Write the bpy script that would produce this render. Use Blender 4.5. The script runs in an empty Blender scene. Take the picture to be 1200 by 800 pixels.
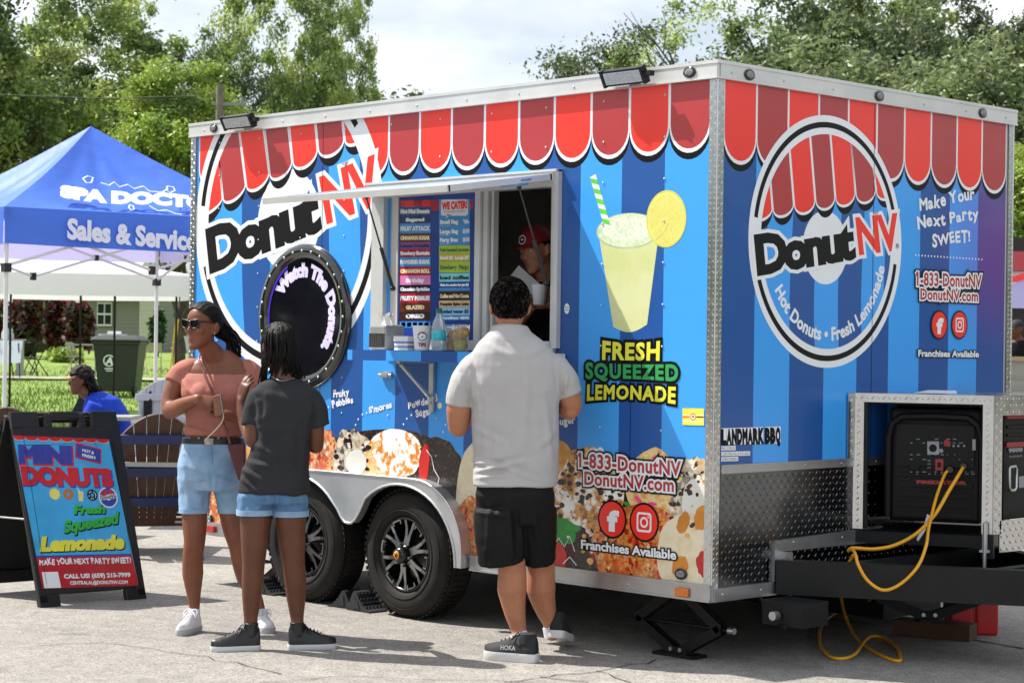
import bpy, bmesh, math, random
import numpy as np
from mathutils import Vector, Matrix, noise as mnoise
R = math.radians
SC = bpy.context.scene
COL = SC.collection
rnd = random.Random(7)

# ---------------------------------------------------------------- camera
CAM_P = np.array([6.01719438, -7.17837675, 1.52366142])
CR = np.array([0.69666596, 0.71727668, 0.01306564])
CU = np.array([-0.00855441, -0.00990546, 0.99991435])
CF = np.array([-0.71734467, 0.69671805, 0.00076492])
FPX = 2309.577
cd = bpy.data.cameras.new('camera'); cam = bpy.data.objects.new('camera', cd); COL.objects.link(cam)
m = Matrix.Identity(4)
for i in range(3):
    m[i][0] = CR[i]; m[i][1] = CU[i]; m[i][2] = -CF[i]; m[i][3] = CAM_P[i]
cam.matrix_world = m
cd.sensor_width = 36; cd.lens = FPX / 1200 * 36; cd.clip_start = .1; cd.clip_end = 3000
cd.dof.use_dof = True; cd.dof.focus_distance = 9.6; cd.dof.aperture_fstop = 9.0
SC.camera = cam
# ---------------------------------------------------------------- light
SUN_D = Vector((.80, .38, -1.22)).normalized()      # direction the light travels
sl = bpy.data.lights.new('sun', 'SUN'); so = bpy.data.objects.new('sun', sl); COL.objects.link(so)
so.rotation_euler = SUN_D.to_track_quat('-Z', 'Y').to_euler()
sl.energy = 5.0; sl.angle = R(.55); sl.color = (1, .95, .87)
W = bpy.data.worlds.new('World'); SC.world = W; W.use_nodes = True
nt = W.node_tree; nt.nodes.clear()
def wn(t, **k):
    n = nt.nodes.new(t)
    for a, b in k.items(): setattr(n, a, b)
    return n
wo = wn('ShaderNodeOutputWorld'); bg = wn('ShaderNodeBackground'); bg.inputs[1].default_value = .092
sk = wn('ShaderNodeTexSky', sky_type='NISHITA', sun_disc=False)
sk.sun_elevation = math.asin(-SUN_D.z); sk.sun_rotation = math.atan2(-SUN_D.x, -SUN_D.y)
sk.air_density = 1.0; sk.dust_density = 2.0; sk.ozone_density = 1.0
tc = wn('ShaderNodeTexCoord'); mp = wn('ShaderNodeMapping'); mp.inputs['Scale'].default_value = (1.5, 1.5, 4.0)
mp.inputs['Location'].default_value = (.3, .1, .2)
nz = wn('ShaderNodeTexNoise'); nz.inputs['Scale'].default_value = 2.3; nz.inputs['Detail'].default_value = 8; nz.inputs['Roughness'].default_value = .55
cr = wn('ShaderNodeValToRGB'); cr.color_ramp.elements[0].position = .36; cr.color_ramp.elements[1].position = .56
cr.color_ramp.elements[0].color = (.3, .3, .3, 1)
cr2 = wn('ShaderNodeValToRGB'); cr2.color_ramp.elements[0].position = .38; cr2.color_ramp.elements[1].position = .66
cr2.color_ramp.elements[0].color = (5.8, 6.3, 7.0, 1); cr2.color_ramp.elements[1].color = (10.8, 10.9, 11.0, 1)
nz2 = wn('ShaderNodeTexNoise'); nz2.inputs['Scale'].default_value = 4.0; nz2.inputs['Detail'].default_value = 6
mx = wn('ShaderNodeMix', data_type='RGBA')
L_ = nt.links.new
L_(tc.outputs['Generated'], mp.inputs[0]); L_(mp.outputs[0], nz.inputs[0]); L_(mp.outputs[0], nz2.inputs[0])
L_(nz.outputs[0], cr.inputs[0]); L_(nz2.outputs[0], cr2.inputs[0])
L_(cr.outputs[0], mx.inputs[0]); L_(sk.outputs[0], mx.inputs[6]); L_(cr2.outputs[0], mx.inputs[7])
L_(mx.outputs[2], bg.inputs[0]); L_(bg.outputs[0], wo.inputs[0])
vs = SC.view_settings; vs.view_transform = 'Standard'; vs.look = 'None'; vs.exposure = 0.74; vs.gamma = 1; vs.use_curve_mapping = False

# ---------------------------------------------------------------- photo pixel -> place
def ray(u, v): return CF + CR * (u - 600) / FPX - CU * (v - 400) / FPX
def on_plane(u, v, ax, val):
    d = ray(u, v); return CAM_P + d * ((val - CAM_P[ax]) / d[ax])
def SD(u, v, y=0.): p = on_plane(u, v, 1, y); return np.array([p[0], p[2]])
def EN(u, v, x=0.): p = on_plane(u, v, 0, x); return np.array([p[1], p[2]])
def G(u, v, z=0.): return on_plane(u, v, 2, z)
def AT(u, v, D): return CAM_P + ray(u, v) * D
def project(P):
    d = np.asarray(P, float) - CAM_P; z = d @ CF
    return 600 + FPX * (d @ CR) / z, 400 - FPX * (d @ CU) / z, z

# ---------------------------------------------------------------- materials
MATS = {}
def srgb(h):
    if isinstance(h, str):
        c = [int(h[i:i+2], 16) / 255 for i in (0, 2, 4)]
        return tuple(x / 12.92 if x <= .04045 else ((x + .055) / 1.055) ** 2.4 for x in c)
    return tuple(h)
def mat(name, col, rough=.6, metal=0., var=.12, vscale=6., bump=0., bscale=60., spec=.5, coat=0., trans=0., alpha=1., emit=None, sub=0., col2=None, aniso=None, rvar=0.):
    if name in MATS: return MATS[name]
    m = bpy.data.materials.new(name); m.use_nodes = True; MATS[name] = m
    n = m.node_tree; b = n.nodes['Principled BSDF']; c = srgb(col)
    b.inputs['Roughness'].default_value = rough; b.inputs['Metallic'].default_value = metal
    b.inputs['Specular IOR Level'].default_value = spec; b.inputs['Coat Weight'].default_value = coat
    b.inputs['Coat Roughness'].default_value = .08
    b.inputs['Transmission Weight'].default_value = trans; b.inputs['Alpha'].default_value = alpha
    if sub: 
        b.inputs['Subsurface Weight'].default_value = sub; b.inputs['Subsurface Radius'].default_value = (.012, .005, .003); b.inputs['Subsurface Scale'].default_value = 1
    if emit: b.inputs['Emission Color'].default_value = (*srgb(emit[0]), 1); b.inputs['Emission Strength'].default_value = emit[1]
    tcn = n.nodes.new('ShaderNodeTexCoord')
    if var > 0 or col2:
        t = n.nodes.new('ShaderNodeTexNoise'); t.inputs['Scale'].default_value = vscale; t.inputs['Detail'].default_value = 6; t.inputs['Roughness'].default_value = .6
        if aniso:
            mpn = n.nodes.new('ShaderNodeMapping'); mpn.inputs['Scale'].default_value = aniso
            n.links.new(tcn.outputs['Object'], mpn.inputs[0]); n.links.new(mpn.outputs[0], t.inputs[0])
        else: n.links.new(tcn.outputs['Object'], t.inputs[0])
        r = n.nodes.new('ShaderNodeValToRGB'); r.color_ramp.elements[0].position = .33; r.color_ramp.elements[1].position = .67
        c2 = srgb(col2) if col2 else tuple(min(1, x * (1 + var)) for x in c)
        c1 = c if col2 else tuple(x * (1 - var) for x in c)
        r.color_ramp.elements[0].color = (*c1, 1); r.color_ramp.elements[1].color = (*c2, 1)
        n.links.new(t.outputs[0], r.inputs[0]); n.links.new(r.outputs[0], b.inputs['Base Color'])
        if rvar:
            mr = n.nodes.new('ShaderNodeMapRange'); mr.inputs[3].default_value = max(0, rough - rvar); mr.inputs[4].default_value = min(1, rough + rvar)
            n.links.new(t.outputs[0], mr.inputs[0]); n.links.new(mr.outputs[0], b.inputs['Roughness'])
    else: b.inputs['Base Color'].default_value = (*c, 1)
    if bump > 0:
        t2 = n.nodes.new('ShaderNodeTexNoise'); t2.inputs['Scale'].default_value = bscale; t2.inputs['Detail'].default_value = 4
        n.links.new(tcn.outputs['Object'], t2.inputs[0])
        bn = n.nodes.new('ShaderNodeBump'); bn.inputs['Strength'].default_value = min(1, bump); bn.inputs['Distance'].default_value = .01
        n.links.new(t2.outputs[0], bn.inputs['Height']); n.links.new(bn.outputs[0], b.inputs['Normal'])
    return m

# ---------------------------------------------------------------- objects
def tag(o, label=None, cat=None, group=None, kind=None):
    if label: o['label'] = label
    if cat: o['category'] = cat
    if group: o['group'] = group
    if kind: o['kind'] = kind
    return o
def empty(name, loc, label=None, cat=None, group=None, rz=0.):
    o = bpy.data.objects.new(name, None); COL.objects.link(o); o.location = tuple(loc); o.rotation_euler = (0, 0, rz)
    o.empty_display_size = .2
    return tag(o, label, cat, group)
def wloc(o):
    v = Vector(o.location); p = o.parent
    while p: v = v + Vector(p.location); p = p.parent
    return v
def N3(v): v = np.asarray(v, float); return v / (np.linalg.norm(v) + 1e-12)
class MB:
    """mesh builder; coordinates are world ones"""
    def __init__(s): s.v = []; s.f = []; s.mi = []; s.sm = []; s.k = 0; s.smooth = False
    def add(s, vs, fs, k=None, smooth=None):
        b = len(s.v); s.v.extend(tuple(map(float, p)) for p in vs)
        for f in fs:
            s.f.append(tuple(b + i for i in f)); s.mi.append(s.k if k is None else k); s.sm.append(s.smooth if smooth is None else smooth)
        return s
    def box(s, lo, hi, k=None):
        x0, y0, z0 = lo; x1, y1, z1 = hi
        return s.add([(x0,y0,z0),(x1,y0,z0),(x1,y1,z0),(x0,y1,z0),(x0,y0,z1),(x1,y0,z1),(x1,y1,z1),(x0,y1,z1)],
            [(0,3,2,1),(4,5,6,7),(0,1,5,4),(1,2,6,5),(2,3,7,6),(3,0,4,7)], k, False)
    def obox(s, c, ex, ey, ez, k=None, bev=0.):
        """oriented box: centre and three half-extent vectors"""
        c = np.asarray(c, float); ex = np.asarray(ex, float); ey = np.asarray(ey, float); ez = np.asarray(ez, float)
        if bev > 0:
            lx, ly = np.linalg.norm(ex), np.linalg.norm(ey); 
            pts = []
            for (sx, sy) in ((-1,-1),(1,-1),(1,1),(-1,1)):
                a = [(sx*(lx-bev), sy*ly), (sx*lx, sy*(ly-bev))]
                if sx * sy > 0: a = a[::-1]
                pts += a
            return s.prism([c + N3(ex)*p + N3(ey)*q - ez for p, q in pts], 2 * ez, k)
        v = [c + a*ex + b*ey + d*ez for d in (-1,1) for a, b in ((-1,-1),(1,-1),(1,1),(-1,1))]
        return s.add(v, [(0,3,2,1),(4,5,6,7),(0,1,5,4),(1,2,6,5),(2,3,7,6),(3,0,4,7)], k, False)
    def prism(s, poly, ext, k=None, kcap=None):
        """polygon (3-D points) extruded along the vector ext"""
        poly = [np.asarray(p, float) for p in poly]; n = len(poly); e = np.asarray(ext, float)
        s.add(poly + [p + e for p in poly], [tuple(range(n))[::-1], tuple(range(n, 2*n))], k if kcap is None else kcap, False)
        b = len(s.v) - 2*n
        for i in range(n):
            j = (i+1) % n; s.f.append((b+i, b+j, b+n+j, b+n+i)); s.mi.append(s.k if k is None else k); s.sm.append(False)
        return s
    def face(s, pts, k=None): return s.add(pts, [tuple(range(len(pts)))], k, False)
    def rings(s, rings, closed=True, cap=True, k=None, smooth=True):
        n = len(rings[0]); vs = [p for r in rings for p in r]; fs = []
        for i in range(len(rings)-1):
            for j in range(n if closed else n-1):
                a = i*n+j; b = i*n+(j+1) % n; fs.append((a, b, b+n, a+n))
        s.add(vs, fs, k, smooth)
        if cap: s.add(list(rings[0])[::-1], [tuple(range(n))], k, False); s.add(list(rings[-1]), [tuple(range(n))], k, False)
        return s
    def tube(s, pts, r, n=8, k=None, cap=True, smooth=True, flat=None, round_ends=False):
        """sweep a circle (or an ellipse: flat = (ratio, axis)) along pts"""
        P = [np.asarray(p, float) for p in pts]; m = len(P); rr = list(r) if hasattr(r, '__len__') else [r]*m
        if round_ends:
            t0 = N3(P[0]-P[1]); t1 = N3(P[-1]-P[-2]); a, b = rr[0], rr[-1]
            P = [P[0]+t0*a*.95, P[0]+t0*a*.7] + P + [P[-1]+t1*b*.7, P[-1]+t1*b*.95]; rr = [a*.25, a*.7] + rr + [b*.7, b*.25]; m = len(P)
        T = [N3(P[min(i+1, m-1)] - P[max(i-1, 0)]) for i in range(m)]
        up = np.array([0,0,1.]) if abs(T[0][2]) < .9 else np.array([1.,0,0])
        if flat is not None: up = np.asarray(flat[1], float)
        x = N3(np.cross(T[0], up)); rs = []
        for i in range(m):
            x = N3(x - T[i]*(x @ T[i])); y = np.cross(T[i], x)
            if flat is not None:
                x = N3(np.cross(T[i], flat[1])); y = np.cross(T[i], x)
            fy = 1. if flat is None else flat[0]
            rs.append([P[i] + rr[i]*(math.cos(a)*x + fy*math.sin(a)*y) for a in np.linspace(0, 2*math.pi, n, endpoint=False)])
        return s.rings(rs, True, cap, k, smooth)
    def lathe(s, c, axis, prof, n=24, k=None, cap=False, smooth=True, xdir=None, arc=None):
        """profile of (radius, height) pairs round an axis"""
        c = np.asarray(c, float); a = N3(axis)
        x = N3(np.cross(a, (0,0,1) if abs(a[2]) < .9 else (1,0,0))) if xdir is None else N3(xdir); y = np.cross(a, x)
        angs = np.linspace(0, 2*math.pi, n, endpoint=False)
        return s.rings([[c + a*h + r*(math.cos(t)*x + math.sin(t)*y) for t in angs] for r, h in prof], True, cap, k, smooth)
    def ellipsoid(s, c, ex, ey, ez, n=16, m=10, k=None):
        c = np.asarray(c, float); ex, ey, ez = (np.asarray(e, float) for e in (ex, ey, ez)); rs = []
        for i in range(m+1):
            t = math.pi * (i + .02) / (m + .04); rs.append([c - ez*math.cos(t) + math.sin(t)*(math.cos(a)*ex + math.sin(a)*ey) for a in np.linspace(0, 2*math.pi, n, endpoint=False)])
        return s.rings(rs, True, True, k, True)
    def merge(s, o, k=None): return s.add(o.v, o.f, k) if k is not None else s._m(o)
    def _m(s, o):
        b = len(s.v); s.v += o.v; s.f += [tuple(b+i for i in f) for f in o.f]; s.mi += o.mi; s.sm += o.sm; return s
    def build(s, name, mats, parent=None, loc=None, label=None, cat=None, group=None, kind=None, bevel=0., autosmooth=None):
        me = bpy.data.meshes.new(name)
        base = np.zeros(3)
        if parent is not None: base = np.array(wloc(parent))
        elif loc is not None: base = np.array(loc, float)
        V = np.array(s.v, float) - base
        me.from_pydata(V.tolist(), [], s.f)
        mats = mats if isinstance(mats, (list, tuple)) else [mats]
        for m_ in mats: me.materials.append(m_)
        if len(mats) > 1: me.polygons.foreach_set('material_index', s.mi)
        me.polygons.foreach_set('use_smooth', s.sm)
        if bevel > 0:
            bm = bmesh.new(); bm.from_mesh(me); bmesh.ops.remove_doubles(bm, verts=bm.verts, dist=1e-5)
            es = [e for e in bm.edges if len(e.link_faces) == 2 and e.calc_face_angle(0) > .6]
            bmesh.ops.bevel(bm, geom=es, offset=bevel, segments=2, affect='EDGES', profile=.5, clamp_overlap=True)
            bm.to_mesh(me); bm.free()
            me.polygons.foreach_set('use_smooth', [False]*len(me.polygons))
        me.update()
        o = bpy.data.objects.new(name, me); COL.objects.link(o)
        if parent is not None: o.parent = parent
        elif loc is not None: o.location = tuple(loc)
        return tag(o, label, cat, group, kind)
def copy_tree(o, parent=None):
    c = o.copy(); COL.objects.link(c); c.parent = parent
    for ch in list(o.children): copy_tree(ch, c)
    return c

# ---------------------------------------------------------------- flat graphics
_TXT = {}
def text_geo(body, bev=0., off=0., space=1., shear=0.):
    """verts (n,3), faces of a text of size 1 on its baseline; bev rounds and fattens every stroke"""
    key = (body, bev, off, space, shear)
    if key in _TXT: return _TXT[key]
    c = bpy.data.curves.new('t', 'FONT'); c.body = body; c.size = 1; c.bevel_depth = bev; c.bevel_resolution = 1 if bev else 0
    c.offset = off; c.space_character = space; c.shear = shear; c.resolution_u = 3
    o = bpy.data.objects.new('t', c); COL.objects.link(o)
    dg = bpy.context.evaluated_depsgraph_get(); dg.update()
    me = o.evaluated_get(dg).to_mesh()
    V = np.array([v.co[:] for v in me.vertices]).reshape(-1, 3); F = [tuple(p.vertices) for p in me.polygons]
    o.evaluated_get(dg).to_mesh_clear(); bpy.data.objects.remove(o); bpy.data.curves.remove(c)
    _TXT[key] = (V, F); return _TXT[key]
CAPH = .729
class Flat:
    """graphics lying on a plane: origin O, in-plane axes U, V, normal N; layers a hair apart"""
    LAY = .00013
    def __init__(s, O, U, V, N): s.O, s.U, s.V, s.N = (np.asarray(a, float) for a in (O, U, V, N)); s.m = MB()
    def P(s, q, lay): return s.O + s.U*q[0] + s.V*q[1] + s.N*(lay*s.LAY)
    def poly(s, pts, lay, k): 
        if len(pts) >= 3: s.m.face([s.P(p, lay) for p in pts], k)
    def ring(s, c, r0, r1, lay, k, a0=0., a1=360., n=72):
        A = np.radians(np.linspace(a0, a1, n)); 
        vs = [s.P((c[0]+r*math.cos(a), c[1]+r*math.sin(a)), lay) for a in A for r in (r0, r1)]
        s.m.add(vs, [(2*i, 2*i+1, 2*i+3, 2*i+2) for i in range(n-1)], k, False)
    def disc(s, c, r, lay, k, n=64, ry=None): s.poly([(c[0]+r*math.cos(a), c[1]+(ry or r)*math.sin(a)) for a in np.linspace(0, 2*math.pi, n, endpoint=False)], lay, k)
    def line(s, pts, w, lay, k):
        pts = [np.asarray(p, float) for p in pts]; n = len(pts); L, Rr = [], []
        for i in range(n):
            t = pts[min(i+1, n-1)] - pts[max(i-1, 0)]; t = t/(np.hypot(*t)+1e-9); q = np.array([-t[1], t[0]])*w/2
            L.append(pts[i]+q); Rr.append(pts[i]-q)
        s.m.add([s.P(p, lay) for p in L+Rr], [(i, i+1, n+i+1, n+i) for i in range(n-1)], k, False)
    def text(s, body, p0, p1, p2, lay, k, bev=0., off=0., space=1., shear=0., warp=None, wid=True):
        """baseline from p0 to p1, cap height from p0 to p2 (plane coordinates); bev is in plane metres"""
        p0, p1, p2 = (np.asarray(p, float) for p in (p0, p1, p2)); hgt = np.hypot(*(p2-p0))
        sc = hgt / CAPH; bv = bev / sc
        V0, _ = text_geo(body, 0., off, space, shear); V, F = text_geo(body, round(bv, 4), off, space, shear)
        x0, x1 = V0[:, 0].min(), V0[:, 0].max()
        uu = (V[:, 0]-x0)/(x1-x0); vv = V[:, 1]/CAPH
        zmax = np.abs(V[:, 2]).max() + 1e-9
        out = []
        for a, b, z in zip(uu, vv, V[:, 2]):
            q = p0 + (p1-p0)*a + (p2-p0)*b if warp is None else warp(a, b)
            out.append(s.O + s.U*q[0] + s.V*q[1] + s.N*(lay*s.LAY + (z/zmax)*.00006))
        s.m.add(out, F, k, False)
    def hand(s, body, p0, p1, h, lay, k, bev, seed=1, tilt=.0):
        """hand lettering: letters set one by one with a jitter"""
        rg = random.Random(seed); p0 = np.asarray(p0, float); p1 = np.asarray(p1, float); d = p1-p0; Ln = np.hypot(*d); d = d/Ln; nrm = np.array([-d[1], d[0]])
        ws = []
        for ch in body:
            if ch == ' ': ws.append(.3)
            else: V, F = text_geo(ch); ws.append(V[:, 0].max()-V[:, 0].min()+.13)
        kx = Ln/sum(ws); x = 0; sc = h/CAPH
        for ch, w in zip(body, ws):
            if ch != ' ':
                V, F = text_geo(ch, round(bev/sc, 4)); V0, _ = text_geo(ch); a = rg.uniform(-.13, .13)+tilt; ca, sa = math.cos(a), math.sin(a); hs = rg.uniform(.88, 1.12); oy = rg.uniform(-.08, .08)*h
                out = []
                for v in V:
                    lx = (v[0]-V0[:, 0].min())*kx; ly = v[1]*sc*hs
                    q = p0 + d*(x*kx + lx*ca - ly*sa) + nrm*(lx*sa + ly*ca + oy)
                    out.append(s.O + s.U*q[0] + s.V*q[1] + s.N*(lay*s.LAY + np.sign(v[2])*.00006))
                s.m.add(out, F, k, False)
            x += w
    def build(s, *a, **k): return s.m.build(*a, **k)
def clip(poly, inside, cut):
    out = []; n = len(poly)
    for i in range(n):
        a, b = poly[i], poly[(i+1) % n]; ia, ib = inside(a), inside(b)
        if ia: out.append(a)
        if ia != ib: out.append(cut(a, b))
    return out
def clip_half(poly, p, nrm):
    p = np.asarray(p, float); nrm = np.asarray(nrm, float)
    f = lambda q: (np.asarray(q)-p) @ nrm
    def cut(a, b):
        fa, fb = f(a), f(b); t = fa/(fa-fb); return np.asarray(a)+(np.asarray(b)-np.asarray(a))*t
    return clip([np.asarray(q, float) for q in poly], lambda q: f(q) >= 0, cut)
def clip_disc(poly, c, r, n=72):
    for a in np.linspace(0, 2*math.pi, n, endpoint=False):
        if len(poly) < 3: return []
        d = np.array([math.cos(a), math.sin(a)]); poly = clip_half(poly, np.asarray(c)+d*r, -d)
    return poly
def vnoise(P, sc, seed=0.): return mnoise.noise(Vector((P[0]*sc+seed, P[1]*sc+seed*1.7, P[2]*sc-seed)))
# ================================================================ ground, lawn, backdrop
def HZ(u): return 401.8+.01307*(u-600)
def WP(u, D, z):
    """world point at pixel column u, depth D, height z"""
    d = CF+CR*(u-600)/FPX; k = CAM_P+d*D; return np.array([k[0], k[1], z])
def ZV(u, v, D): return 1.52366-(v-HZ(u))/FPX*D       # height seen at pixel row v
r2 = N3(CR*[1,1,0]); f2 = N3(CF*[1,1,0])
def gmat():
    m = bpy.data.materials.new('worn_asphalt'); m.use_nodes = True; n = m.node_tree; b = n.nodes['Principled BSDF']; b.inputs['Roughness'].default_value = .88; b.inputs['Specular IOR Level'].default_value = .3
    tcn = n.nodes.new('ShaderNodeTexCoord'); co = tcn.outputs['Object']
    def noise(s, d, ro=.6):
        t = n.nodes.new('ShaderNodeTexNoise'); t.inputs['Scale'].default_value = s; t.inputs['Detail'].default_value = d; t.inputs['Roughness'].default_value = ro; n.links.new(co, t.inputs[0]); return t.outputs[0]
    def ramp(src, c1, c2, lo, hi):
        r = n.nodes.new('ShaderNodeValToRGB'); r.color_ramp.elements[0].position = lo; r.color_ramp.elements[1].position = hi; r.color_ramp.elements[0].color = (*c1, 1); r.color_ramp.elements[1].color = (*c2, 1); n.links.new(src, r.inputs[0]); return r.outputs[0]
    v = n.nodes.new('ShaderNodeTexVoronoi'); v.inputs['Scale'].default_value = 120; n.links.new(co, v.inputs[0])
    sp = n.nodes.new('ShaderNodeSeparateColor'); n.links.new(v.outputs['Color'], sp.inputs[0])
    stone = n.nodes.new('ShaderNodeValToRGB'); e = stone.color_ramp.elements
    e[0].position = 0; e[0].color = (.165, .157, .146, 1); e[1].position = 1; e[1].color = (.29, .275, .25, 1); x = e.new(.5); x.color = (0.264, 0.248, 0.229, 1); x = e.new(.85); x.color = (0.336, 0.317, 0.288, 1)
    n.links.new(sp.outputs[0], stone.inputs[0])
    big = ramp(noise(.55, 6), (.80, .80, .81), (1.10, 1.09, 1.07), .3, .7); mid = ramp(noise(9, 5), (.82, .82, .83), (1.12, 1.12, 1.11), .3, .7); spot = ramp(noise(2.1, 3, .5), (.62, .61, .6), (1, 1, 1), .26, .36)
    cur = stone.outputs[0]
    for o in (big, mid, spot):
        k = n.nodes.new('ShaderNodeMix'); k.data_type = 'RGBA'; k.blend_type = 'MULTIPLY'; k.inputs[0].default_value = 1; n.links.new(cur, k.inputs[6]); n.links.new(o, k.inputs[7]); cur = k.outputs[2]
    n.links.new(cur, b.inputs['Base Color'])
    bn_ = n.nodes.new('ShaderNodeBump'); bn_.inputs['Strength'].default_value = .4; bn_.inputs['Distance'].default_value = .006; n.links.new(v.outputs['Distance'], bn_.inputs['Height']); n.links.new(bn_.outputs[0], b.inputs['Normal'])
    return m
def sheet(name, P, nx, ny, mats, kind='structure', f=None):
    """grid sheet over the quad P (four corners), f gives the height"""
    P = [np.asarray(p, float) for p in P]; mb = MB(); vs = []
    for j in range(ny+1):
        for i in range(nx+1):
            a, b = i/nx, j/ny; q = P[0]*(1-a)*(1-b)+P[1]*a*(1-b)+P[2]*a*b+P[3]*(1-a)*b
            if f: q = np.array([q[0], q[1], f(q)])
            vs.append(q)
    mb.add(vs, [(j*(nx+1)+i, j*(nx+1)+i+1, (j+1)*(nx+1)+i+1, (j+1)*(nx+1)+i) for j in range(ny) for i in range(nx)], 0, True)
    return mb.build(name, mats, kind=kind)
sheet('ground', [(-1500,-1500,0),(1500,-1500,0),(1500,1500,0),(-1500,1500,0)], 1, 1, gmat())
crack = mat('crack_fill', '2a2825', .95, var=.3, vscale=30)
mb = MB()
def crack_line(px, w, seed, wob=.03):
    rg = random.Random(seed); P = [G(*p) for p in px]; Q = []
    for a, b in zip(P[:-1], P[1:]):
        n_ = max(3, int(np.linalg.norm(b-a)/.12))
        for i in range(n_): Q.append(a+(b-a)*i/n_+np.array([rg.uniform(-wob, wob), rg.uniform(-wob, wob), 0]))
    Q.append(P[-1]); t = [N3(Q[min(i+1, len(Q)-1)]-Q[max(i-1, 0)]) for i in range(len(Q))]; ws = [w*rg.uniform(.4, 1.3) for _ in Q]
    L = [q+np.array([-d[1], d[0], 0])*k+Z0 for q, d, k in zip(Q, t, ws)]; Rr = [q-np.array([-d[1], d[0], 0])*k+Z0 for q, d, k in zip(Q, t, ws)]; n_ = len(Q)
    mb.add(L+Rr, [(i, i+1, n_+i+1, n_+i) for i in range(n_-1)], 0, False)
Z0 = np.array([0, 0, .004])
crack_line([(590,800),(640,793),(700,786),(760,776),(800,768)], .006, 1); crack_line([(905,716),(1000,729),(1100,742),(1200,760)], .012, 2, .008); crack_line([(640,793),(690,800)], .004, 4)
crack_line([(300,800),(420,792),(520,797),(600,799)], .003, 5)
crack_line([(20,760),(120,752),(240,770),(330,790)], .003, 8); crack_line([(700,786),(740,800)], .004, 9)
mb.build('ground_cracks', crack, kind='structure')
GRASS = mat('lawn_grass', '4e6a1f', .9, var=0, vscale=2.2, col2='7d9134', bump=.6, bscale=30)
LZ = [(25.4,.14),(27,.26),(30,.38),(35,.48),(45,.53),(56,.57),(95,.90),(200,1.5),(700,3.0)]
def lawn_z(D): return float(np.interp(D, [a for a, _ in LZ], [b for _, b in LZ]))
def dep_of(q): return (np.asarray(q)-CAM_P) @ f2
base = np.array([CAM_P[0], CAM_P[1], 0])
rows = [25.4, 26, 27, 28.5, 30, 35, 40, 45, 56, 75, 95, 200, 700]
mb = MB(); vs = []
for D in rows:
    for x in np.linspace(-1, 1, 25): vs.append(base+f2*D+r2*x*max(60, D*.9)+np.array([0,0,lawn_z(D)+ .03*math.sin(x*40+D)]))
mb.add(vs, [(j*25+i, j*25+i+1, (j+1)*25+i+1, (j+1)*25+i) for j in range(len(rows)-1) for i in range(24)], 0, True)
mb.build('lawn', GRASS, kind='structure')
rn = np.random.RandomState(2); V, F = [], []
for k in range(36000):
    D = rn.uniform(25.6, 44) if rn.rand() < .8 else rn.uniform(46.5, 60); c = base+f2*D+r2*rn.uniform(-.42*D, .05*D)+np.array([0,0,lawn_z(D)-.02]); hh = rn.uniform(.05, .12); s_ = N3(rn.normal(0,1,3)*[1,1,0])*.012; tp_ = c+np.array([rn.normal(0,.03), rn.normal(0,.03), hh]); b0_ = len(V); V += [(c-s_).tolist(), (c+s_).tolist(), tp_.tolist()]; F.append((b0_, b0_+1, b0_+2))
me = bpy.data.meshes.new('grass'); me.from_pydata(V, [], F); me.materials.append(mat('grass_blade', '5c7826', .7, var=.3, vscale=1.2)); o = bpy.data.objects.new('grass', me); COL.objects.link(o); tag(o, kind='stuff')
conc = mat('pale_concrete', '8f897c', .85, var=.12, vscale=1.5, bump=.1, bscale=60)
mb = MB(); q = lambda D, x, z: base+f2*D+r2*x+np.array([0,0,z])
mb.prism([q(20.5,-60,0), q(20.5,60,0), q(20.5,60,.13), q(20.5,-60,.13)][::-1], f2*5.0); mb.build('sidewalk', conc, kind='structure')
mb = MB(); vs = []
for D, dz in ((44.4, .02), (46.2, .02)):
    for x in np.linspace(-40, 30, 30): vs.append(q(D, x, lawn_z(D)+.035+.03))
mb.add(vs, [(i, i+1, 31+i, 30+i) for i in range(29)], 0, False); mb.build('garden_path', conc, kind='structure')
# ---------------------------------------------------------------- houses
siding = mat('grey_siding', '8b8c86', .7, var=.05, aniso=(1, 1, 14), vscale=3); sid_lit = mat('lit_siding', 'b5b3a8', .7, var=.05, aniso=(1, 1, 14), vscale=3); roofm = mat('pale_metal_roof', 'c2c2be', .5, var=.08); wht = mat('white_trim', 'd6d6d2', .5, var=.03); brick = mat('red_brick', '6b3028', .85, var=.25, vscale=14); paneg = mat('window_pane', '2a3036', .08, var=.3, vscale=3)
hb = WP(110, 95, lawn_z(95)); hs = empty('house', hb, 'low grey sided house with white framed window beyond the lawn', 'house')
ex, ey_ = r2, f2
def hx(u, D=95): return (np.array(WP(u, D, 0))-base) @ r2
def wall(u0, u1, D0, D1, z1, name, m_, lap=True):
    b = MB(); a, c = WP(u0, D0, lawn_z(95)-.3), WP(u1, D1, lawn_z(95)-.3); n_ = N3(np.cross((0,0,1), c-a)); h = z1-a[2]
    b.prism([a, c, c+np.array([0,0,h]), a+np.array([0,0,h])], n_*.3)
    if lap:
        for k in range(int(h/.2)): b.prism([a-n_*.0+np.array([0,0,.2*k]), c+np.array([0,0,.2*k]), c-n_*.02+np.array([0,0,.2*k]), a-n_*.02+np.array([0,0,.2*k])], (0,0,.03))
    return b.build(name, m_, hs)
zt_ = ZV(110, 344, 95)
wall(50, 163, 95, 95, zt_, 'wall', siding); wall(163, 186, 90, 90, zt_+.5, 'wall', sid_lit); wall(186, 226, 90, 93, zt_+.5, 'wall', siding); wall(14, 50, 96, 96, zt_-.3, 'wall', brick, False)  # right wing: sunlit face painted pale, shaded face painted grey
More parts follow.
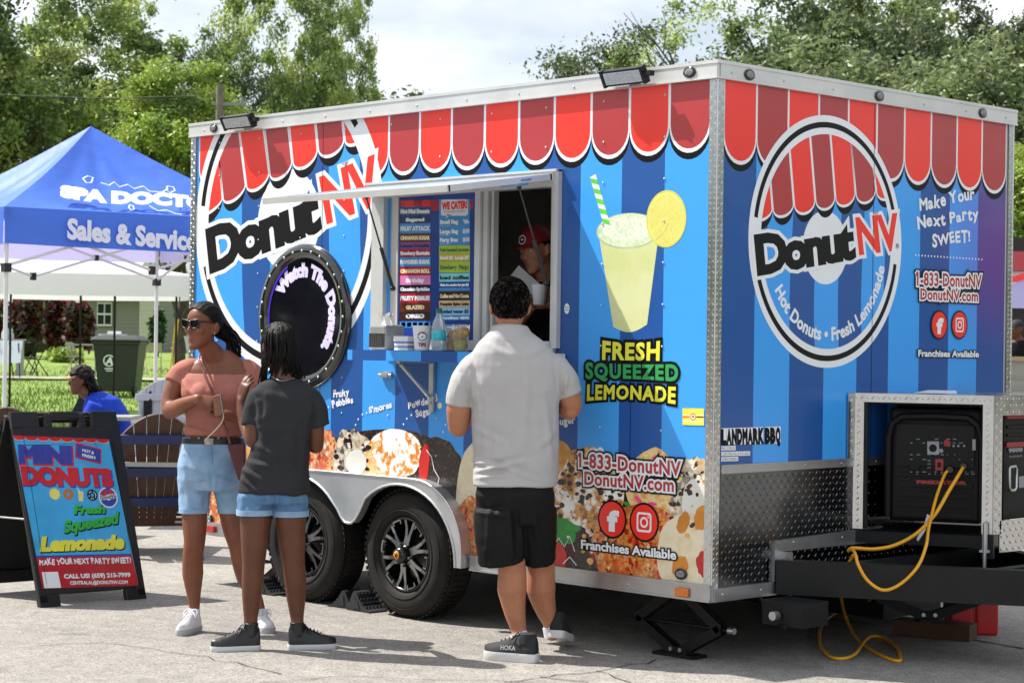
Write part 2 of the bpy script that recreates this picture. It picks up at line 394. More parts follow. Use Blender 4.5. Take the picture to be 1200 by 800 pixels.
b = MB(); a, c = WP(-40, 94.2, zt_), WP(168, 94.2, zt_); b.prism([a, a+f2*5+Z0*0+np.array([0,0,2.2]), a+f2*10], (c-a)); b.prism([WP(155,89.4,zt_+.5), WP(192,89.4,zt_+.5), (WP(155,89.4,zt_+.5)+WP(192,89.4,zt_+.5))/2+np.array([0,0,1.2])], f2*9); b.build('roof', roofm, hs)
b = MB(); b.obox((a+c)/2+np.array([0,0,-.08])-f2*.03, (c-a)/2, f2*.03, (0,0,.10)); b.build('gutter', wht, hs)
w0, w1, zw0, zw1 = WP(113.5, 94.85, 0), WP(131, 94.85, 0), ZV(120, 382, 95), ZV(120, 354, 95)
b = MB(); wc = (w0+w1)/2; ww = np.linalg.norm(w1-w0)/2; b.obox(wc+np.array([0,0,(zw0+zw1)/2]), r2*ww, f2*.06, (0,0,(zw1-zw0)/2)); wf = b.build('window', wht, hs)
b = MB()
for s in (-.48, .48):
    for t in (-.47, .47): b.obox(wc+r2*ww*s+np.array([0,0,(zw0+zw1)/2+t*(zw1-zw0)/2*.98])-f2*.065, r2*ww*.40, f2*.005, (0,0,(zw1-zw0)/2*.38))
b.build('pane', paneg, wf)
# ---------------------------------------------------------------- trees
def leafmat(name, c, tr=.35):
    m = bpy.data.materials.new(name); m.use_nodes = True; n = m.node_tree; n.nodes.clear(); o = n.nodes.new('ShaderNodeOutputMaterial')
    d = n.nodes.new('ShaderNodeBsdfPrincipled'); t = n.nodes.new('ShaderNodeBsdfTranslucent'); mx_ = n.nodes.new('ShaderNodeMixShader'); mx_.inputs[0].default_value = tr
    oi = n.nodes.new('ShaderNodeTexCoord'); nz_ = n.nodes.new('ShaderNodeTexNoise'); nz_.inputs['Scale'].default_value = .9; nz_.inputs['Detail'].default_value = 4; n.links.new(oi.outputs['Object'], nz_.inputs[0])
    r = n.nodes.new('ShaderNodeValToRGB'); r.color_ramp.elements[0].position = .35; r.color_ramp.elements[1].position = .65; cc = srgb(c)
    r.color_ramp.elements[0].color = (*[x*.7 for x in cc], 1); r.color_ramp.elements[1].color = (*[min(1, x*1.3) for x in cc], 1); n.links.new(nz_.outputs[0], r.inputs[0])
    n.links.new(r.outputs[0], d.inputs['Base Color']); d.inputs['Roughness'].default_value = .45; n.links.new(r.outputs[0], t.inputs[0]); n.links.new(d.outputs[0], mx_.inputs[1]); n.links.new(t.outputs[0], mx_.inputs[2]); n.links.new(mx_.outputs[0], o.inputs[0]); return m
bark = mat('tree_bark', '4a4036', .9, var=.35, vscale=5, bump=.4, bscale=25)
def make_tree(label, H, trunk_h, rx, rz, leaf, ncl, nleaf, cols, seed, cl_r=.9, spread=1., group='trees behind the trailer and the tents', trunk_r=.22):
    rg = random.Random(seed); t = empty('tree', (0,0,0), label, 'tree', group)
    tips = []; b = MB()
    cz = trunk_h+(H-trunk_h)*.5
    def limb(p, d, L, r, lev):
        n_ = 5; P = [p]; dd = np.array(d)
        for i in range(n_):
            dd = N3(dd+np.array([rg.uniform(-.25,.25), rg.uniform(-.25,.25), rg.uniform(-.05,.22)])); P.append(P[-1]+dd*L/n_)
        b.tube(P, list(np.linspace(r, r*.45, n_+1)), 6 if lev < 2 else 4, cap=False)
        if lev >= 3: tips.append(P[-1]); tips.append(P[-2]); return
        for k in range(3 if lev else 4):
            q = P[2+min(k, n_-2)]; a = rg.uniform(0, 6.28); out = N3(np.array([math.cos(a)*spread, math.sin(a)*spread, rg.uniform(.1, .9)])+dd*.8)
            limb(q, out, L*rg.uniform(.5, .72), r*.5, lev+1)
    P = [np.array([0,0,-.5])]
    for i in range(6): P.append(np.array([rg.uniform(-.12,.12)*i*.5, rg.uniform(-.12,.12)*i*.5, trunk_h*(i+1)/6*1.25]))
    b.tube(P, list(np.linspace(trunk_r*1.25, trunk_r*.6, 7)), 10, cap=False)
    for k in range(7):
        a = 6.28*k/7+rg.uniform(-.4,.4); q = P[2+k % 5]; limb(q, N3((math.cos(a)*spread, math.sin(a)*spread, rg.uniform(.5, 1.5))), (H-trunk_h)*rg.uniform(.36, .52), trunk_r*.5, 1)
    tr = b.build('trunk', bark, t)
    # leaf clumps at the twig ends, kept inside the crown
    sel = []
    for q in tips:
        e = (q-np.array([0,0,cz]))/np.array([rx, rx, rz])
        if e @ e < 1.15: sel.append(q)
    rg.shuffle(sel); cl = sel[:ncl]
    while len(cl) < ncl:
        v = np.array([rg.gauss(0,1) for _ in range(3)]); v = N3(v)*rg.uniform(.55, 1.0)*np.array([rx, rx, rz])+np.array([0,0,cz]); cl.append(v)
    V, F, MI = [], [], []
    rn = np.random.RandomState(seed)
    for c in cl:
        k = int(nleaf*rg.uniform(.5, 1.5)); rr_ = cl_r*rg.uniform(.55, 1.25); mi0 = rg.choice(range(len(cols)))
        pts = rn.normal(0, .5, (k, 3))*rr_*np.array([1, 1, .7])+c
        nrm = rn.normal(0, 1, (k, 3))+np.array([0,0,.7]); nrm /= np.linalg.norm(nrm, axis=1)[:, None]
        ax = np.cross(nrm, rn.normal(0, 1, (k, 3))); ax /= np.linalg.norm(ax, axis=1)[:, None]; ay = np.cross(nrm, ax)
        sz = leaf*rn.uniform(.6, 1.35, (k, 1)); b0_ = len(V)
        A = np.stack([pts-ax*sz, pts-ay*sz*.5+nrm*sz*.12, pts+ax*sz, pts+ay*sz*.5+nrm*sz*.12], 1).reshape(-1, 3)
        V.extend(A.tolist()); F.extend([(b0_+4*i, b0_+4*i+1, b0_+4*i+2, b0_+4*i+3) for i in range(k)])
        MI.extend([mi0 if rn.rand() < .75 else rn.randint(len(cols)) for _ in range(k)])
    me = bpy.data.meshes.new('crown'); me.from_pydata(V, [], F)
    for m_ in cols: me.materials.append(m_)
    me.polygons.foreach_set('material_index', MI); me.update()
    o = bpy.data.objects.new('crown', me); COL.objects.link(o); o.parent = t
    return t
Lg = [leafmat('leaf_mid_green', '7f9354', .46), leafmat('leaf_light_green', 'abb86c', .48), leafmat('leaf_dark_green', '5a6e42', .42)]
Lb = [leafmat('leaf_bright_green', '82983e', .4), leafmat('leaf_yellow_green', 'a0ae54', .4), leafmat('leaf_fresh_green', '68843a', .35)]
Ld = [leafmat('leaf_oak_dark', '46563a', .3), leafmat('leaf_oak_grey', '5f6c48', .33), leafmat('leaf_oak_deep', '32402a', .25)]
Lp = [leafmat('leaf_pale_green', '68784e', .35), leafmat('leaf_sage_green', '7f8b5e', .35), leafmat('leaf_grey_green', '4e5e3c', .3)]
protos = {
 'mid': make_tree('tall dense green tree filling the upper left corner', 15, 4, 5.2, 6.2, .105, 290, 190, Lg, 3, .62),
 'bright': make_tree('bright yellow green young tree between the blue tent and the trailer', 9.6, 3.6, 2.0, 3.1, .075, 230, 170, Lb, 5, .5, trunk_r=.16),
 'dark': make_tree('dark oak whose top shows above the trailer roof, beside the roof lamp', 14, 3.5, 5.5, 5.2, .10, 300, 300, Ld, 11, .85),
 'pale': make_tree('pale sage green leafy tree above the trailer end wall', 12, 2.5, 4.6, 4.8, .115, 320, 200, Lp, 17, .75),
 'open': make_tree('tall open tree with bare limbs showing against the sky above the trailer corner', 19, 8, 3.6, 5.6, .105, 95, 120, Lg, 23, .7),
}
used = {}
def tree(kind, u, vtop, D, label=None, sx=1., rz=0.):
    src = protos[kind]; H = {'mid': 15, 'bright': 9.6, 'dark': 14, 'pale': 12, 'open': 19}[kind]
    t = src if kind not in used else copy_tree(src); used[kind] = 1
    z0 = lawn_z(D)-.2; zt2 = ZV(u, vtop, D); s = (zt2-z0)/H; p = WP(u, D, z0); t.location = tuple(p); t.scale = (s*sx, s*sx, s); t.rotation_euler = (0, 0, rz)
    if label: t['label'] = label
    return t
tree('mid', 25, -120, 118, None, 1.0, .3); tree('mid', 108, -40, 128, 'tall green tree right behind the peak of the blue tent', .62, 2.0); tree('mid', -70, -60, 112, 'green tree cut off by the left edge, above the tent slope', .9, 4.0)
tree('bright', 210, 66, 66, None, 1.05, 0.)
tree('mid', 318, -75, 122, 'tall lopsided green tree rising above the left end of the trailer roof', .62, 5.1); tree('mid', 388, -45, 130, 'green tree with dangling branches just left of the open sky', .40, 1.2); tree('dark', 262, 40, 140, 'dark tree crown behind the utility pole', .7, 1.)
tree('pale', 470, 101, 170, 'far low tree peeping over the trailer roof under the open sky', 1.6, .5)
tree('dark', 745, 38, 92, None, 1.05, 0.); tree('open', 818, -70, 86, None, 1.0, 1.1)
tree('open', 925, -90, 104, 'tall loose limbed tree behind the trailer corner, right of the open tree', 1.1, 2.2); tree('pale', 985, -40, 100, None, .9, 0.); tree('pale', 1010, 36, 78, 'lower pale rounded tree right above the end wall roof edge', 1.25, 2.4)
tree('mid', 1075, -50, 108, 'tall green tree right of the pale tree above the end wall', .7, 3.3); tree('dark', 1150, -5, 94, 'dark tree above the far right corner of the trailer', .9, 4.0); tree('pale', 1225, 15, 70, 'pale green tree cut off by the right edge beside the trailer', 1.2, 1.0); tree('dark', 885, 60, 120, 'shadowy low tree filling the gap above the trailer corner', 1.5, 5.0); tree('bright', 1195, 165, 52, 'green tree low at the right edge above the red beam', 1.4, 2.)
# woodland added out of view, to darken what the glossy metal mirrors
rn = np.random.RandomState(4); V, F = [], []
for k in range(3200):
    a = rn.uniform(0, 1); ang_ = rn.uniform(*((math.radians(195), math.radians(258)) if rn.rand() < .5 else (math.radians(15), math.radians(75)))); Rd = rn.uniform(38, 50); c = np.array([2+Rd*math.cos(ang_), 0+Rd*math.sin(ang_), abs(rn.normal(0, 4.0))])
    if (c-CAM_P) @ f2 > -6 and abs((c-CAM_P) @ r2) < .5*abs((c-CAM_P) @ f2)+14: continue
    n_ = N3(rn.normal(0,1,3)); x = N3(np.cross(n_, rn.normal(0,1,3))); y = np.cross(n_, x); s = rn.uniform(.6, 1.3); b0_ = len(V); V += [(c-x*s).tolist(), (c-y*s*.6).tolist(), (c+x*s).tolist(), (c+y*s*.6).tolist()]; F.append((b0_, b0_+1, b0_+2, b0_+3))
me = bpy.data.meshes.new('unseen_woodland'); me.from_pydata(V, [], F); me.materials.append(Lg[2]); o = bpy.data.objects.new('unseen_woodland', me); COL.objects.link(o); tag(o, kind='stuff')

# shrubs
def shrub(name, label, u, vtop, vbot, D, wpx, cols, seed, group=None, upright=.35, n=1500, leaf=.05):
    z0, z1 = ZV(u, vbot, D), ZV(u, vtop, D); p = WP(u, D, z0); w = wpx/FPX*D/2; h = z1-z0; rn = np.random.RandomState(seed)
    t = empty(name, p, label, 'shrub', group); b = MB(); tips = []
    for k in range(9):
        a = rn.uniform(0, 6.28); rr_ = w*rn.uniform(.2, .8); top = p+np.array([math.cos(a)*rr_, math.sin(a)*rr_, h*rn.uniform(.7, 1.0)]); b.tube([p+np.array([math.cos(a)*.05, math.sin(a)*.05, -.1]), p*.4+top*.6+np.array([0,0,h*.1]), top], [.03, .02, .008], 5); tips.append((p, top))
    b.build('stem', bark, t); V, F, MI = [], [], []
    for k in range(n):
        a, c = tips[rn.randint(len(tips))]; q = a+(c-a)*rn.uniform(.18, 1.02)**.8+rn.normal(0, 1, 3)*np.array([w*.28, w*.28, h*.05]); nn = N3(rn.normal(0,1,3)); x = N3(np.cross(nn, rn.normal(0,1,3))); y = np.cross(nn, x); s = leaf*rn.uniform(.6, 1.5); b0_ = len(V)
        V += [(v-p).tolist() for v in (q-x*s, q-y*s*.55, q+x*s, q+y*s*.55)]; F.append((b0_, b0_+1, b0_+2, b0_+3)); MI.append(rn.randint(len(cols)))
    me = bpy.data.meshes.new('foliage'); me.from_pydata(V, [], F); [me.materials.append(m_) for m_ in cols]; me.polygons.foreach_set('material_index', MI); o = bpy.data.objects.new('foliage', me); COL.objects.link(o); o.parent = t
Lr = [leafmat('leaf_burgundy', '3a1418', .3), leafmat('leaf_wine_red', '6a1c26', .35), leafmat('leaf_purple_brown', '2a1414', .25), leafmat('leaf_olive_shrub', '3c4020', .3)]
gs = 'red leaved shrubs before the house'
shrub('red_shrub', 'wide burgundy and green shrub behind the easel board', 30, 350, 425, 76, 44, Lr+Lg[2:], 1, gs, leaf=.16); shrub('red_shrub', 'narrow burgundy shrub left of the tent leg before the house', 63, 344, 418, 74, 26, Lr, 2, gs, leaf=.14); shrub('red_shrub', 'dark wine red shrub touching the white framed window', 94, 349, 420, 72, 36, Lr, 3, gs, leaf=.14); shrub('red_shrub', 'low dark burgundy shrub at the left edge under the tents', 4, 355, 430, 78, 34, Lr+Lg[2:], 5, gs, leaf=.16)
shrub('conifer', 'small dark green cone shaped conifer beside the house corner', 184, 366, 416, 72, 19, [leafmat('leaf_conifer', '23401e', .2), leafmat('leaf_conifer_light', '35582a', .2)], 4, None, n=2600, leaf=.09)
shrub('hedge_plant', 'low light green plant on the lawn beneath the window', 78, 408, 434, 66, 46, Lb, 8, None, leaf=.10)
# utility pole and wires
p = WP(254, 62, 0); up_ = empty('utility_pole', p, 'grey wooden utility pole with crossarm rising behind the trailer', 'utility pole')
b = MB(); zt2 = ZV(254, 100, 62); b.tube([p, p*[1,1,0]+np.array([0,0,zt2])], [.17, .12], 10); b.build('pole', mat('weathered_pole', '6a645c', .9, var=.2), up_)
b = MB(); zc = ZV(254, 122, 62); b.obox(p*[1,1,0]+np.array([0,0,zc])+r2*.3, r2*.5, f2*.05, (0,0,.05)); b.tube([p*[1,1,0]+np.array([0,0,zc])+r2*.7, p*[1,1,0]+np.array([0,0,zc+.2])+r2*.7], .06, 8); b.build('crossarm', mat('pole_fitting', '7a7c7e', .6), up_)
b = MB()
for z_, dv_ in ((ZV(254, 112, 62), 0), (ZV(254, 124, 62), -2)):
    b.tube([p*[1,1,0]+np.array([0,0,z_]), WP(80, 64, ZV(80, 116+dv_, 64)), WP(-120, 66, ZV(-120, 108+dv_, 66))], .012, 4)
tag(b.build('power_line', blackm_ if False else mat('wire_dark', '1a1a1a', .6), None), 'thin power lines crossing the trees to the utility pole', 'power line')
# ================================================================ the trailer
TX0, TW, TZ0, TZ1 = -4.276, 2.58, .312, 2.868
blue_d = mat('print_deep_blue', '1c5096', .30, var=.03, vscale=2, coat=.1, bump=.10, bscale=2.2)
blue_l = mat('print_sky_blue', '3b9aea', .30, var=.03, vscale=2, coat=.1, bump=.10, bscale=2.2)
navy = mat('print_navy', '0e1c4a', .25, var=.03, coat=.1)
red_b = mat('print_bright_red', 'e8352a', .24, var=.03, vscale=2, coat=.1)
red_d = mat('print_brick_red', 'a8363a', .24, var=.03, vscale=2, coat=.1)
white_p = mat('print_white', 'dfe3e8', .24, var=.02, coat=.1)
black_p = mat('print_black', '060607', .4, var=.02, spec=.2)
green_p = mat('print_green', '2f9a54', .3, var=.05)
yellow_p = mat('print_yellow', 'd9d840', .3, var=.05)
alu = mat('brushed_aluminium', 'b9bbbd', .36, .9, var=.08, vscale=9, bump=.03, bscale=18, rvar=.1)
alu_p = mat('painted_aluminium_trim', 'c9cac8', .42, .35, var=.07, vscale=5, bump=.03, bscale=12)
plate = mat('diamond_plate_metal', 'c4c5c6', .2, 1., var=.08, vscale=12, bump=.06, bscale=9, rvar=.08)
blackm = mat('black_painted_steel', '0c0d0e', .5, .0, var=.3, vscale=14, bump=.05, bscale=90, spec=.3)
blackg = mat('black_gloss_plastic', '0a0a0b', .18, var=.1, coat=.3)
rubber = mat('tyre_rubber', '151413', .8, var=.25, vscale=7, bump=.12, bscale=140, col2='272320', spec=.3)
chrome = mat('machined_alloy', '9c9c9c', .28, 1., var=.08, vscale=30)
darkin = mat('cabin_lining', 'd4d0c8', .7, var=.1)
glass_d = mat('dark_window_glass', '100e18', .04, var=.3, vscale=5, spec=.5)
T = empty('food_trailer', (-2.1, 1.29, 0), 'blue striped food trailer with red scalloped awning print and an open serving window', 'food trailer')

def lug_field(mb, O, U, V, N, w, h, pitch=.03, k=1, hole=None):
    """raised lozenges of tread plate on a panel w x h"""
    O, U, V, N = (np.asarray(a, float) for a in (O, U, V, N))
    nx, ny = max(1, int(w/pitch)), max(1, int(h/pitch)); px, py = w/nx, h/ny
    for i in range(nx):
        for j in range(ny):
            cx, cy = (i+.5)*px, (j+.5)*py
            if hole and hole(cx, cy): continue
            s = 1 if (i+j) % 2 else -1; a = R(45)*s; d = np.array([math.cos(a), math.sin(a)]); q = np.array([-d[1], d[0]])
            L, wd, hh = pitch*.47, pitch*.15, .0022
            c = O + U*cx + V*cy
            f = lambda t, e, z: c + U*(d[0]*t+q[0]*e) + V*(d[1]*t+q[1]*e) + N*z
            mb.add([f(-L,0,.0004), f(0,wd,.0004), f(L,0,.0004), f(0,-wd,.0004), f(-L*.45,0,hh), f(L*.45,0,hh)], [(0,4,1),(4,5,1),(5,2,1),(2,5,3),(5,4,3),(4,0,3)], k, False)

# ---- shell -------------------------------------------------------
WX0, WX1, WZ0, WZ1 = -2.36, -1.05, 1.53, 2.345          # window hole
FX0, FX1 = -3.63, -1.70                                 # wheel arch extents
def arch_cols():
    cols = [(-9, FX0, 0, 0)]; n = 10; cxl, cxr, rz, zb = -3.25, -2.08, .40, .33
    A = np.linspace(0, math.pi/2, n+1)
    xs = [cxl-(cxl-FX0)*math.cos(a) for a in A]; zs = [zb+rz*math.sin(a) for a in A]
    for i in range(n): cols.append((xs[i], xs[i+1], zs[i], zs[i+1]))
    cols.append((cxl, cxr, zs[-1], zs[-1]))
    for i in range(n):
        a, b = math.pi/2-A[n-i] , 0
        x0 = cxr+(FX1-cxr)*math.sin(A[i]); x1 = cxr+(FX1-cxr)*math.sin(A[i+1]); cols.append((x0, x1, zb+rz*math.cos(A[i]), zb+rz*math.cos(A[i+1])))
    cols.append((FX1, 9, 0, 0)); return cols
ARCH = arch_cols()
def clip_arch(poly):
    out = []
    for x0, x1, z0, z1 in ARCH:
        p = clip_half(poly, (x0, 0), (1, 0))
        if len(p) >= 3: p = clip_half(p, (x1, 0), (-1, 0))
        if len(p) >= 3 and z1+z0 > 0: p = clip_half(p, (x0, z0), (-(z1-z0), x1-x0))
        if len(p) >= 3: out.append(p)
    return out
mb = MB()
y0 = .004
def wall_xz(x0, x1, z0, z1): mb.box((x0, y0, z0), (x1, .045, z1))
wall_xz(TX0+.004, WX0, 1.0, TZ1-.02); wall_xz(WX1, -.004, 1.0, TZ1-.02); wall_xz(WX0, WX1, 1.0, WZ0); wall_xz(WX0, WX1, WZ1, TZ1-.02)
wall_xz(FX1, -.004, TZ0+.02, 1.0); wall_xz(TX0+.004, FX0, TZ0+.02, 1.0)
for x0, x1, z0, z1 in ARCH[1:-1]: mb.prism([(x0, y0, z0), (x1, y0, z1), (x1, y0, 1.0), (x0, y0, 1.0)], (0, .041, 0))
mb.box((-.045, .045, TZ0+.02), (-.004, TW-.045, TZ1-.02))
mb.box((TX0+.004, .045, TZ0+.02), (TX0+.045, TW-.045, TZ1-.02))
mb.box((TX0+.004, TW-.045, TZ0+.02), (-.004, TW-.004, TZ1-.02))
mb.build('body_shell', mat('trailer_shell', 'b8bab8', .5, var=.05), T)
vx0, vx1, vy0, vy1 = -1.75, -1.25, 1.15, 1.65                  # vent hole added in the roof to let light into the kitchen
mb = MB(); zr0, zr1 = TZ1-.018, TZ1-.002
for lo, hi in (((TX0, 0), (vx0, TW)), ((vx1, 0), (0, TW)), ((vx0, 0), (vx1, vy0)), ((vx0, vy1), (vx1, TW))): mb.box((lo[0], lo[1], zr0), (hi[0], hi[1], zr1))
mb.build('roof', mat('roof_sheet', 'c9c9c6', .5, .2), T)
vm_ = bpy.data.materials.new('added_vent_plastic'); vm_.use_nodes = True; vn = vm_.node_tree; vt = vn.nodes.new('ShaderNodeBsdfTranslucent'); vt.inputs[0].default_value = (.75, .74, .7, 1); vn.links.new(vt.outputs[0], vn.nodes['Material Output'].inputs[0])
mb = MB(); q4 = lambda e, z: [(vx0-e, vy0-e, z), (vx1+e, vy0-e, z), (vx1+e, vy1+e, z), (vx0-e, vy1+e, z)]; mb.rings([q4(.02, TZ1-.001), q4(.01, TZ1+.03), q4(-.08, TZ1+.05)], True, False, smooth=False); mb.face(q4(-.08, TZ1+.05)); mb.build('added_light_vent', vm_, T)
mb = MB(); mb.box((TX0+.05, .25, .44), (-.05, TW-.05, .50)); mb.box((FX0+.02, .30, .33), (FX1-.02, .33, .80)); mb.box((FX0+.02, .05, .76), (FX1-.02, .30, .80)); mb.box((TX0+.05,.05,.44),(FX0,.25,.50)); mb.box((FX1,.05,.44),(-.05,.25,.50))
mb.box((FX0-.0,.05,.33),(FX0+.015,.30,.80)); mb.box((FX1-.015,.05,.33),(FX1,.30,.80))
for yy in (.62, 1.9): mb.box((TX0+.1, yy, .33), (-.1, yy+.06, .438))
for xx in (-3.9, -3.4, -1.5, -.9): mb.box((xx, .1, .36), (xx+.05, TW-.1, .437))
for xx in (-2.22, -3.12): mb.tube([(xx, .2, .345), (xx, TW-.2, .345)], .035, 10)
mb.box((-1.55, 1.75, .05), (-.25, 2.3, .329)); mb.box((-1.62, .9, .14), (-1.58, 2.3, .329)); mb.box((TX0+.2, 2.2, .12), (FX0-.1, 2.4, .329))  # dark boxes added below to block light from the far side
mb.build('floor_chassis_and_light_block', blackm, T)

# ---- striped wrap on the serving side ---------------------------------------
FS = Flat((0, .002, 0), (1, 0, 0), (0, 0, 1), (0, -1, 0))
WRAP = [blue_l, blue_d, navy, white_p, red_b, red_d, black_p]
sx = -.045 - np.arange(0, 17)*.2824
for i in range(15):
    a, b = sx[i+1], sx[i]; a = max(a, TX0+.045)
    if a >= b: continue
    k = 0 if i % 2 == 0 else 1
    for (z0, z1) in ((.395, 1.10), (1.10, 2.79)):
        base = [(a, z0), (b, z0), (b, z1), (a, z1)]
        if z0 < 1: 
            for p in clip_arch(base): FS.poly(p, 0, k)
        else:
            for (xa, xb, za, zb) in ((TX0, WX0, 1.1, 2.79), (WX1, 0, 1.1, 2.79), (WX0, WX1, 1.1, WZ0), (WX0, WX1, WZ1, 2.79)):
                q = base
                for pp, nn in (((xa,0),(1,0)), ((xb,0),(-1,0)), ((0,za),(0,1)), ((0,zb),(0,-1))):
                    if len(q) >= 3: q = clip_half(q, pp, nn)
                FS.poly(q, 0, k)
# awning scallops
def scallop(x0, x1, zt, zb, n=14, grow=0.):
    r = (x1-x0)/2; c = (x0+x1)/2; ry = r*1.02
    pts = [(x0-grow, zt), (x0-grow, zb+ry)]
    pts += [(c-(r+grow)*math.cos(t), zb+ry-(ry+grow)*math.sin(t)) for t in np.linspace(0, math.pi, n)]
    return pts + [(x1+grow, zt)]
for i in range(17):
    x1 = -.042 - i*.2603; x0 = x1 - .2603
    if x0 < TX0+.04: x0 = TX0+.045
    if x1-x0 < .05: continue
    big = [clip_half(scallop(x0, x1, 2.79, z, grow=g), (0, 2.30), (0, 1)) for z, g in ((2.445, .0), )]
    for dz, g, lay, k in ((-.032, .0, 1, 6), (-.0, 0., 2, 3), (.012, -.008, 3, 5 if i % 2 == 0 else 4)):
        s = scallop(x0, x1, 2.79, 2.445+dz, grow=g)
        s = clip_half(s, (TX0+.045, 0), (1, 0)); s = clip_half(s, (-.045, 0), (-1, 0)); FS.poly(s, lay, k)
for x in np.arange(TX0+.29, -.2, .4064):                     # rivet lines
    for z in np.arange(.5, 2.75, .2032):
        if WX0-.1 < x < WX1+.1 and 1.2 < z < 2.5: continue
        if FX0-.1 < x < FX1+.1 and z < .85: continue
        FS.m.ellipsoid((x, -.002, z), (.0055, 0, 0), (0, .003, 0), (0, 0, .0055), 6, 4, 7)
for (x, y) in ((92,165),(337,218),(307,252),(288,293),(368,207),(690,222),(657,248),(633,288),(937,292),(920,345)): FS.disc(SD(370+x/6.153, 450+y/6.153), .006, 20, 3, 10)
for x in (TX0+.29+.4064*2.5, TX0+.29+.4064*8.5): FS.line([(x, .96 if x > -2 else .82), (x, 1.42 if x > -2.6 else 2.78)], .0035, 18, 2)
FS.build('striped_wrap', WRAP+[alu_p], T)
# ---- round logos ---------------------------------------------------------------
def round_logo(F, C, Rr, zmax, top_a, low_a, scal, hole, tilt, word, nv):
    """white disc with two black arcs, blue striped inside with a scalloped awning, white hole and the two-part word"""
    half = lambda p: clip_half(p, (0, zmax), (0, -1)) if zmax else p
    circ = lambda r, c=C: [(c[0]+r*math.cos(a), c[1]+r*math.sin(a)) for a in np.linspace(0, 2*math.pi, 96, endpoint=False)]
    ct, st = math.cos(tilt), math.sin(tilt)
    rot = lambda p: (C[0]+p[0]*ct-p[1]*st, C[1]+p[0]*st+p[1]*ct)
    F.poly(half(circ(Rr)), 4, 3)
    for a0, a1 in (top_a, low_a):
        n = 60
        for i in range(n):
            t0, t1 = R(a0+(a1-a0)*i/n), R(a0+(a1-a0)*(i+1)/n)
            q = [(C[0]+r*math.cos(t), C[1]+r*math.sin(t)) for r, t in ((Rr*.947, t0), (Rr*.902, t0), (Rr*.902, t1), (Rr*.947, t1))]
            F.poly(half(q), 5, 6)
    ri = Rr*.85; sw = Rr*.40
    for i in range(-3, 4):                                   # wavy stripes
        xa, xb = (i-.5)*sw*.78, (i+.5)*sw*.78
        ys = np.linspace(-1, 1, 13)*ri
        wv = lambda x, y: rot((x + .05*Rr*math.sin(y/Rr*2.4), y))
        for y0_, y1_ in zip(ys[:-1], ys[1:]):
            q = [wv(xa, y0_), wv(xb, y0_), wv(xb, y1_), wv(xa, y1_)]
            F.poly(half(clip_disc(q, C, ri)), 5, 1 if i % 2 else 0)
    F.poly(half(circ(hole[1], hole[0])), 6, 3)       # the hole of the ring, white
    tops, juncs, tips, P = scal                                # awning inside the ring
    for i in range(len(tips)):
        TL, TR, BL, BR, TP = (P(*q) for q in (tops[i], tops[i+1], juncs[i], juncs[i+1], tips[i]))
        up = N3(np.append((TL-BL)+(TR-BR), 0))[:2]; mid = (BL+BR)/2; dn = TP-mid; ax = (BR-BL)/2
        def shape(shrink, drop):
            e = N3(np.append(ax, 0))[:2]*shrink; d2 = dn-up*drop
            return [TL+up*.3+e, BL+e] + [mid-(ax-e)*math.cos(t)+d2*math.sin(t) for t in np.linspace(0, math.pi, 14)[1:-1]] + [BR-e, TR+up*.3-e]
        for sh, dp, lay, k in ((0, .055*Rr, 7, 6), (0, 0, 8, 3), (.013*Rr, -.022*Rr, 9, 5 if i % 2 else 4)):
            F.poly(half(clip_disc(shape(sh, dp), C, ri)), lay, k)
    (a, b, c) = word; h = np.hypot(*(np.asarray(c)-np.asarray(a)))
    F.text('Donut', a, b, c, 11, 3, bev=h*.17, space=.86); F.text('Donut', a, b, c, 13, 6, bev=h*.075, space=.86)
    (a, b, c) = nv
    F.text('NV', a, b, c, 10, 3, bev=h*.15, space=.95); F.text('NV', a, b, c, 12, 4, bev=h*.05, space=.95)
C1 = (-3.33, 2.235); 
F1 = Flat((0, .002, 0), (1, 0, 0), (0, 0, 1), (0, -1, 0))
round_logo(F1, C1, .905, 2.788, (38, 172), (198, 352), ([(232,200),(257,191),(279.8,154),(309,150),(338,147),(369.5,143),(401,140),(432,136)], [(233,250),(260.7,232),(288,216.5),(315.5,203),(342.5,190),(372.3,175),(403.5,163),(434,150)], [(247,250),(273.5,237),(301,224),(328,211),(357.5,198),(388,184.5),(417,171)], SD), (SD(338, 258), .30), R(8),
    (SD(248, 317), SD(374, 268), SD(243, 268)), (SD(384, 260), SD(446, 236), SD(375, 206)))
F1.build('round_logo', WRAP, T)

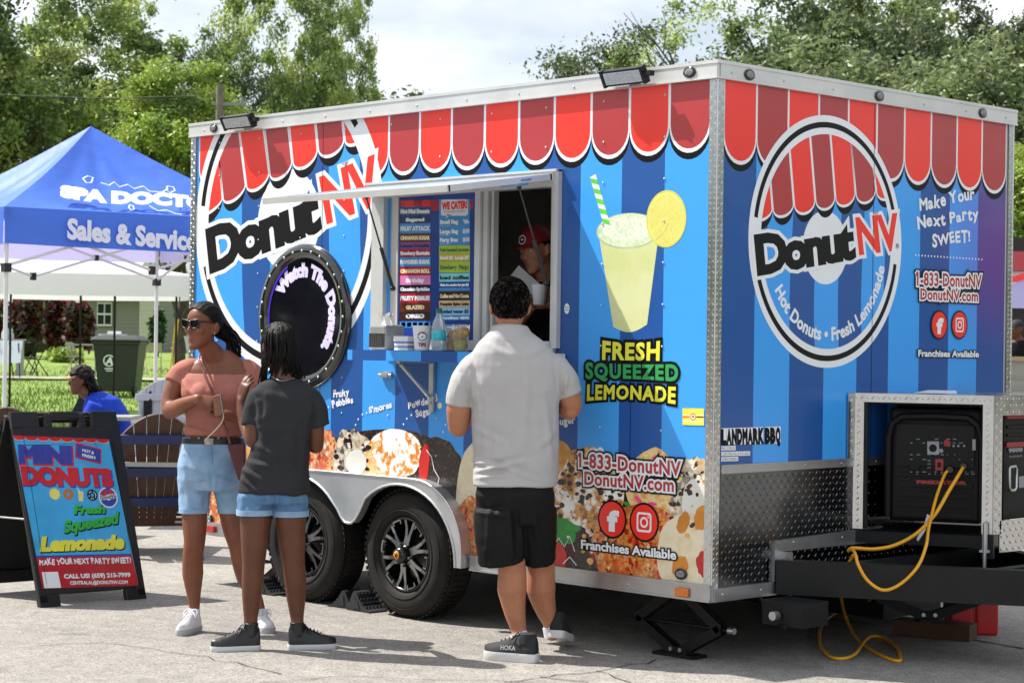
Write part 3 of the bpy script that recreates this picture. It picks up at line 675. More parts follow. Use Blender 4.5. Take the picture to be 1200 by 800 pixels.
# ---- end wall wrap ---------------------------------------------------------------
FE = Flat((-.002, 0, 0), (0, 1, 0), (0, 0, 1), (1, 0, 0))
purple = mat('print_purple_fade', '1c5096', .22, var=0, coat=.1)
def purple_mat():
    m = bpy.data.materials.new('print_purple_fade'); m.use_nodes = True; n = m.node_tree; b = n.nodes['Principled BSDF']
    b.inputs['Roughness'].default_value = .22; b.inputs['Coat Weight'].default_value = .1
    return m
def fade(name, c, c2):
    m = bpy.data.materials.new(name); m.use_nodes = True; n = m.node_tree; b = n.nodes['Principled BSDF']; b.inputs['Roughness'].default_value = .22; b.inputs['Coat Weight'].default_value = .1
    g = n.nodes.new('ShaderNodeNewGeometry'); sp = n.nodes.new('ShaderNodeSeparateXYZ'); n.links.new(g.outputs['Position'], sp.inputs[0])
    vm = n.nodes.new('ShaderNodeVectorMath'); vm.operation = 'DISTANCE'; vm.inputs[1].default_value = (0, 2.45, 2.08); n.links.new(g.outputs['Position'], vm.inputs[0])
    r = n.nodes.new('ShaderNodeMapRange'); r.interpolation_type = 'SMOOTHSTEP'; r.inputs[1].default_value = .05; r.inputs[2].default_value = .75; r.inputs[3].default_value = .6; r.inputs[4].default_value = 0
    n.links.new(vm.outputs['Value'], r.inputs[0])
    mixn = n.nodes.new('ShaderNodeMix'); mixn.data_type = 'RGBA'; n.links.new(r.outputs[0], mixn.inputs[0]); mixn.inputs[6].default_value = (*srgb(c), 1); mixn.inputs[7].default_value = (*srgb(c2), 1)
    n.links.new(mixn.outputs[2], b.inputs['Base Color']); return m
WRAPE = [fade('print_sky_blue_fade', '3b9aea', '6a5ac8'), fade('print_deep_blue_fade', '1c5096', '7a2c86')] + WRAP[2:]
ey = .299 + (np.arange(-1, 10)*.2776)
for i in range(9):
    a, b = max(.05, ey[i]), min(TW-.06, ey[i+1]); FE.poly([(a, .955), (b, .955), (b, 2.79), (a, 2.79)], 0, 1 if i % 2 == 0 else 0)
for i in range(10):
    x0 = .05 + i*.2470; x1 = x0 + .2470
    for dz, g, lay, k in ((-.032, .0, 1, 6), (-.0, 0., 2, 3), (.011, -.007, 3, 4 if i % 2 == 0 else 5)):
        FE.poly(scallop(x0, x1, 2.79, 2.39+dz, grow=g), lay, k)
FE.line([(1.262, .96), (1.262, 2.79)], .004, 15, 2)
FE.build('striped_wrap', WRAPE, T)
F2 = Flat((-.002, 0, 0), (0, 1, 0), (0, 0, 1), (1, 0, 0)); C2 = (.880, 2.054)
round_logo(F2, C2, .635, None, (16, 171), (195, 351), ([(880,225),(903,216),(925.7,176.8),(949.7,162),(973.5,158.7),(998,168),(1023.5,201),(1050,205)], [(881.5,252),(905.7,244.8),(930.6,239.5),(955.7,235),(979,231),(1002.8,225.6),(1026.9,222),(1051,218)], [(893.4,259.6),(917.8,255.4),(943.3,252),(967.8,247),(991,243),(1014.5,239.5),(1038,235.6)], EN), (EN(967.5, 290), .185), R(3),
    (EN(890, 320), EN(1001, 301), EN(886, 275)), (EN(1008, 297), EN(1054, 291), EN(1003.5, 254)))
def arc_warp(C, r0, r1, a0, a1, inner=True):
    def w(u, v):
        a = R(a0+(a1-a0)*u); r = r0+(r1-r0)*v; return np.array([C[0]+r*math.cos(a), C[1]+r*math.sin(a)])
    return w
ang = lambda C, p: math.degrees(math.atan2(p[1]-C[1], p[0]-C[0]))
a0 = ang(C2, EN(911, 338)); a1 = ang(C2, EN(1037, 314))
F2.text('Hot Donuts \u2022 Fresh Lemonade', (0, 0), (1, 0), (0, .07), 11, 3, bev=.0035, warp=arc_warp(C2, .497, .430, a0 if a0 < 0 else a0-360, a1))
F2.text('R', EN(1051, 290), EN(1053, 289.6), EN(1051, 286.5), 11, 6); F2.ring(EN(1051.7, 288.4), .010, .013, 11, 6)
F2.build('round_logo', WRAP, T)

# ---- lettering --------------------------------------------------------------------
def phone_block(F, P, web, l1, l2, icons, fr, rr):
    for body, (a, b, c) in (('1-833-DonutNV', l1), ('DonutNV.com', l2)):
        a, b, c = P(*a), P(*b), P(*c); h = np.hypot(*(c-a))
        if body[0] == '1':                               # the flag of the numeral one
            pt = lambda u, v: a+(b-a)*u+(c-a)*v
            for lay, k, ex in ((49, 6, .58), (51, 3, .34), (53, 5, .10)): F.line([pt(.012+ex*.01, .99), pt(-.016-ex*.012, .76-ex*.09)], h*(.12+ex), lay, k)
        F.text(body, a, b, c, 50, 6, bev=h*.30, space=1.06); F.text(body, a, b, c, 52, 3, bev=h*.18, space=1.06); F.text(body, a, b, c, 54, 5, bev=h*.045, space=1.06)
    for (c, kind) in icons:
        c = P(*c); F.disc(c, rr*1.12, 50, 6); F.disc(c, rr, 52, 4)
        if kind == 'f':
            F.text('f', c+np.array([-.26, -.62])*rr, c+np.array([.40, -.62])*rr, c+np.array([-.26, .5])*rr, 54, 3, bev=rr*.09)
        else:
            q = rr*.56; rc = rr*.2
            def rrect(q, rc): return [np.array(c)+np.array([sx_*(q-rc)+rc*math.cos(t), sy_*(q-rc)+rc*math.sin(t)]) for (sx_, sy_, t0) in ((1,1,0),(-1,1,90),(-1,-1,180),(1,-1,270)) for t in np.radians(np.linspace(t0, t0+90, 6))]
            o_, i_ = rrect(q, rc), rrect(q*.78, rc*.7); n = len(o_)
            F.m.add([F.P(p, 54) for p in o_+i_], [(i, (i+1) % n, n+(i+1) % n, n+i) for i in range(n)], 3, False)
            F.ring(c, rr*.19, rr*.31, 54, 3, n=32); F.disc(c+np.array([.31, .31])*rr, rr*.06, 54, 3, 12)
    a, b, c = (P(*q) for q in fr); h = np.hypot(*(c-a))
    F.text('Franchises Available', a, b, c, 50, 6, bev=h*.20); F.text('Franchises Available', a, b, c, 52, 3, bev=h*.05)
FB = Flat((0, .002, 0), (1, 0, 0), (0, 0, 1), (0, -1, 0))
phone_block(FB, SD, 0, ((680,546.5),(798,557),(680,530)), ((686,567),(790,575.5),(686,551.5)), (((718,608),'f'),((755.5,611.6),'i')), ((682,642),(792.5,655),(682,631.5)), .086)
FB.build('phone_lettering', WRAP, T)
FC = Flat((-.002, 0, 0), (0, 1, 0), (0, 0, 1), (1, 0, 0))
phone_block(FC, EN, 0, ((1074,334),(1149,336.4),(1074,318.5)), ((1078,350.5),(1145,353),(1078,337.5)), (((1100,380.6),'f'),((1123.8,380.6),'i')), ((1075.5,417.3),(1146,418.3),(1075.5,409.6)), .070)
for body, a, b, h, sd in (('Make Your', (1078,246), (1143,233), 14, 3), ('Next Party', (1076,269), (1148,254.6), 14, 5), ('SWEET!', (1093,288.5), (1138,281.5), 14, 8)):
    FC.hand(body, EN(*a), EN(*b), np.hypot(*(EN(a[0], a[1]-h)-EN(*a))), 20, 3, .0032, sd)
for t in np.linspace(0, 1, 22): FC.disc(EN(1073+77.6*t, 299+5*t), .006, 20, 3, 8)
FC.build('end_lettering', WRAP, T)
FL = Flat((0, .002, 0), (1, 0, 0), (0, 0, 1), (0, -1, 0)); LM = [green_p, yellow_p, black_p, white_p]
for body, a, b, c, k in (('FRESH', (706.5,420.5), (772,421.5), (707,401)  , 1), ('SQUEEZED', (687,441.5), (794,444.5), (687,425.5), 0), ('LEMONADE', (688.5,465.5), (791,469), (689,450), 1)):
    a, b, c = SD(*a), SD(*b), SD(*c); h = np.hypot(*(c-a))
    def warp(u, v, a=a, b=b, c=c, body=body):
        s = 1+.20*(abs(u-.5)*2)**2*(1 if body != 'FRESH' else .6)
        if body == 'FRESH': return a+(b-a)*u+(c-a)*v*s
        if body == 'SQUEEZED': return a+(b-a)*u+(c-a)*(.5+(v-.5)*s)
        return a+(b-a)*u+(c-a)*(1-(1-v)*s)
    FL.text(body, a, b, c, 20, 2, bev=h*.23, warp=warp, space=1.14); FL.text(body, a, b, c, 22, k, bev=h*.055, warp=warp, space=1.14)
FL.build('lemonade_lettering', LM, T)
for body, a, b, h, sd in (('Fruity', (391,465.4), (410,463), 8, 1), ('Pebbles', (390,477.3), (414.7,471), 8, 2), ("S'mores", (433,483.3), (460,477.3), 7, 3), ('Powdered', (479,478.4), (513.8,469.5), 8, 4), ('Sugar', (488,489), (507,484), 8, 5), ('Sugar', (652,498), (675,495.5), 9, 6)):
    FH = Flat((0, .002, 0), (1, 0, 0), (0, 0, 1), (0, -1, 0)); FH.hand(body, SD(*a), SD(*b), np.hypot(*(SD(a[0], a[1]-h)-SD(*a))), 20, 0, .0026, sd); FH.build('flavour_word', [white_p], T)
# ---- printed cup of lemonade ------------------------------------------------------
def rampmat(name, c1, c2, sc, lo=.4, hi=.6, rough=.24, kind='noise', det=5):
    m = bpy.data.materials.new(name); m.use_nodes = True; n = m.node_tree; b = n.nodes['Principled BSDF']; b.inputs['Roughness'].default_value = rough; b.inputs['Coat Weight'].default_value = .2
    t = n.nodes.new('ShaderNodeTexNoise' if kind == 'noise' else 'ShaderNodeTexVoronoi'); t.inputs['Scale'].default_value = sc
    if kind == 'noise': t.inputs['Detail'].default_value = det; t.inputs['Roughness'].default_value = .65
    tcn = n.nodes.new('ShaderNodeTexCoord'); n.links.new(tcn.outputs['Object'], t.inputs[0])
    r = n.nodes.new('ShaderNodeValToRGB'); r.color_ramp.elements[0].position = lo; r.color_ramp.elements[1].position = hi
    cs = [c1, c2] if isinstance(c2, str) else [c1]+list(c2)
    r.color_ramp.elements[0].color = (*srgb(cs[0]), 1); r.color_ramp.elements[1].color = (*srgb(cs[-1]), 1)
    for i, c in enumerate(cs[1:-1]):
        e = r.color_ramp.elements.new(lo+(hi-lo)*(i+1)/(len(cs)-1)); e.color = (*srgb(c), 1)
    n.links.new(t.outputs['Fac' if kind == 'noise' else 'Color'] if kind == 'noise' else t.outputs['Color'], r.inputs[0]); n.links.new(r.outputs[0], b.inputs['Base Color']); return m
FCp = Flat((0, .002, 0), (1, 0, 0), (0, 0, 1), (0, -1, 0))
CUPM = [rampmat('print_lemonade', 'c6cc8c', 'd0d4a2', 3), rampmat('print_cup_rim', 'bccfa8', ['d8e2c8', 'c3d3ac'], 22), mat('print_straw_green', '62c33c', .3), white_p, rampmat('print_lemon_peel', 'cbc44a', 'd4ce5c', 30), rampmat('print_lemon_flesh', 'd2cc5c', ['d8d47c', 'd0ca58'], 40), rampmat('print_ice', 'b9cba0', ['e3ead6', 'a9be90'], 40, .3, .7), mat('print_cup_line', 'a9b78c', .3), mat('print_lemon_pith', 'd8d478', .3)]
body = [SD(701, 272), SD(718.5, 383)] + [SD(718.5+39.5*t, 383-3*t+7.5*math.sin(math.pi*t)) for t in np.linspace(.06, .94, 14)] + [SD(758, 380), SD(770.5, 284), SD(772.5, 271)]
FCp.poly(body, 4, 0)
cr_ = SD(735.6, 270.5); A = np.linspace(0, 2*math.pi, 40, endpoint=False)
rx = (SD(772.5, 270)-SD(699, 270))[0]/2; rz = (SD(736, 250)-SD(736, 291))[1]/2
el = lambda kx, kz, dz=0: [cr_+np.array([kx*rx*math.cos(a)+.02*0, kz*rz*math.sin(a)+dz-.035*rx*math.cos(a)*0]) for a in A]
FCp.poly(el(1.02, 1.02), 5, 7); FCp.poly(el(.985, .96, .002), 6, 1); FCp.poly(el(.86, .70, .012), 7, 6)
for i in range(12):
    a = rnd.uniform(0, 6.28); q = cr_+np.array([math.cos(a)*rx*.6*rnd.random()**.5, math.sin(a)*rz*.5*rnd.random()**.5+.015]); s = rnd.uniform(.012, .028)
    FCp.line([q+s*np.array([math.cos(t), math.sin(t)*.7]) for t in np.linspace(a, a+rnd.uniform(2, 5), 8)], .003, 8, 1 if i % 2 else 3)
p0, p1 = SD(694.5, 206), SD(712.5, 268); d = p1-p0; Ln = np.hypot(*d); d /= Ln; q = np.array([-d[1], d[0]])*.021
FCp.poly([p0-q, p0+q, p1+q, p1-q], 9, 3)
for i in range(5):
    t = .06+i*.19; a = p0+d*Ln*t; b = p0+d*Ln*(t+.10); sh = d*.03
    FCp.poly([a-q-sh*.5, a+q+sh*.5, b+q+sh*.5, b-q-sh*.5], 10, 2)
lc = SD(780.5, 256.5); lr = (SD(780, 223)-SD(780, 290))[1]/2; lx = .93
FCp.disc(lc, lr*lx, 9, 4, 48, ry=lr); FCp.disc(lc, lr*lx*.93, 10, 8, 48, ry=lr*.93)
for i in range(9):
    a = 2*math.pi*i/9+.2; FCp.poly([lc+lr*.86*np.array([lx*math.cos(t)*f, math.sin(t)*f]) for t, f in ((a+.06, .12), (a+.05, .97), (a+.2, 1), (a+.5, 1), (a+.65, .97), (a+.64, .12))], 11, 5)
FCp.line([SD(768, 281), SD(775, 276), SD(780, 269), SD(783, 262)], .004, 12, 7)
FCp.build('lemonade_print', CUPM, T)
# ---- printed doughnuts along the skirt ----------------------------------------------
def crumb(name, base, base2, crumbs, sc, cover, patch=7.):
    """printed photograph of a doughnut: patchy glaze under a scatter of crumbs"""
    m = bpy.data.materials.new(name); m.use_nodes = True; n = m.node_tree; b = n.nodes['Principled BSDF']; b.inputs['Roughness'].default_value = .24; b.inputs['Coat Weight'].default_value = .2
    tcn = n.nodes.new('ShaderNodeTexCoord'); co = tcn.outputs['Object']
    def noise(s, d=4):
        t = n.nodes.new('ShaderNodeTexNoise'); t.inputs['Scale'].default_value = s; t.inputs['Detail'].default_value = d; n.links.new(co, t.inputs[0]); return t.outputs[0]
    def ramp(src, cols, lo, hi, const=False):
        r = n.nodes.new('ShaderNodeValToRGB'); r.color_ramp.interpolation = 'CONSTANT' if const else 'LINEAR'
        r.color_ramp.elements[0].position = lo; r.color_ramp.elements[1].position = hi
        r.color_ramp.elements[0].color = (*srgb(cols[0]), 1); r.color_ramp.elements[1].color = (*srgb(cols[-1]), 1)
        for i, c in enumerate(cols[1:-1]): r.color_ramp.elements.new(lo+(hi-lo)*(i+1)/(len(cols)-1)).color = (*srgb(c), 1)
        n.links.new(src, r.inputs[0]); return r.outputs[0]
    glaze = ramp(noise(patch, 6), [base, base2], .38, .62)
    wob = n.nodes.new('ShaderNodeTexNoise'); wob.inputs['Scale'].default_value = 60; n.links.new(co, wob.inputs[0])
    ad = n.nodes.new('ShaderNodeVectorMath'); ad.operation = 'MULTIPLY_ADD'; n.links.new(wob.outputs['Color'], ad.inputs[0]); ad.inputs[1].default_value = (.02, .02, .02); n.links.new(co, ad.inputs[2])
    v = n.nodes.new('ShaderNodeTexVoronoi'); v.inputs['Scale'].default_value = sc; n.links.new(ad.outputs[0], v.inputs[0])
    sp = n.nodes.new('ShaderNodeSeparateColor'); n.links.new(v.outputs['Color'], sp.inputs[0])
    cc = ramp(sp.outputs[0], crumbs, .1, .9)
    mk = n.nodes.new('ShaderNodeMath'); mk.operation = 'MULTIPLY_ADD'; n.links.new(noise(patch*1.3, 3), mk.inputs[0]); mk.inputs[1].default_value = 1.6; n.links.new(sp.outputs[1], mk.inputs[2])
    th = n.nodes.new('ShaderNodeMath'); th.operation = 'GREATER_THAN'; n.links.new(mk.outputs[0], th.inputs[0]); th.inputs[1].default_value = 1.3+(.5-cover)*1.2
    dd = n.nodes.new('ShaderNodeMapRange'); dd.inputs[1].default_value = .0; dd.inputs[2].default_value = .75; dd.inputs[3].default_value = 1.1; dd.inputs[4].default_value = .55; n.links.new(v.outputs['Distance'], dd.inputs[0])
    ml = n.nodes.new('ShaderNodeVectorMath'); ml.operation = 'SCALE'; n.links.new(cc, ml.inputs[0]); n.links.new(dd.outputs[0], ml.inputs['Scale'])
    mx_ = n.nodes.new('ShaderNodeMix'); mx_.data_type = 'RGBA'; n.links.new(th.outputs[0], mx_.inputs[0]); n.links.new(glaze, mx_.inputs[6]); n.links.new(ml.outputs[0], mx_.inputs[7])
    n.links.new(mx_.outputs[2], b.inputs['Base Color']); return m
DN = [crumb('print_fruity', 'c8502a', 'e0b070', ['c22a1a', 'e9a23c', 'f0d7a8', 'd8542c', 'f4e6c8', 'c84a2a'], 36, .6), crumb('print_smores', 'd9cdb4', 'b49a78', ['1d100c', 'efe7d6', '2a1610', 'e4d8c0', 'f4efe2'], 30, .62, 7), mat('print_marshmallow', 'd8d6cf', .3, var=.06, vscale=5), rampmat('print_powder', 'cf7a1e', ['dc9440', 'f2eee8', 'f6f3ee'], 15, .40, .56), crumb('print_choc', '120b09', '2e1a12', ['0a0706', '3a2418', '18100c', '5a4030'], 70, .7, 6), mat('print_icing_red', 'b8201a', .2, var=.3, vscale=4), rampmat('print_cream', 'cdb98e', ['e2d6bc', 'd6c6a0'], 6, .35, .65), rampmat('print_oreo', '8a5224', ['b87a3a', 'd8a868', 'ece8e2', 'f4f2ee'], 10, .36, .60), crumb('print_orange_crumb', 'c4421e', 'e08a3c', ['c22416', 'f0b060', 'e86a2a', 'f2d89a', 'd83a20', 'e8a040'], 46, .7), mat('print_amber', 'c8802a', .3, var=.2, vscale=9), mat('print_leaf_green', '2f8e3a', .3, var=.3, vscale=12), mat('print_dark_red', '3c0d0d', .25, var=.4, vscale=7), rampmat('print_dough', 'c08030', 'dba85e', 9), mat('print_sprinkle', 'e24a86', .3), mat('print_sprinkle_blue', '3f9ad8', .3), mat('print_sprinkle_yellow', 'ead04a', .3), white_p, rampmat('print_caramel', 'cf9a50', ['e6cc98', 'd8a860'], 14)]
FD = Flat((0, .002, 0), (1, 0, 0), (0, 0, 1), (0, -1, 0))
def blob(c, rx, ry, k, lay, rot=0., rough=.05, seed=0, px=True, n=44):
    P = []
    for a in np.linspace(0, 2*math.pi, n, endpoint=False):
        f = 1+rough*(mnoise.noise(Vector((math.cos(a)*2.2+seed*3.1, math.sin(a)*2.2, seed)))*2+.6*mnoise.noise(Vector((math.cos(a)*7+seed, math.sin(a)*7, seed))))
        x, y = rx*f*math.cos(a), ry*f*math.sin(a); P.append(SD(c[0]+x*math.cos(rot)-y*math.sin(rot), c[1]+x*math.sin(rot)+y*math.cos(rot)))
    P = clip_half(P, (0, .393), (0, 1)); P = clip_half(P, (-.0455, 0), (-1, 0)) if len(P) > 2 else P; P = clip_half(P, (TX0+.05, 0), (1, 0)) if len(P) > 2 else P
    if len(P) > 2:
        for q in clip_arch(P): FD.poly(q, lay, k)
for c_, w_, h_ in (((742,628),90,80),((640,640),60,70),((450,545),90,42),((340,560),60,50)): blob(c_, w_, h_, 4, 3, 0, .03, 77)
for i, (c, rx, ry, k, rgh) in enumerate([
    ((240,590),24,55,0,.06),((275,570),30,52,8,.06),((310,560),30,50,12,.04),((345,550),28,42,1,.08),((378,545),22,44,0,.07),
    ((413,545),25,43,1,.09),((462,540),36,38,3,.03),((446,545),20,30,17,.03),((512,575),36,62,4,.06),((566,585),32,72,6,.02),((556,640),28,60,8,.06),
    ((604,620),40,78,8,.05),((655,560),22,44,12,.03),((690,585),42,60,7,.06),((768,572),34,46,17,.05),((812,600),30,66,1,.09),((662,650),34,40,11,.05),((720,660),50,40,4,.05),
    ((816,590),17,30,2,.02),((654,622),24,16,10,.15),((748,642),54,52,8,.05),((806,652),36,52,6,.03)]):
    blob(c, rx, ry, k, 4+i*.7, 0, rgh, i+1)
for i, (c, rx, ry, k, ro) in enumerate([((417.5,541),12,15,2,0),((466,535),28,24,3,0),((497,545),6,26,5,.1),((801,612),7,13,9,.3),((822,606),8,15,9,.2),((797,663),9,12,9,.4),((825,660),9,15,5,0),((742,556),4,1.8,13,.4),((752,541),4,1.8,10,.9),((783,545),4,1.8,14,.5),((796,560),4,1.8,15,.3),((768,535),4,1.8,13,-.4),((757,533),3.5,1.6,15,.2),((760,548),5,2,14,-.3),((775,543),5,2,15,.2),((790,552),5,2,13,-.6),((735,590),5,2,10,.5),((650,655),14,20,5,.2),((765,590),5,2,13,.2),((748,585),6,2.4,13,.9),((770,577),5,2,10,-.2)]):
    blob(c, rx, ry, k, 22+i*.5, ro, .09, 40+i)
rq = random.Random(12)
for (cx, cy, rx, ry, n_, cols) in ((692,585,42,64,150,(4,4,4,16,12)), (812,590,26,52,80,(4,4,4,12,6)), (604,620,36,60,30,(8,12,5)), (720,655,44,34,60,(4,12,8,5)), (413,540,22,36,34,(4,4,11,6,6)), (275,575,24,44,0,(0,))):
    for i in range(n_):
        a = rq.uniform(0, 6.28); f = math.sqrt(rq.random()); s_ = rq.uniform(1.0, 3.6)
        blob((cx+rx*f*math.cos(a), cy+ry*f*math.sin(a)), s_, s_*rq.uniform(.5, 1.5), rq.choice(cols), 15+i*.06, rq.uniform(0, 3), .22, 100+i, n=9)
for pts in ([(500,527),(506,535),(509,550),(515,560),(513,568),(520,574)], [(648,640),(655,630),(662,640),(668,628),(674,646)], [(660,660),(668,652),(676,662)], [(690,640),(698,632),(702,645)]):
    FD.line([SD(*p) for p in pts], .006, 31, 16)
FD.build('doughnut_print', DN, T)
# ---- stickers ------------------------------------------------------------------
FK = Flat((0, .002, 0), (1, 0, 0), (0, 0, 1), (0, -1, 0)); SM = [mat('sticker_yellow', 'e6dc50', .3), white_p, black_p, red_d, mat('sticker_orange', 'd87a28', .3), mat('sticker_cream', 'e8e2b0', .3)]
FK.poly([SD(799.8,478), SD(825,478.5), SD(825,498.3), SD(799.8,497.6)], 20, 0); FK.poly([SD(800,485.5), SD(825,486), SD(825,487.5), SD(800,487)], 21, 5); FK.poly([SD(800,492.5), SD(825,493), SD(825,494.5), SD(800,494)], 21, 5)
FK.poly([SD(800,487.2), SD(808,487.4), SD(808,489.4), SD(800,489.2)], 21, 4); FK.poly([SD(816,487.6), SD(824.6,487.8), SD(824.6,489.2), SD(816,489)], 21, 2); FK.disc(SD(812.3,488.2), .017, 22, 3, 20); FK.disc(SD(812.3,488.2), .013, 23, 1, 20); FK.disc(SD(812.3,488), .006, 24, 3, 10)
FK.build('sticker', SM, T); FK = Flat((0, .002, 0), (1, 0, 0), (0, 0, 1), (0, -1, 0))
FK.poly([SD(660+x/4.7,y) for x,y in ((0,357.5),(17,357.5),(17,366),(0,366))], 20, 1) if False else None
FK.disc(SD(664.4,361.6), .019, 20, 1, 20, ry=.027); FK.line([SD(662,360), SD(667,360.4)], .003, 21, 2); FK.line([SD(662,363), SD(667,363.4)], .003, 21, 2)
FK.build('sticker', SM, T); FK = Flat((0, .002, 0), (1, 0, 0), (0, 0, 1), (0, -1, 0)); FK.disc(SD(515.5,475), .018, 20, 5, 20)
FK.build('sticker', SM, T)
FK = Flat((-.002, 0, 0), (0, 1, 0), (0, 0, 1), (1, 0, 0))
for i in range(11):
    if i == 8: continue
    a, b = 845+i*6.35, 845+(i+1)*6.35-.25; t = lambda x: (x-845)/70
    ch = 'LANDMARK BBQ'[i if i < 8 else i+0] if i < 8 else 'BBQ'[i-9] if i >= 9 else ''
letters = [('LANDMARK', 845.0, 894.6), ('BBQ', 896.2, 914.8)]
for w, a, b in letters:
    n = len(w); st = (b-a)/n
    for i, ch in enumerate(w):
        x0, x1 = a+i*st+.1, a+(i+1)*st-.15; yt = lambda x: 501.6-(x-845)/70*2.2; yb = lambda x: 521-(x-845)/70*1.6
        FK.poly([EN(x0, yb(x0)), EN(x1, yb(x1)), EN(x1, yt(x1)), EN(x0, yt(x0))], 20, 1)
        FK.text(ch, EN(x0+.7, yb(x0)-1.6), EN(x1-.7, yb(x1)-1.6), EN(x0+.7, yt(x0)+1.6), 21, 2, bev=.008)
for w, a, b, y in (('RECORDS', 845, 862, 527.6), ('CENTREVILLE ROADS', 845, 879, 534), ('SUBSCRIBERS', 845, 865, 540.3)):
    FK.poly([EN(a, y), EN(b, y-.5), EN(b, y-5.6), EN(a, y-5)], 20, 1); FK.text(w, EN(a+.7, y-1), EN(b-.7, y-1.4), EN(a+.7, y-4.2), 21, 2)
FK.build('letter_stickers', SM, T)

# ---- metal trims ------------------------------------------------------------------
mb = MB(); zt0 = TZ1-.083
mb.box((TX0-.012, -.022, zt0), (.012, .0, TZ1)); mb.box((.0, .0015, zt0), (.018, TW+.02, TZ1)); mb.box((TX0-.012, .0015, zt0), (TX0, TW+.02, TZ1)); mb.box((TX0, TW, zt0), (0, TW+.02, TZ1))
mb.box((TX0-.014, -.026, TZ1-.012), (.022, .03, TZ1+.004)); mb.box((-.03, .031, TZ1-.012), (.022, TW+.02, TZ1+.004))
mb.box((TX0-.012, -.027, zt0+.0), (.016, -.022, zt0+.008)); mb.box((.018, -.02, zt0), (.023, TW+.02, zt0+.008))
for x in np.arange(TX0+.15, -.05, .4): mb.ellipsoid((x, -.023, zt0+.035), (.007,0,0), (0,.004,0), (0,0,.007), 6, 4, 1)
for y in np.arange(.08, TW, .4): mb.ellipsoid((.019, y, zt0+.035), (.004,0,0), (0,.007,0), (0,0,.007), 6, 4, 1)
mb.build('roof_trim', [alu_p, alu], T)
mb = MB(); zb1 = .393
mb.box((FX1+.05, -.024, TZ0), (.012, .0, zb1)); m0 = MB(); m0.box((TX0-.012, -.024, TZ0), (FX0-.02, .0, zb1)); m0.build('bottom_rail', [alu], T)
mb.box((FX1+.05, -.030, zb1-.010), (.012, -.024, zb1)); mb.box((FX1+.05, -.030, TZ0), (.012, -.024, TZ0+.010))
ye = EN(911, 690)[0]
mb.box((.0, .0015, TZ0), (.02, ye, .376)); mb.prism([(.02, ye-.05, .376), (.02, ye, TZ0+.001), (.02, ye, .52), (.02, ye-.05, .57)], (-.0185, 0, 0)); mb.prism([(.0205, ye-.049, .572), (.0205, ye+.001, .52), (.0205, 1.35, .52), (.0205, 1.35, .60)], (-.0185, 0, 0))
mb.box((.0015, ye-.012, TZ0+.002), (.09, ye+.004, .521))
for x in np.arange(FX1+.2, 0, .33): mb.ellipsoid((x, -.025, .35), (.007,0,0), (0,.004,0), (0,0,.007), 6, 4, 0)
for y in (.06, .35): mb.ellipsoid((.021, y, .345), (.004,0,0), (0,.007,0), (0,0,.007), 6, 4, 0)
for y in (.6, 1.0): mb.ellipsoid((.021, y, .56), (.004,0,0), (0,.007,0), (0,0,.007), 6, 4, 0)
mb.build('bottom_rail', [alu], T)
def corner(x, y, sx_, sy_):
    mb = MB(); w = .05; z0, z1 = .376, TZ1-.083; ox, oy = x+sx_*.006, y+sy_*.006
    mb.box((min(ox-sx_*w, ox), min(oy, oy-sy_*.003), z0), (max(ox-sx_*w, ox), max(oy, oy-sy_*.003), z1), 0)
    mb.box((min(ox, ox-sx_*.003), min(oy-sy_*w, oy-sy_*.0035), z0), (max(ox, ox-sx_*.003), max(oy-sy_*w, oy-sy_*.0035), z1), 0)
    lug_field(mb, (ox-sx_*w if sx_ > 0 else ox, oy, z0), (1,0,0), (0,0,1), (0, sy_, 0), w, z1-z0, .025, 0)
    lug_field(mb, (ox, oy-sy_*w if sy_ > 0 else oy, z0), (0,1,0), (0,0,1), (sx_, 0, 0), w, z1-z0, .025, 0)
    mb.tube([(ox-sx_*.002, oy-sy_*.002, z0), (ox-sx_*.002, oy-sy_*.002, z1)], .005, 8, 0)
    mb.build('corner_trim', plate, T)
corner(0, 0, 1, -1); corner(TX0, 0, -1, -1); corner(0, TW, 1, 1)
mb = MB(); mb.box((.0, .052, .377), (.004, TW-.05, .916), 0); lug_field(mb, (.004, .056, .38), (0,1,0), (0,0,1), (1,0,0), 1.6, .53, .028, 0)
mb.build('stone_guard', mat('stone_guard_plate', '696b6f', .18, 1., var=.1, vscale=8, bump=.05, bscale=8), T)
mb = MB(); mb.box((.0, .052, .9165), (.009, TW-.05, .958)); mb.box((.009, .052, .948), (.013, TW-.05, .958)); mb.box((.009, .052, .9165), (.012, TW-.05, .922))
for y in np.arange(.1, 2.5, .3): mb.ellipsoid((.010, y, .935), (.004,0,0), (0,.006,0), (0,0,.006), 6, 4)
mb.build('guard_trim', alu, T)
# ---- small lamps
def marker(c, n, u, amber=False):
    c = np.asarray(c, float); n = np.asarray(n, float); u = np.asarray(u, float); b = MB()
    b.lathe(c, n, [(.0, .014), (.013, .013), (.019, .007), (.020, 0), (.0, -.002)], 20, 1)
    b.v = [tuple(c + (np.array(p)-c) + u*((np.array(p)-c) @ u)*.55) for p in b.v]
    q = MB(); q.lathe(c, n, [(.026, -.001), (.027, .006), (.020, .009), (.0, .008)], 20, 0); q.v = [tuple(c + (np.array(p)-c) + u*((np.array(p)-c) @ u)*.45) for p in q.v]
    q.merge(b, 1); q.build('marker_light', [blackg, mat('clear_lens', '77777a', .12, var=.4, vscale=90, coat=.3)], T)
for x in (-.155, -4.02): marker((x, -.022, TZ1-.042), (0,-1,0), (1,0,0))
for y in (.21, 1.27, 2.24): marker((.018, y, TZ1-.045), (1,0,0), (0,1,0))
p = SD(799, 672); marker((p[0], -.004, p[1]), (0,-1,0), (1,0,0)); p = SD(246, 607); marker((p[0], -.004, p[1]), (0,-1,0), (1,0,0))
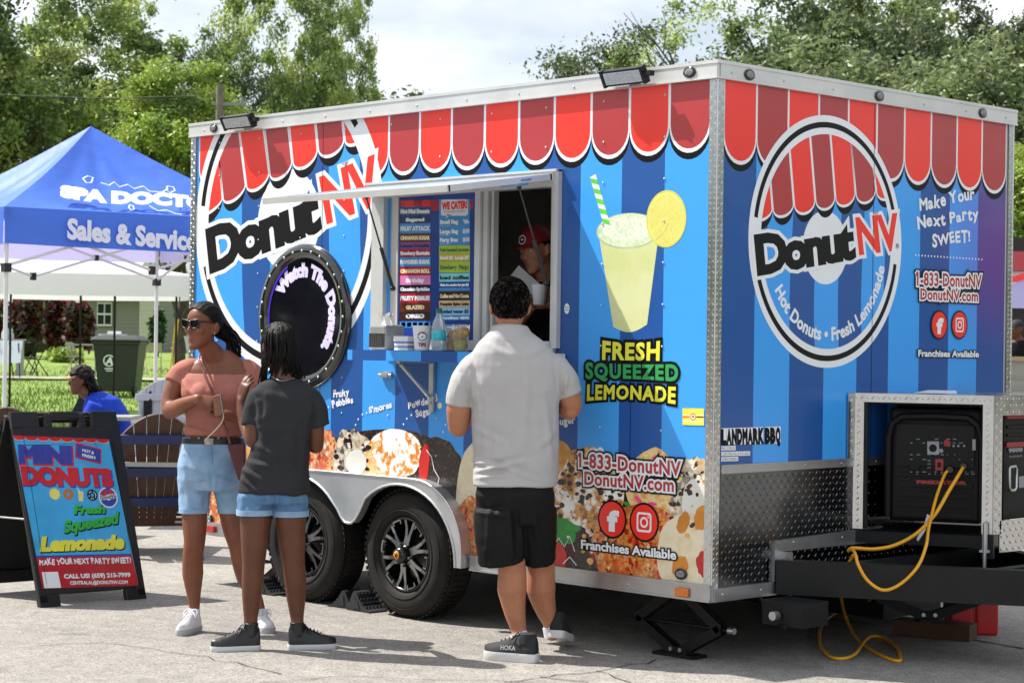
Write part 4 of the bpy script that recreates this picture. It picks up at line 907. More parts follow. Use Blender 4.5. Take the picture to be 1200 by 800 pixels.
for (u, v, nm, c) in ((799.5, 693.5, 'amber_reflector', 'd26a10'), (247.5, 619.5, 'red_reflector', 'b01818')):
    p = SD(u, v, -.03); mb = MB(); mb.obox((p[0], -.034, p[1]), (.040,0,0), (0,.008,0), (0,0,.021)); mb.build(nm, mat(nm+'_plastic', c, .15, var=.15, vscale=60, coat=.5, bump=.2, bscale=200), T, bevel=.004)
def flood(u0, u1, v):
    a = SD(u0, v, -.07); b = SD(u1, v, -.07); c = np.array([(a[0]+b[0])/2, -.075, a[1]]); w = (b[0]-a[0])/2; til = R(28)
    f = np.array([0, -math.cos(til), -math.sin(til)]); up = np.array([0, -math.sin(til), math.cos(til)])
    m1 = MB(); m1.obox(c, (w,0,0), up*.040, -f*.016); m1.box((c[0]+w, c[1]-.02, c[2]-.012), (c[0]+w+.05, c[1]+.01, c[2]+.012)); m1.box((c[0]-.03, c[1]+.01, c[2]-.02), (c[0]+.03, -.02, c[2]+.01))
    for t in np.linspace(-.9, .9, 12): m1.obox(c-f*.024+np.array([w*t,0,0]), (.003,0,0), up*.034, f*.008)
    for s in (-1, 1): m1.obox(c+f*.004+np.array([s*w*.97,0,0]), (w*.06,0,0), up*.044, f*.018)
    o = m1.build('flood_light', blackm, T)
    m2 = MB(); m2.obox(c+f*.0175, (w*.88,0,0), up*.030, f*.0015)
    for t in np.linspace(-.8, .8, 14):
        for q in (-.6, 0, .6): m2.obox(c+f*.0195+np.array([w*t,0,0])+up*.03*q, (.004,0,0), up*.004, f*.0008)
    m2.build('lamp_lens', mat('led_lens', 'a9acb0', .2, var=.2, vscale=80), o)
flood(709, 757, 92.5); flood(264, 297, 144.5)

# ---- fender and wheels ---------------------------------------------------------
yf = -.075; mb = MB(); fp = lambda u, v: SD(u, v, yf)
xr, zr = -1.665, .325; xl = -3.59; ztop = .775
outer = [(xr, zr)] + [(-2.055+.39*math.cos(a), .40+.375*math.sin(a)) for a in np.linspace(0, math.pi/2, 12)] + [(-3.20-.39*math.sin(a), .40+.375*math.cos(a)) for a in np.linspace(0, math.pi/2, 12)] + [(xl, zr)]
fw, rw, cz, ar, ax_ = -2.165, -3.085, .335, .405, .455
a_ = math.acos(.30/ax_)
inner = [(rw-ax_, zr)] + [(rw+ax_*math.cos(a), cz+ar*math.sin(a)) for a in np.linspace(math.pi, a_+.02, 18)]
xa = inner[-1]; xw = (fw+rw)/2+.02; zw = .495
inner += [(xw-.10, .57), (xw-.062, .522), (xw-.03, zw+.003), (xw, zw), (xw+.03, zw+.003), (xw+.062, .522), (xw+.10, .57)]
inner += [(fw+ax_*math.cos(a), cz+ar*math.sin(a)) for a in np.linspace(math.pi-a_-.02, 0, 18)] + [(fw+ax_, zr)]
full = outer + inner[0:]
mb.prism([(x, yf, z) for x, z in full], (0, .006, 0))
def strip(path, d, t):
    for (x0, z0), (x1, z1) in zip(path[:-1], path[1:]): mb.add([(x0, yf, z0), (x1, yf, z1), (x1, yf+d, z1), (x0, yf+d, z0)], [(0,1,2,3)], 0, False)
strip(outer, .074, 0); strip(inner, .05, 0)
mb.tube([(x, yf, z) for x, z in inner], .008, 6, 0, smooth=True); mb.tube([(x, yf, z) for x, z in outer], .007, 6, 0, smooth=True)
mb.build('fender', mat('fender_aluminium', 'c2c4c6', .34, .75, var=.1, vscale=5, bump=.05, bscale=5, rvar=.12), T)
RIM = [mat('rim_black', '0c0c0d', .25, .2, var=.1, coat=.4), chrome]
def wheel(x):
    c = np.array([x, -.03, .352]); ro = .35
    we = empty('wheel', c); we.parent = T; we.location = tuple(Vector(c)-wloc(T))
    t = MB(); prof = [(.205, .030), (.213, .004), (.232, -.008), (.262, -.014), (.295, -.012), (.322, .0), (.338, .018), (.3475, .034), (.350, .055), (.350, .17), (.345, .20), (.30, .235), (.21, .22)]
    t.lathe(c, (0,1,0), prof, 72)
    for i in range(64):                         # tread and shoulder blocks
        a = 2*math.pi*i/64; rad = np.array([math.cos(a), 0, math.sin(a)]); tan = np.array([-math.sin(a), 0, math.cos(a)])
        t.obox(c+rad*.3485+np.array([0,.040,0])+tan*.002, tan*.0105, np.array([0,.020,0])-rad*.010, rad*.0045)
        t.obox(c+rad*.352+np.array([0,.088,0]), tan*.012+np.array([0,.004,0]), (0,.019,0), rad*.004)
        t.obox(c+rad*.352+np.array([0,.138,0]), tan*.012-np.array([0,.004,0]), (0,.019,0), rad*.004)
    for r0 in (.2435, .302): t.lathe(c, (0,1,0), [(r0-.003, -.0115 if r0 < .3 else -.0095), (r0, -.0165 if r0 < .3 else -.0135), (r0+.003, -.0125 if r0 < .3 else -.0085)], 72)
    t.build('tyre', rubber, we)
    m_ = MB(); m_.k = 0
    m_.lathe(c, (0,1,0), [(.207, .022), (.207, .004), (.197, .002), (.192, .012), (.185, .02), (.178, .10), (.17, .16), (0.0, .165)], 48, 0)
    for i in range(6):
        a = 2*math.pi*i/6+.35; rad = np.array([math.cos(a), 0, math.sin(a)]); tan = np.array([-math.sin(a), 0, math.cos(a)]); Y = np.array([0, 1., 0])
        for s in (-1, 1):
            p = [c+rad*.050+tan*s*.009, c+rad*.10+tan*s*.011, c+rad*.145+tan*s*.022, c+rad*.187+tan*s*.036]
            for j in range(3):
                q0, q1 = p[j], p[j+1]; w0, w1 = (.012, .0100, .0085, .0085)[j], (.012, .0100, .0085, .0085)[j+1]
                z0, z1 = (.004, .012, .016, .012)[j], (.004, .012, .016, .012)[j+1]
                for off, ww, kk, dp in ((0, 1.35, 0, .030), (-.0015, 1, 1, .004)):
                    m_.add([q0-tan*w0*ww+Y*(z0+off), q0+tan*w0*ww+Y*(z0+off), q1+tan*w1*ww+Y*(z1+off), q1-tan*w1*ww+Y*(z1+off), q0-tan*w0*ww+Y*(z0+dp), q0+tan*w0*ww+Y*(z0+dp), q1+tan*w1*ww+Y*(z1+dp), q1-tan*w1*ww+Y*(z1+dp)], [(0,1,2,3),(0,3,7,4),(1,5,6,2),(0,4,5,1),(3,2,6,7)], kk, False)
        b = a+math.pi/6                                   # bright edge clips between the spokes
        for aa in np.linspace(b-.17, b+.17, 7)[:-1]:
            d0 = [np.array([math.cos(t), 0, math.sin(t)]) for t in (aa, aa+.34/6)]
            m_.add([c+d0[0]*.186+Y*.0005, c+d0[1]*.186+Y*.0005, c+d0[1]*.194-Y*.001, c+d0[0]*.194-Y*.001], [(0,1,2,3)], 1, False)
        for s in (-1, 1):
            e = b+s*.17; d1 = np.array([math.cos(e), 0, math.sin(e)]); t1 = np.array([-math.sin(e), 0, math.cos(e)])
            m_.obox(c+d1*.181+Y*.004, d1*.012, t1*.004, Y*.004, 1)
        lug = c+np.array([math.cos(a+.5), 0, math.sin(a+.5)])*.062; m_.tube([lug+Y*.01, lug-Y*.022], [.010, .008], 6, 1 if i % 2 else 0)
    m_.lathe(c, (0,-1,0), [(.052, -.02), (.050, .015), (.044, .03), (.034, .052), (.0, .056)], 24, 0)
    m_.build('rim', RIM, we)
    k = MB(); k.lathe(c, (0,-1,0), [(.0, .0585), (.022, .0578), (.023, .0555)], 20, 0); 
    for i in range(5):
        a = 2*math.pi*i/5; k.obox(c+np.array([math.cos(a)*.008, -.0592, math.sin(a)*.008]), np.array([math.cos(a), 0, math.sin(a)])*.008, np.array([-math.sin(a), 0, math.cos(a)])*.0025, (0,.0006,0), 1)
    k.build('centre_cap', [mat('cap_amber', 'cf8428', .3), mat('cap_dark', '3a1f10', .4)], we)
    return we
wheel(-2.175); wheel(-3.075)
mb = MB()
for x in (-2.215, -3.115): mb.lathe((x, TW-.23, .347), (0,1,0), [(.0,.0),(.2,.0),(.33,.0),(.35,.04),(.35,.18),(.33,.22),(0,.22)], 32)
mb.build('far_side_wheels', rubber, T)

# ---- porthole --------------------------------------------------------------------
PC = np.array([-3.116, 0, 1.660])
po = empty('porthole', PC); po.parent = T; po.location = tuple(Vector(PC)-wloc(T))
mb = MB(); mb.lathe(PC, (0,-1,0), [(.345, .004), (.345, .018), (.362, .030), (.392, .032), (.418, .026), (.428, .012), (.428, -.004)], 72)
mb.build('ring', mat('porthole_black_ring', '0c0d0b', .1, .0, var=.3, vscale=10, coat=1.), po) if False else None
for i in range(28):
    a = 2*math.pi*i/28; mb.ellipsoid(PC+np.array([math.cos(a)*.386, -.032, math.sin(a)*.386]), (.008,0,0), (0,.005,0), (0,0,.008), 8, 5, 1)
mb.build('ring', [mat('porthole_black_ring', '0c0d0b', .1, .0, var=.3, vscale=10, coat=1.), alu], po)
FP = Flat(PC+np.array([0, -.012, 0]), (1,0,0), (0,0,1), (0,-1,0)); FP.disc((0,0), .348, 0, 0)
FP.build('glass', [glass_d], po)
FP = Flat(PC+np.array([0, -.013, 0]), (1,0,0), (0,0,1), (0,-1,0)); FP.ring((0,0), .330, .342, 0, 0, 118, 238); FP.build('light_strip', [mat('violet_strip', '3a22a0', .3, var=0, emit=('4a2ad0', .5))], po)
FT = Flat(PC+np.array([0, -.014, 0]), (1,0,0), (0,0,1), (0,-1,0)); rel = lambda u, v: SD(u, v)-PC[[0,2]]
a0 = ang((0,0), rel(327,339)); a1 = ang((0,0), rel(388,420)); FT.text('Watch The Donuts.', (0,0), (1,0), (0,.07), 0, 0, bev=.0075, warp=arc_warp((0,0), .240, .315, a0, a1))
FT.build('porthole_lettering', [mat('lavender_vinyl', 'd6cdf2', .3)], po)

# ---- serving window ----------------------------------------------------------------
wi = empty('serving_window', (-1.75, 0, 1.53)); wi.parent = T; wi.location = tuple(Vector((-1.75, 0, 1.53))-wloc(T))
mb = MB()
fr = lambda x0, x1, z0, z1, y0_=-.022, y1_=.05: mb.box((x0, y0_, z0), (x1, y1_, z1))
fr(-2.50, -2.415, 1.50, 2.385, -.020, .0); fr(-2.415, -2.385, 1.50, 2.345, -.030, .03); fr(-2.385, -2.30, 1.53, 2.345, .004, .06); fr(-1.085, -1.05, 1.50, 2.345, -.012, .06); fr(-1.05, -1.02, 1.50, 2.41, -.03, -.001)
fr(-2.53, -1.05, 2.345, 2.40, -.034, .0); fr(-2.40, -1.05, 2.325, 2.345, -.024, .05); fr(-2.385, -1.085, 1.50, 1.535, -.02, .06); fr(-2.415, -1.05, 1.482, 1.50, -.024, .0)
fr(-1.665, -1.625, 1.535, 2.325, -.006, .05); fr(-1.62, -1.585, 1.535, 2.325, .012, .06); fr(-1.575, -1.556, 1.535, 2.325, .03, .066)
fr(-2.53, -1.02, 2.400, 2.412, -.046, -.0005)
for x in (-2.3, -1.9, -1.5, -1.2): mb.ellipsoid((x, -.035, 2.372), (.007,0,0), (0,.004,0), (0,0,.007), 6, 4)
mb.build('window_frame', alu_p, wi)
FM = Flat((0, .012, 0), (1,0,0), (0,0,1), (0,-1,0)); S3 = lambda u, v: SD(u, v, .012)
MM = [mat('menu_blue', '14398c', .2, coat=.6), red_b, white_p, mat('menu_navy', '101f5a', .2, coat=.6), mat('menu_sky', '3f8fd0', .2, coat=.6), mat('menu_brown', '5c2a16', .2, coat=.6), mat('menu_purple', '8a4696', .2, coat=.6), mat('menu_crimson', 'a8182c', .2, coat=.6), mat('menu_pink', 'e07ab8', .2, coat=.6), black_p, mat('menu_dark_brown', '3a1a10', .2, coat=.6), mat('menu_lime', 'a9c33c', .2, coat=.6), mat('menu_gold', 'c8b83a', .2, coat=.6), mat('menu_aqua', '7ccfd0', .2, coat=.6), mat('menu_tan', 'd8b888', .2, coat=.6), mat('menu_pale_blue', '8fc8ea', .2, coat=.6), mat('menu_cream', 'f0dcb0', .3), mat('menu_green_text', '2a6a30', .3)]
FM.poly([(-2.30, 1.535), (-1.665, 1.535), (-1.665, 2.325), (-2.30, 2.325)], 0, 0)
zx = lambda X, Y: S3(450+X/4.444, 220+Y/4.444)
def row(x0, x1, y0_, y1_, k, body=None, kt=2, pad=6, al=0, bev=.0015, sk=None):
    sl_ = -(10/160)*0
    FM.poly([zx(x0, y1_), zx(x1, y1_-2), zx(x1, y0_-2), zx(x0, y0_)], 2, k)
    if body:
        h = (y1_-y0_)*.42; yb = y1_-(y1_-y0_-h)/2
        FM.text(body, zx(x0+pad, yb), zx(x1-pad, yb-1.5), zx(x0+pad, yb-h), 4, kt, bev=bev)
for (x0, x1) in ((66, 150), (150, 245)):          # red scalloped heads of the boards
    pass
for i in range(9):
    x0 = 66+i*44; FM.poly([zx(x, y) for x, y in ((x0, 66), (x0+44, 64))] + [zx(x0+22+22*math.cos(t), 110-i*1.5+20*math.sin(t)) for t in np.linspace(0, math.pi, 10)], 1, 1 if i % 2 else 7)
row(82, 242, 100, 146, 0, 'Hot Mini Donuts', 2, 6, bev=.003)
for y0_, y1_, k, b_, kt in ((147,186,3,'Sugared',2),(187,238,4,'FRUIT ATTACK',2),(239,284,5,'CINNAMON SUGAR',16),(285,319,6,'Lemon Crumble',3),(320,361,7,'Strawberry Shortcake',2),(363,410,4,'POWDERED SUGAR',2),(412,456,7,'CINNAMON ROLL',16),(458,506,8,'Birthday',2),(508,548,9,'Chocolate Sprinkles',2),(550,600,7,'FRUITY PEBBLES',2),(600,645,5,'GLAZED',16),(646,691,10,'OREO',2)):
    row(82, 242, y0_, y1_, k, b_, kt, 34 if len(b_) < 9 else 5, bev=.0022)
row(82, 242, 698, 728, 4)
for i in range(5): row(90+i*30, 112+i*30, 702, 724, 2)
row(287, 447, 60, 300, 4); FM.poly([zx(367+70*max(-1, min(1, 1.35*math.cos(t))), 104+42*max(-1, min(1, 1.35*math.sin(t)))) for t in np.linspace(0, 2*math.pi, 28, endpoint=False)], 3, 2); FM.poly([zx(330,140), zx(350,140), zx(322,160)], 3, 2)
FM.text('WE CATER!', zx(304,113), zx(432,105), zx(304,76), 4, 1, bev=.004); FM.text('ASK US ABOUT AN EVENT', zx(312,130), zx(425,126), zx(312,121), 4, 9)
for b_, pr, y in (('Small Bag','$6',188),('Large Bag','$10',238),('Party Box','$15',282)):
    FM.text(b_, zx(293,y), zx(385,y-2), zx(293,y-20), 4, 2, bev=.002); FM.text(pr, zx(412 if len(pr) > 2 else 420,y-3), zx(444,y-4), zx(412,y-23), 4, 2, bev=.002); FM.text('dozen or more', zx(293,y+12), zx(345,y+11), zx(293,y+6), 4, 2)
for y0_, y1_, k, b_, kt in ((301,345,11,'Fresh Squeezed Lemonade',17),(346,382,12,'Small $5  Large $7',2),(384,442,11,'Strawberry  Mango',17),(445,490,13,'Iced coffee',3),(491,520,0,'Make it a combo for just $2',2),(521,538,4,None,2),(540,586,10,'Coffee and Hot Cocoa',16),(588,622,14,'Pumpkin Spice Latte',9),(624,664,15,'bottled water $2',3),(665,690,4,'Sodas $2',2),(692,740,0,None,2)):
    row(287, 447, y0_, y1_, k, b_, kt, 6, bev=.0015)
FM.build('menu_boards', MM, wi)
# open half: room behind
mb = MB(); mb.box((TX0+.05, 2.30, .5), (-.05, 2.33, 2.8)); mb.build('inner_wall', darkin, T)
mb = MB(); mb.box((-2.6, 1.7, .5), (-1.2, 2.28, 1.38)); mb.box((-2.75, 1.75, 1.38), (-2.0, 2.25, 1.92)); mb.box((-2.72, 1.70, 1.46), (-2.05, 1.75, 1.86)); mb.build('kitchen_equipment', blackm, T)

# ---- flap and its struts -----------------------------------------------------------
fl = empty('window_flap', (-1.78, 0, 2.385)); fl.parent = T; fl.location = tuple(Vector((-1.78, 0, 2.385))-wloc(T))
mb = MB(); oy, oz = -.76, -.112; d = N3((0, oy, oz)); nrm = np.array([0, d[2], -d[1]]); nrm = nrm if nrm[2] > 0 else -nrm
fx0, fx1 = -2.52, -1.048; Lf = math.hypot(oy, oz); hp = np.array([0, -.05, 2.386])
cen = hp+d*(Lf-.05)/2; mid = np.array([(fx0+fx1)/2, 0, 0])
mb.obox(cen+mid-nrm*.010, ((fx1-fx0)/2-.02,0,0), d*((Lf-.05)/2-.012), nrm*.008, 0)
for s in (-1, 1): mb.obox(cen+mid+np.array([s*((fx1-fx0)/2-.010),0,0])-nrm*.014, (.010,0,0), d*(Lf-.05)/2, nrm*.016, 1)
for t in (0, Lf-.05): mb.obox(hp+d*t+mid-nrm*.014, ((fx1-fx0)/2,0,0), d*.011, nrm*.0165, 1)
mb.build('flap_panel', [mat('flap_underside', '8fa6c8', .4, .1, var=.05), alu_p], fl)
for (px, pt, pw, pb, cb) in ((-2.34, None, (463,338), (428,240), 'c9c9cc'), (-1.135, None, (642,332), (607,229), '7ea4d8')):  # right bracket's blue is a reflection put into its colour
    a = on_plane(*pb, 0, px); b = np.array([px+.03, -.02, SD(*pw)[1]])
    a = hp*np.array([0,1,1])+d*(abs(a[1])-.05)/abs(d[1]) + np.array([px, 0, 0]) - nrm*.05
    mb = MB(); q = a+nrm*.022; mb.prism([q+np.array([-.10,0,0])+nrm*.018, q+np.array([.10,0,0])+nrm*.018, q+np.array([.06,0,0])-nrm*.016, q+np.array([-.06,0,0])-nrm*.016], d*.07)
    mb.build('strut_bracket', mat('bracket_'+cb, cb, .4, .3), fl)
    mb = MB(); mid_ = a*.45+b*.55
    mb.tube([a, mid_], .005, 8); mb.tube([mid_, b], .0105, 10); mb.ellipsoid(a, (.013,0,0), (0,.013,0), (0,0,.013), 8, 6); mb.ellipsoid(b, (.015,0,0), (0,.02,0), (0,0,.015), 8, 6)
    mb.build('gas_strut', blackg, fl)

# ---- counter shelf ------------------------------------------------------------------
cs = empty('counter_shelf', (-1.75, -.15, 1.475)); cs.parent = T; cs.location = tuple(Vector((-1.75, -.15, 1.475))-wloc(T))
CY = -.31; CX0, CX1, CZ = -2.345, -.98, 1.473
mb = MB(); mb.box((CX0, CY+.004, CZ-.05), (CX1, -.004, CZ), 1)
for i in range(6):
    b_ = -.045-.2824*(i+3)+.17*0; a_2 = b_-.2824; a_2, b_2 = max(a_2, CX0), min(b_, CX1)
    if b_2 > a_2: mb.box((a_2, CY, CZ-.053), (b_2, CY+.004, CZ+.003), 2 if i % 2 else 3)
mb.build('shelf_top', [blue_l, mat('shelf_white', 'c9ccd0', .35), blue_l, blue_d], cs)
for x in (-1.98, -1.25):
    mb = MB(); mb.box((x-.018, -.022, CZ-.33), (x+.018, -.003, CZ-.054)); mb.box((x-.015, CY+.05, CZ-.068), (x+.015, -.022, CZ-.054)); mb.tube([(x, CY+.07, CZ-.07), (x, -.03, CZ-.25)], .011, 6); mb.tube([(x-.012, CY+.07, CZ-.07), (x-.012, -.03, CZ-.25)], .006, 6)
    mb.ellipsoid((x, -.024, CZ-.28), (.008,0,0), (0,.006,0), (0,0,.008), 6, 4); mb.build('shelf_bracket', alu, cs)
p = SD(454, 439); mb = MB(); mb.box((p[0]-.05, -.016, p[1]-.016), (p[0]+.05, -.002, p[1]+.016)); mb.box((p[0]-.02, -.03, p[1]-.010), (p[0]+.03, -.016, p[1]+.010)); mb.tube([(p[0]-.05, -.022, p[1]), (p[0]+.06, -.022, p[1])], .006, 6); mb.build('latch', alu, T)

# ---- A-frame tongue, jacks, generator box --------------------------------------------------
th = R(30); dv = np.array([math.cos(th), math.sin(th), 0]); nv_ = np.array([math.sin(th), -math.cos(th), 0])
mb = MB(); b0 = np.array([.02, .475, 0])
mb.obox(b0+dv*.85+np.array([0,0,.40]), dv*.85, nv_*.035, (0,0,.083))
dv2 = np.array([dv[0], -dv[1], 0]); nv2 = np.array([nv_[0], -nv_[1], 0]); mb.obox(np.array([.02, TW-.475, .40])+dv2*.85, dv2*.85, nv2*.035, (0,0,.083))
mb.prism([(.05,.64,.36), (1.05,1.18,.36), (1.05,1.40,.36), (.05,1.94,.36)], (0,0,.012)); mb.box((.30, .66, .40), (.36, 1.9, .484)); mb.box((.9, 1.02, .40), (.96, 1.6, .484))
mb.box((1.25, 1.20, .34), (2.1, 1.38, .46))
mb.build('tongue_frame', mat('black_tongue_steel', '0e0f10', .5, .0, var=.3, vscale=8, bump=.06, bscale=60, spec=.3), T)
def jack(c, ux, w, h, foot):
    """scissor jack: c foot centre, ux spread direction"""
    c = np.asarray(c, float); ux = N3(ux); b = MB(); uy = np.cross((0,0,1), ux); Z = np.array([0,0,1.])
    top = c+Z*h; mid = c+Z*h*.48
    L_, R_ = mid-ux*w, mid+ux*w
    for s in (-1, 1):
        e = mid+ux*w*s
        for o in (-.022, .022):
            for p, q in ((c+Z*.03+ux*s*.03, e), (top-Z*.02+ux*s*.04, e)):
                dd = q-p; l = np.linalg.norm(dd); t = N3(np.cross(uy, dd)); b.obox((p+q)/2+uy*o, dd/2, uy*.004, t*.024)
        dd = e-(c+Z*.03+ux*s*.03); b.obox((e+c+Z*.03+ux*s*.03)/2, dd/2, uy*.02, N3(np.cross(uy, dd))*.003)
    b.tube([L_-ux*.02, R_+ux*.06], .010, 8); b.tube([R_+ux*.04, R_+ux*.075], .017, 6, 1)
    b.obox(c+Z*.008, ux*foot, uy*.055, Z*.008); b.obox(c+Z*.03, ux*.07, uy*.03, Z*.018)
    for s in (-1, 1):
        p = c+Z*.035+ux*s*.03; b.tube([p-uy*.036, p+uy*.036], .011, 8, 1)
    b.obox(top+Z*.002, ux*.10, uy*.05, Z*.012)
    b.build('scissor_jack', [blackm, alu], T)
jack((-.34, .17, 0), (1, .0, 0), .27, .33, .13)
jack((-3.80, .22, 0), (1, .0, 0), .23, .33, .12)
jack(on_plane(1088, 727, 2, .086), (.75, .66, 0), .27, .25, .05)
mb = MB(); mb.tube([(.13, .33, .27), (.30, .36, .27)], .045, 12); mb.box((.10, .26, .20), (.34, .46, .315)); mb.tube([(.20,.25,.25),(.20,.21,.25)],.022,8,1); mb.tube([(.02,.35,.30),(.12,.3,.22),(.25,.25,.2)],.012,6,0); mb.build('coupling_hardware', [blackm, alu], T)
mb = MB(); mb.box((-1.35, .30, .262), (-.50, .34, .312)); lug_field(mb, (-1.35, .30, .262), (1,0,0), (0,0,1), (0,-1,0), .85, .05, .025, 0); mb.build('step_plate', plate, T)

# generator box of tread plate
tb = R(25); bd = np.array([math.cos(tb), math.sin(tb), 0]); bn = np.array([math.sin(tb), -math.cos(tb), 0]); Z = np.array([0,0,1.])
B0 = np.array([.006, 1.104, 0]); Lb = .70; B1 = B0+bd*Lb; zt, zb_ = 1.292, .60
gb = empty('generator_box', (.5, 1.7, .6)); gb.parent = T; gb.location = tuple(Vector((.5, 1.7, .6))-wloc(T))
mb = MB()
def pl(O, U, w, h, N, th_=.003):
    mb.obox(O+U*w/2+Z*h/2-N*th_, U*w/2, Z*h/2, N*th_, 0); lug_field(mb, O, U, Z, N, w, h, .027, 0)
pw = .052
pl(B0+Z*zb_, bd, pw, zt-zb_-.045, bn); pl(B0+bd*(Lb-pw)+Z*zb_, bd, pw, zt-zb_-.045, bn); pl(B0+Z*(zt-.045), bd, Lb, .045, bn)
fy = np.array([0,1.,0]); fx = np.array([1.,0,0]); B1b = B1+np.array([.003,.004,0])
pl(B1b+Z*zb_, fy, .075, zt-zb_, fx); pl(B1b+fy*.075+Z*(zt-.10), fy, .80, .10, fx); pl(B1b+fy*.06+Z*(zb_-.095), fy, .85, .16, fx)
mb.add([B0+Z*zt, B1+Z*zt, B1+fy*.88+Z*zt, np.array([.006, 2.0, zt])], [(0,1,2,3)], 0, False); mb.add([p-Z*.004 for p in (B0+Z*zt, B1+Z*zt, B1+fy*.88+Z*zt, np.array([.006, 2.0, zt]))], [(3,2,1,0)], 0, False)
mb.box((.007, 1.05, .96), (.0125, 1.104, zt)); lug_field(mb, (.0125, 1.053, .96), (0,1,0), (0,0,1), (1,0,0), .045, zt-.96, .025, 0)
mb.obox(B1+bn*.03-bd*.03+Z*.585, bd*.012, bn*.012, Z*.075, 1); mb.tube([B1+bn*.045-bd*.03+Z*.44, B1+bn*.045-bd*.03+Z*.66], .010, 8, 1); mb.obox(B1+bn*.04-bd*.03+Z*.52, bd*.025, bn*.01, Z*.006, 1)
mb.add([B0+bd*.30+Z*(zt+.006), B0+bd*.52-bn*0+Z*(zt+.006), B0+bd*.50-bn*.10+Z*(zt+.02), B0+bd*.36-bn*.10+Z*(zt+.02)], [(0,1,2,3)], 2, False)
mb.build('box_plating', [plate, alu, white_p], gb)
mb = MB(); inb = -bn*.02
mb.obox(B0+bd*(pw+.010)+inb+Z*(zb_+zt-.045)/2, bd*.010, bn*.012, Z*(zt-.05-zb_)/2); mb.obox(B0+bd*Lb/2-bn*.15+Z*(zt-.05), bd*.30, bn*.10, Z*.004)
mb.obox(B0+bd*(Lb*.5)-bn*.3+Z*.56, bd*Lb*.5, bn*.30, Z*.03); mb.obox(B1-bd*.02+Z*.54, bd*.03, bn*.02, Z*.06)
mb.build('box_frame', blackm, gb)
# ================================================================ generator, cord and yard things
gen_black = mat('generator_plastic', '0c0c0d', .55, var=.2, vscale=20, bump=.08, bscale=120, spec=.25)
gen_red = mat('generator_red', '8e1420', .35, var=.1)
gen = empty('generator', (.45, 1.55, .59), 'black portable generator with red top standing in the tread plate box', 'generator')
gc = B0+bd*.40-bn*.50+Z*.93                                   # centre of its body
hw, hd, hh = .235, .40, .29
fpt = lambda a, b, n_=0.: gc+bd*a+Z*b+bn*(hd+n_)
mb = MB(); mb.obox(gc, bd*hw, bn*hd, Z*hh); mb.obox(gc+Z*(hh+.018), bd*(hw*.9), bn*(hd*.9), Z*.02)
mb.build('engine_cover', gen_black, gen, bevel=.03)
mb = MB(); mb.obox(gc+Z*(hh+.045)+bd*.05, bd*(hw*.75), bn*(hd*.98), Z*.018); mb.obox(gc+bd*(hw+.002)+Z*.20+bn*0, bd*.004, bn*(hd*.9), Z*.02); mb.build('red_top_cover', gen_red, gen, bevel=.008)
mb = MB()
for s in (-1, 1):
    mb.tube([fpt(s*(hw+.0), -.27, .02), fpt(s*(hw+.0), .14, .03), fpt(s*(hw-.02), .21, .03), fpt(s*(hw-.07), .245, .03), fpt(0, .25, .03)], .019, 10)
for z in (-.10, -.15, -.20, -.25): mb.obox(fpt(0, z, .004), bd*(hw*.8), bn*.006, Z*.012)
mb.obox(fpt(0, -.05, .005), bd*hw*.85, bn*.008, Z*.006)
mb.build('roll_frame', gen_black, gen)
mb = MB(); mb.obox(fpt(0, .10, .006), bd*(hw*.83), bn*.01, Z*.105); mb.build('control_panel', mat('panel_black', '08090a', .5, var=.1, spec=.25), gen)
FG = Flat(fpt(0, .10, .0175), bd, Z, bn); GM = [mat('panel_print', '7d8186', .4), mat('panel_red', '8c141c', .35, var=.1), gen_black, mat('panel_grey', '8d9094', .4)]
gp = lambda u, v: np.array([(u-1100)/231*1.0, (545-v)/238])
FG.build('panel_print', GM, gen) if False else None
def gpx(u, v):
    d = ray(u, v); t = ((fpt(0, .10, .0175)-CAM_P) @ bn)/(d @ bn); p = CAM_P+d*t-fpt(0, .10, .0175); return np.array([p @ bd, p[2]])
q = lambda x, y: gpx(980+x/3.636, 460+y/3.636)
rect = lambda x0, y0, x1, y1, k, lay: FG.poly([q(x0,y1), q(x1,y1), q(x1,y0), q(x0,y0)], lay, k)
rect(388,207,438,263,3,1); FG.disc(q(412,236), .020, 2, 2); FG.disc(q(447,247), .011, 2, 0, 12)
FG.poly([q(470,195), q(487,212), q(484,230), q(460,226), q(458,206)], 2, 1); rect(422,282,456,330,1,1); rect(430,296,446,318,2,2); rect(580,198,594,245,3,1)
for y in (196, 212, 262, 282, 335, 344):
    for x in range(315, 600, 26):
        if rnd.random() < .55: rect(x, y, x+rnd.uniform(6, 18), y+3, 0, 1)
for x, y, r_ in ((335,305,.028),(490,285,.03),(552,290,.03)): FG.disc(q(x,y), r_, 2, 2)
for x in (395, 398): rect(388,285,402,292,0,1); rect(388,300,402,306,0,1); rect(388,316,402,322,0,1)
for x in (500, 520, 545): FG.disc(q(x,226), .006, 1, 0, 10)
FG.text('PREDATOR', q(345,386), q(552,391), q(345,372), 1, 1, bev=.002)
FG.build('panel_print', GM, gen)
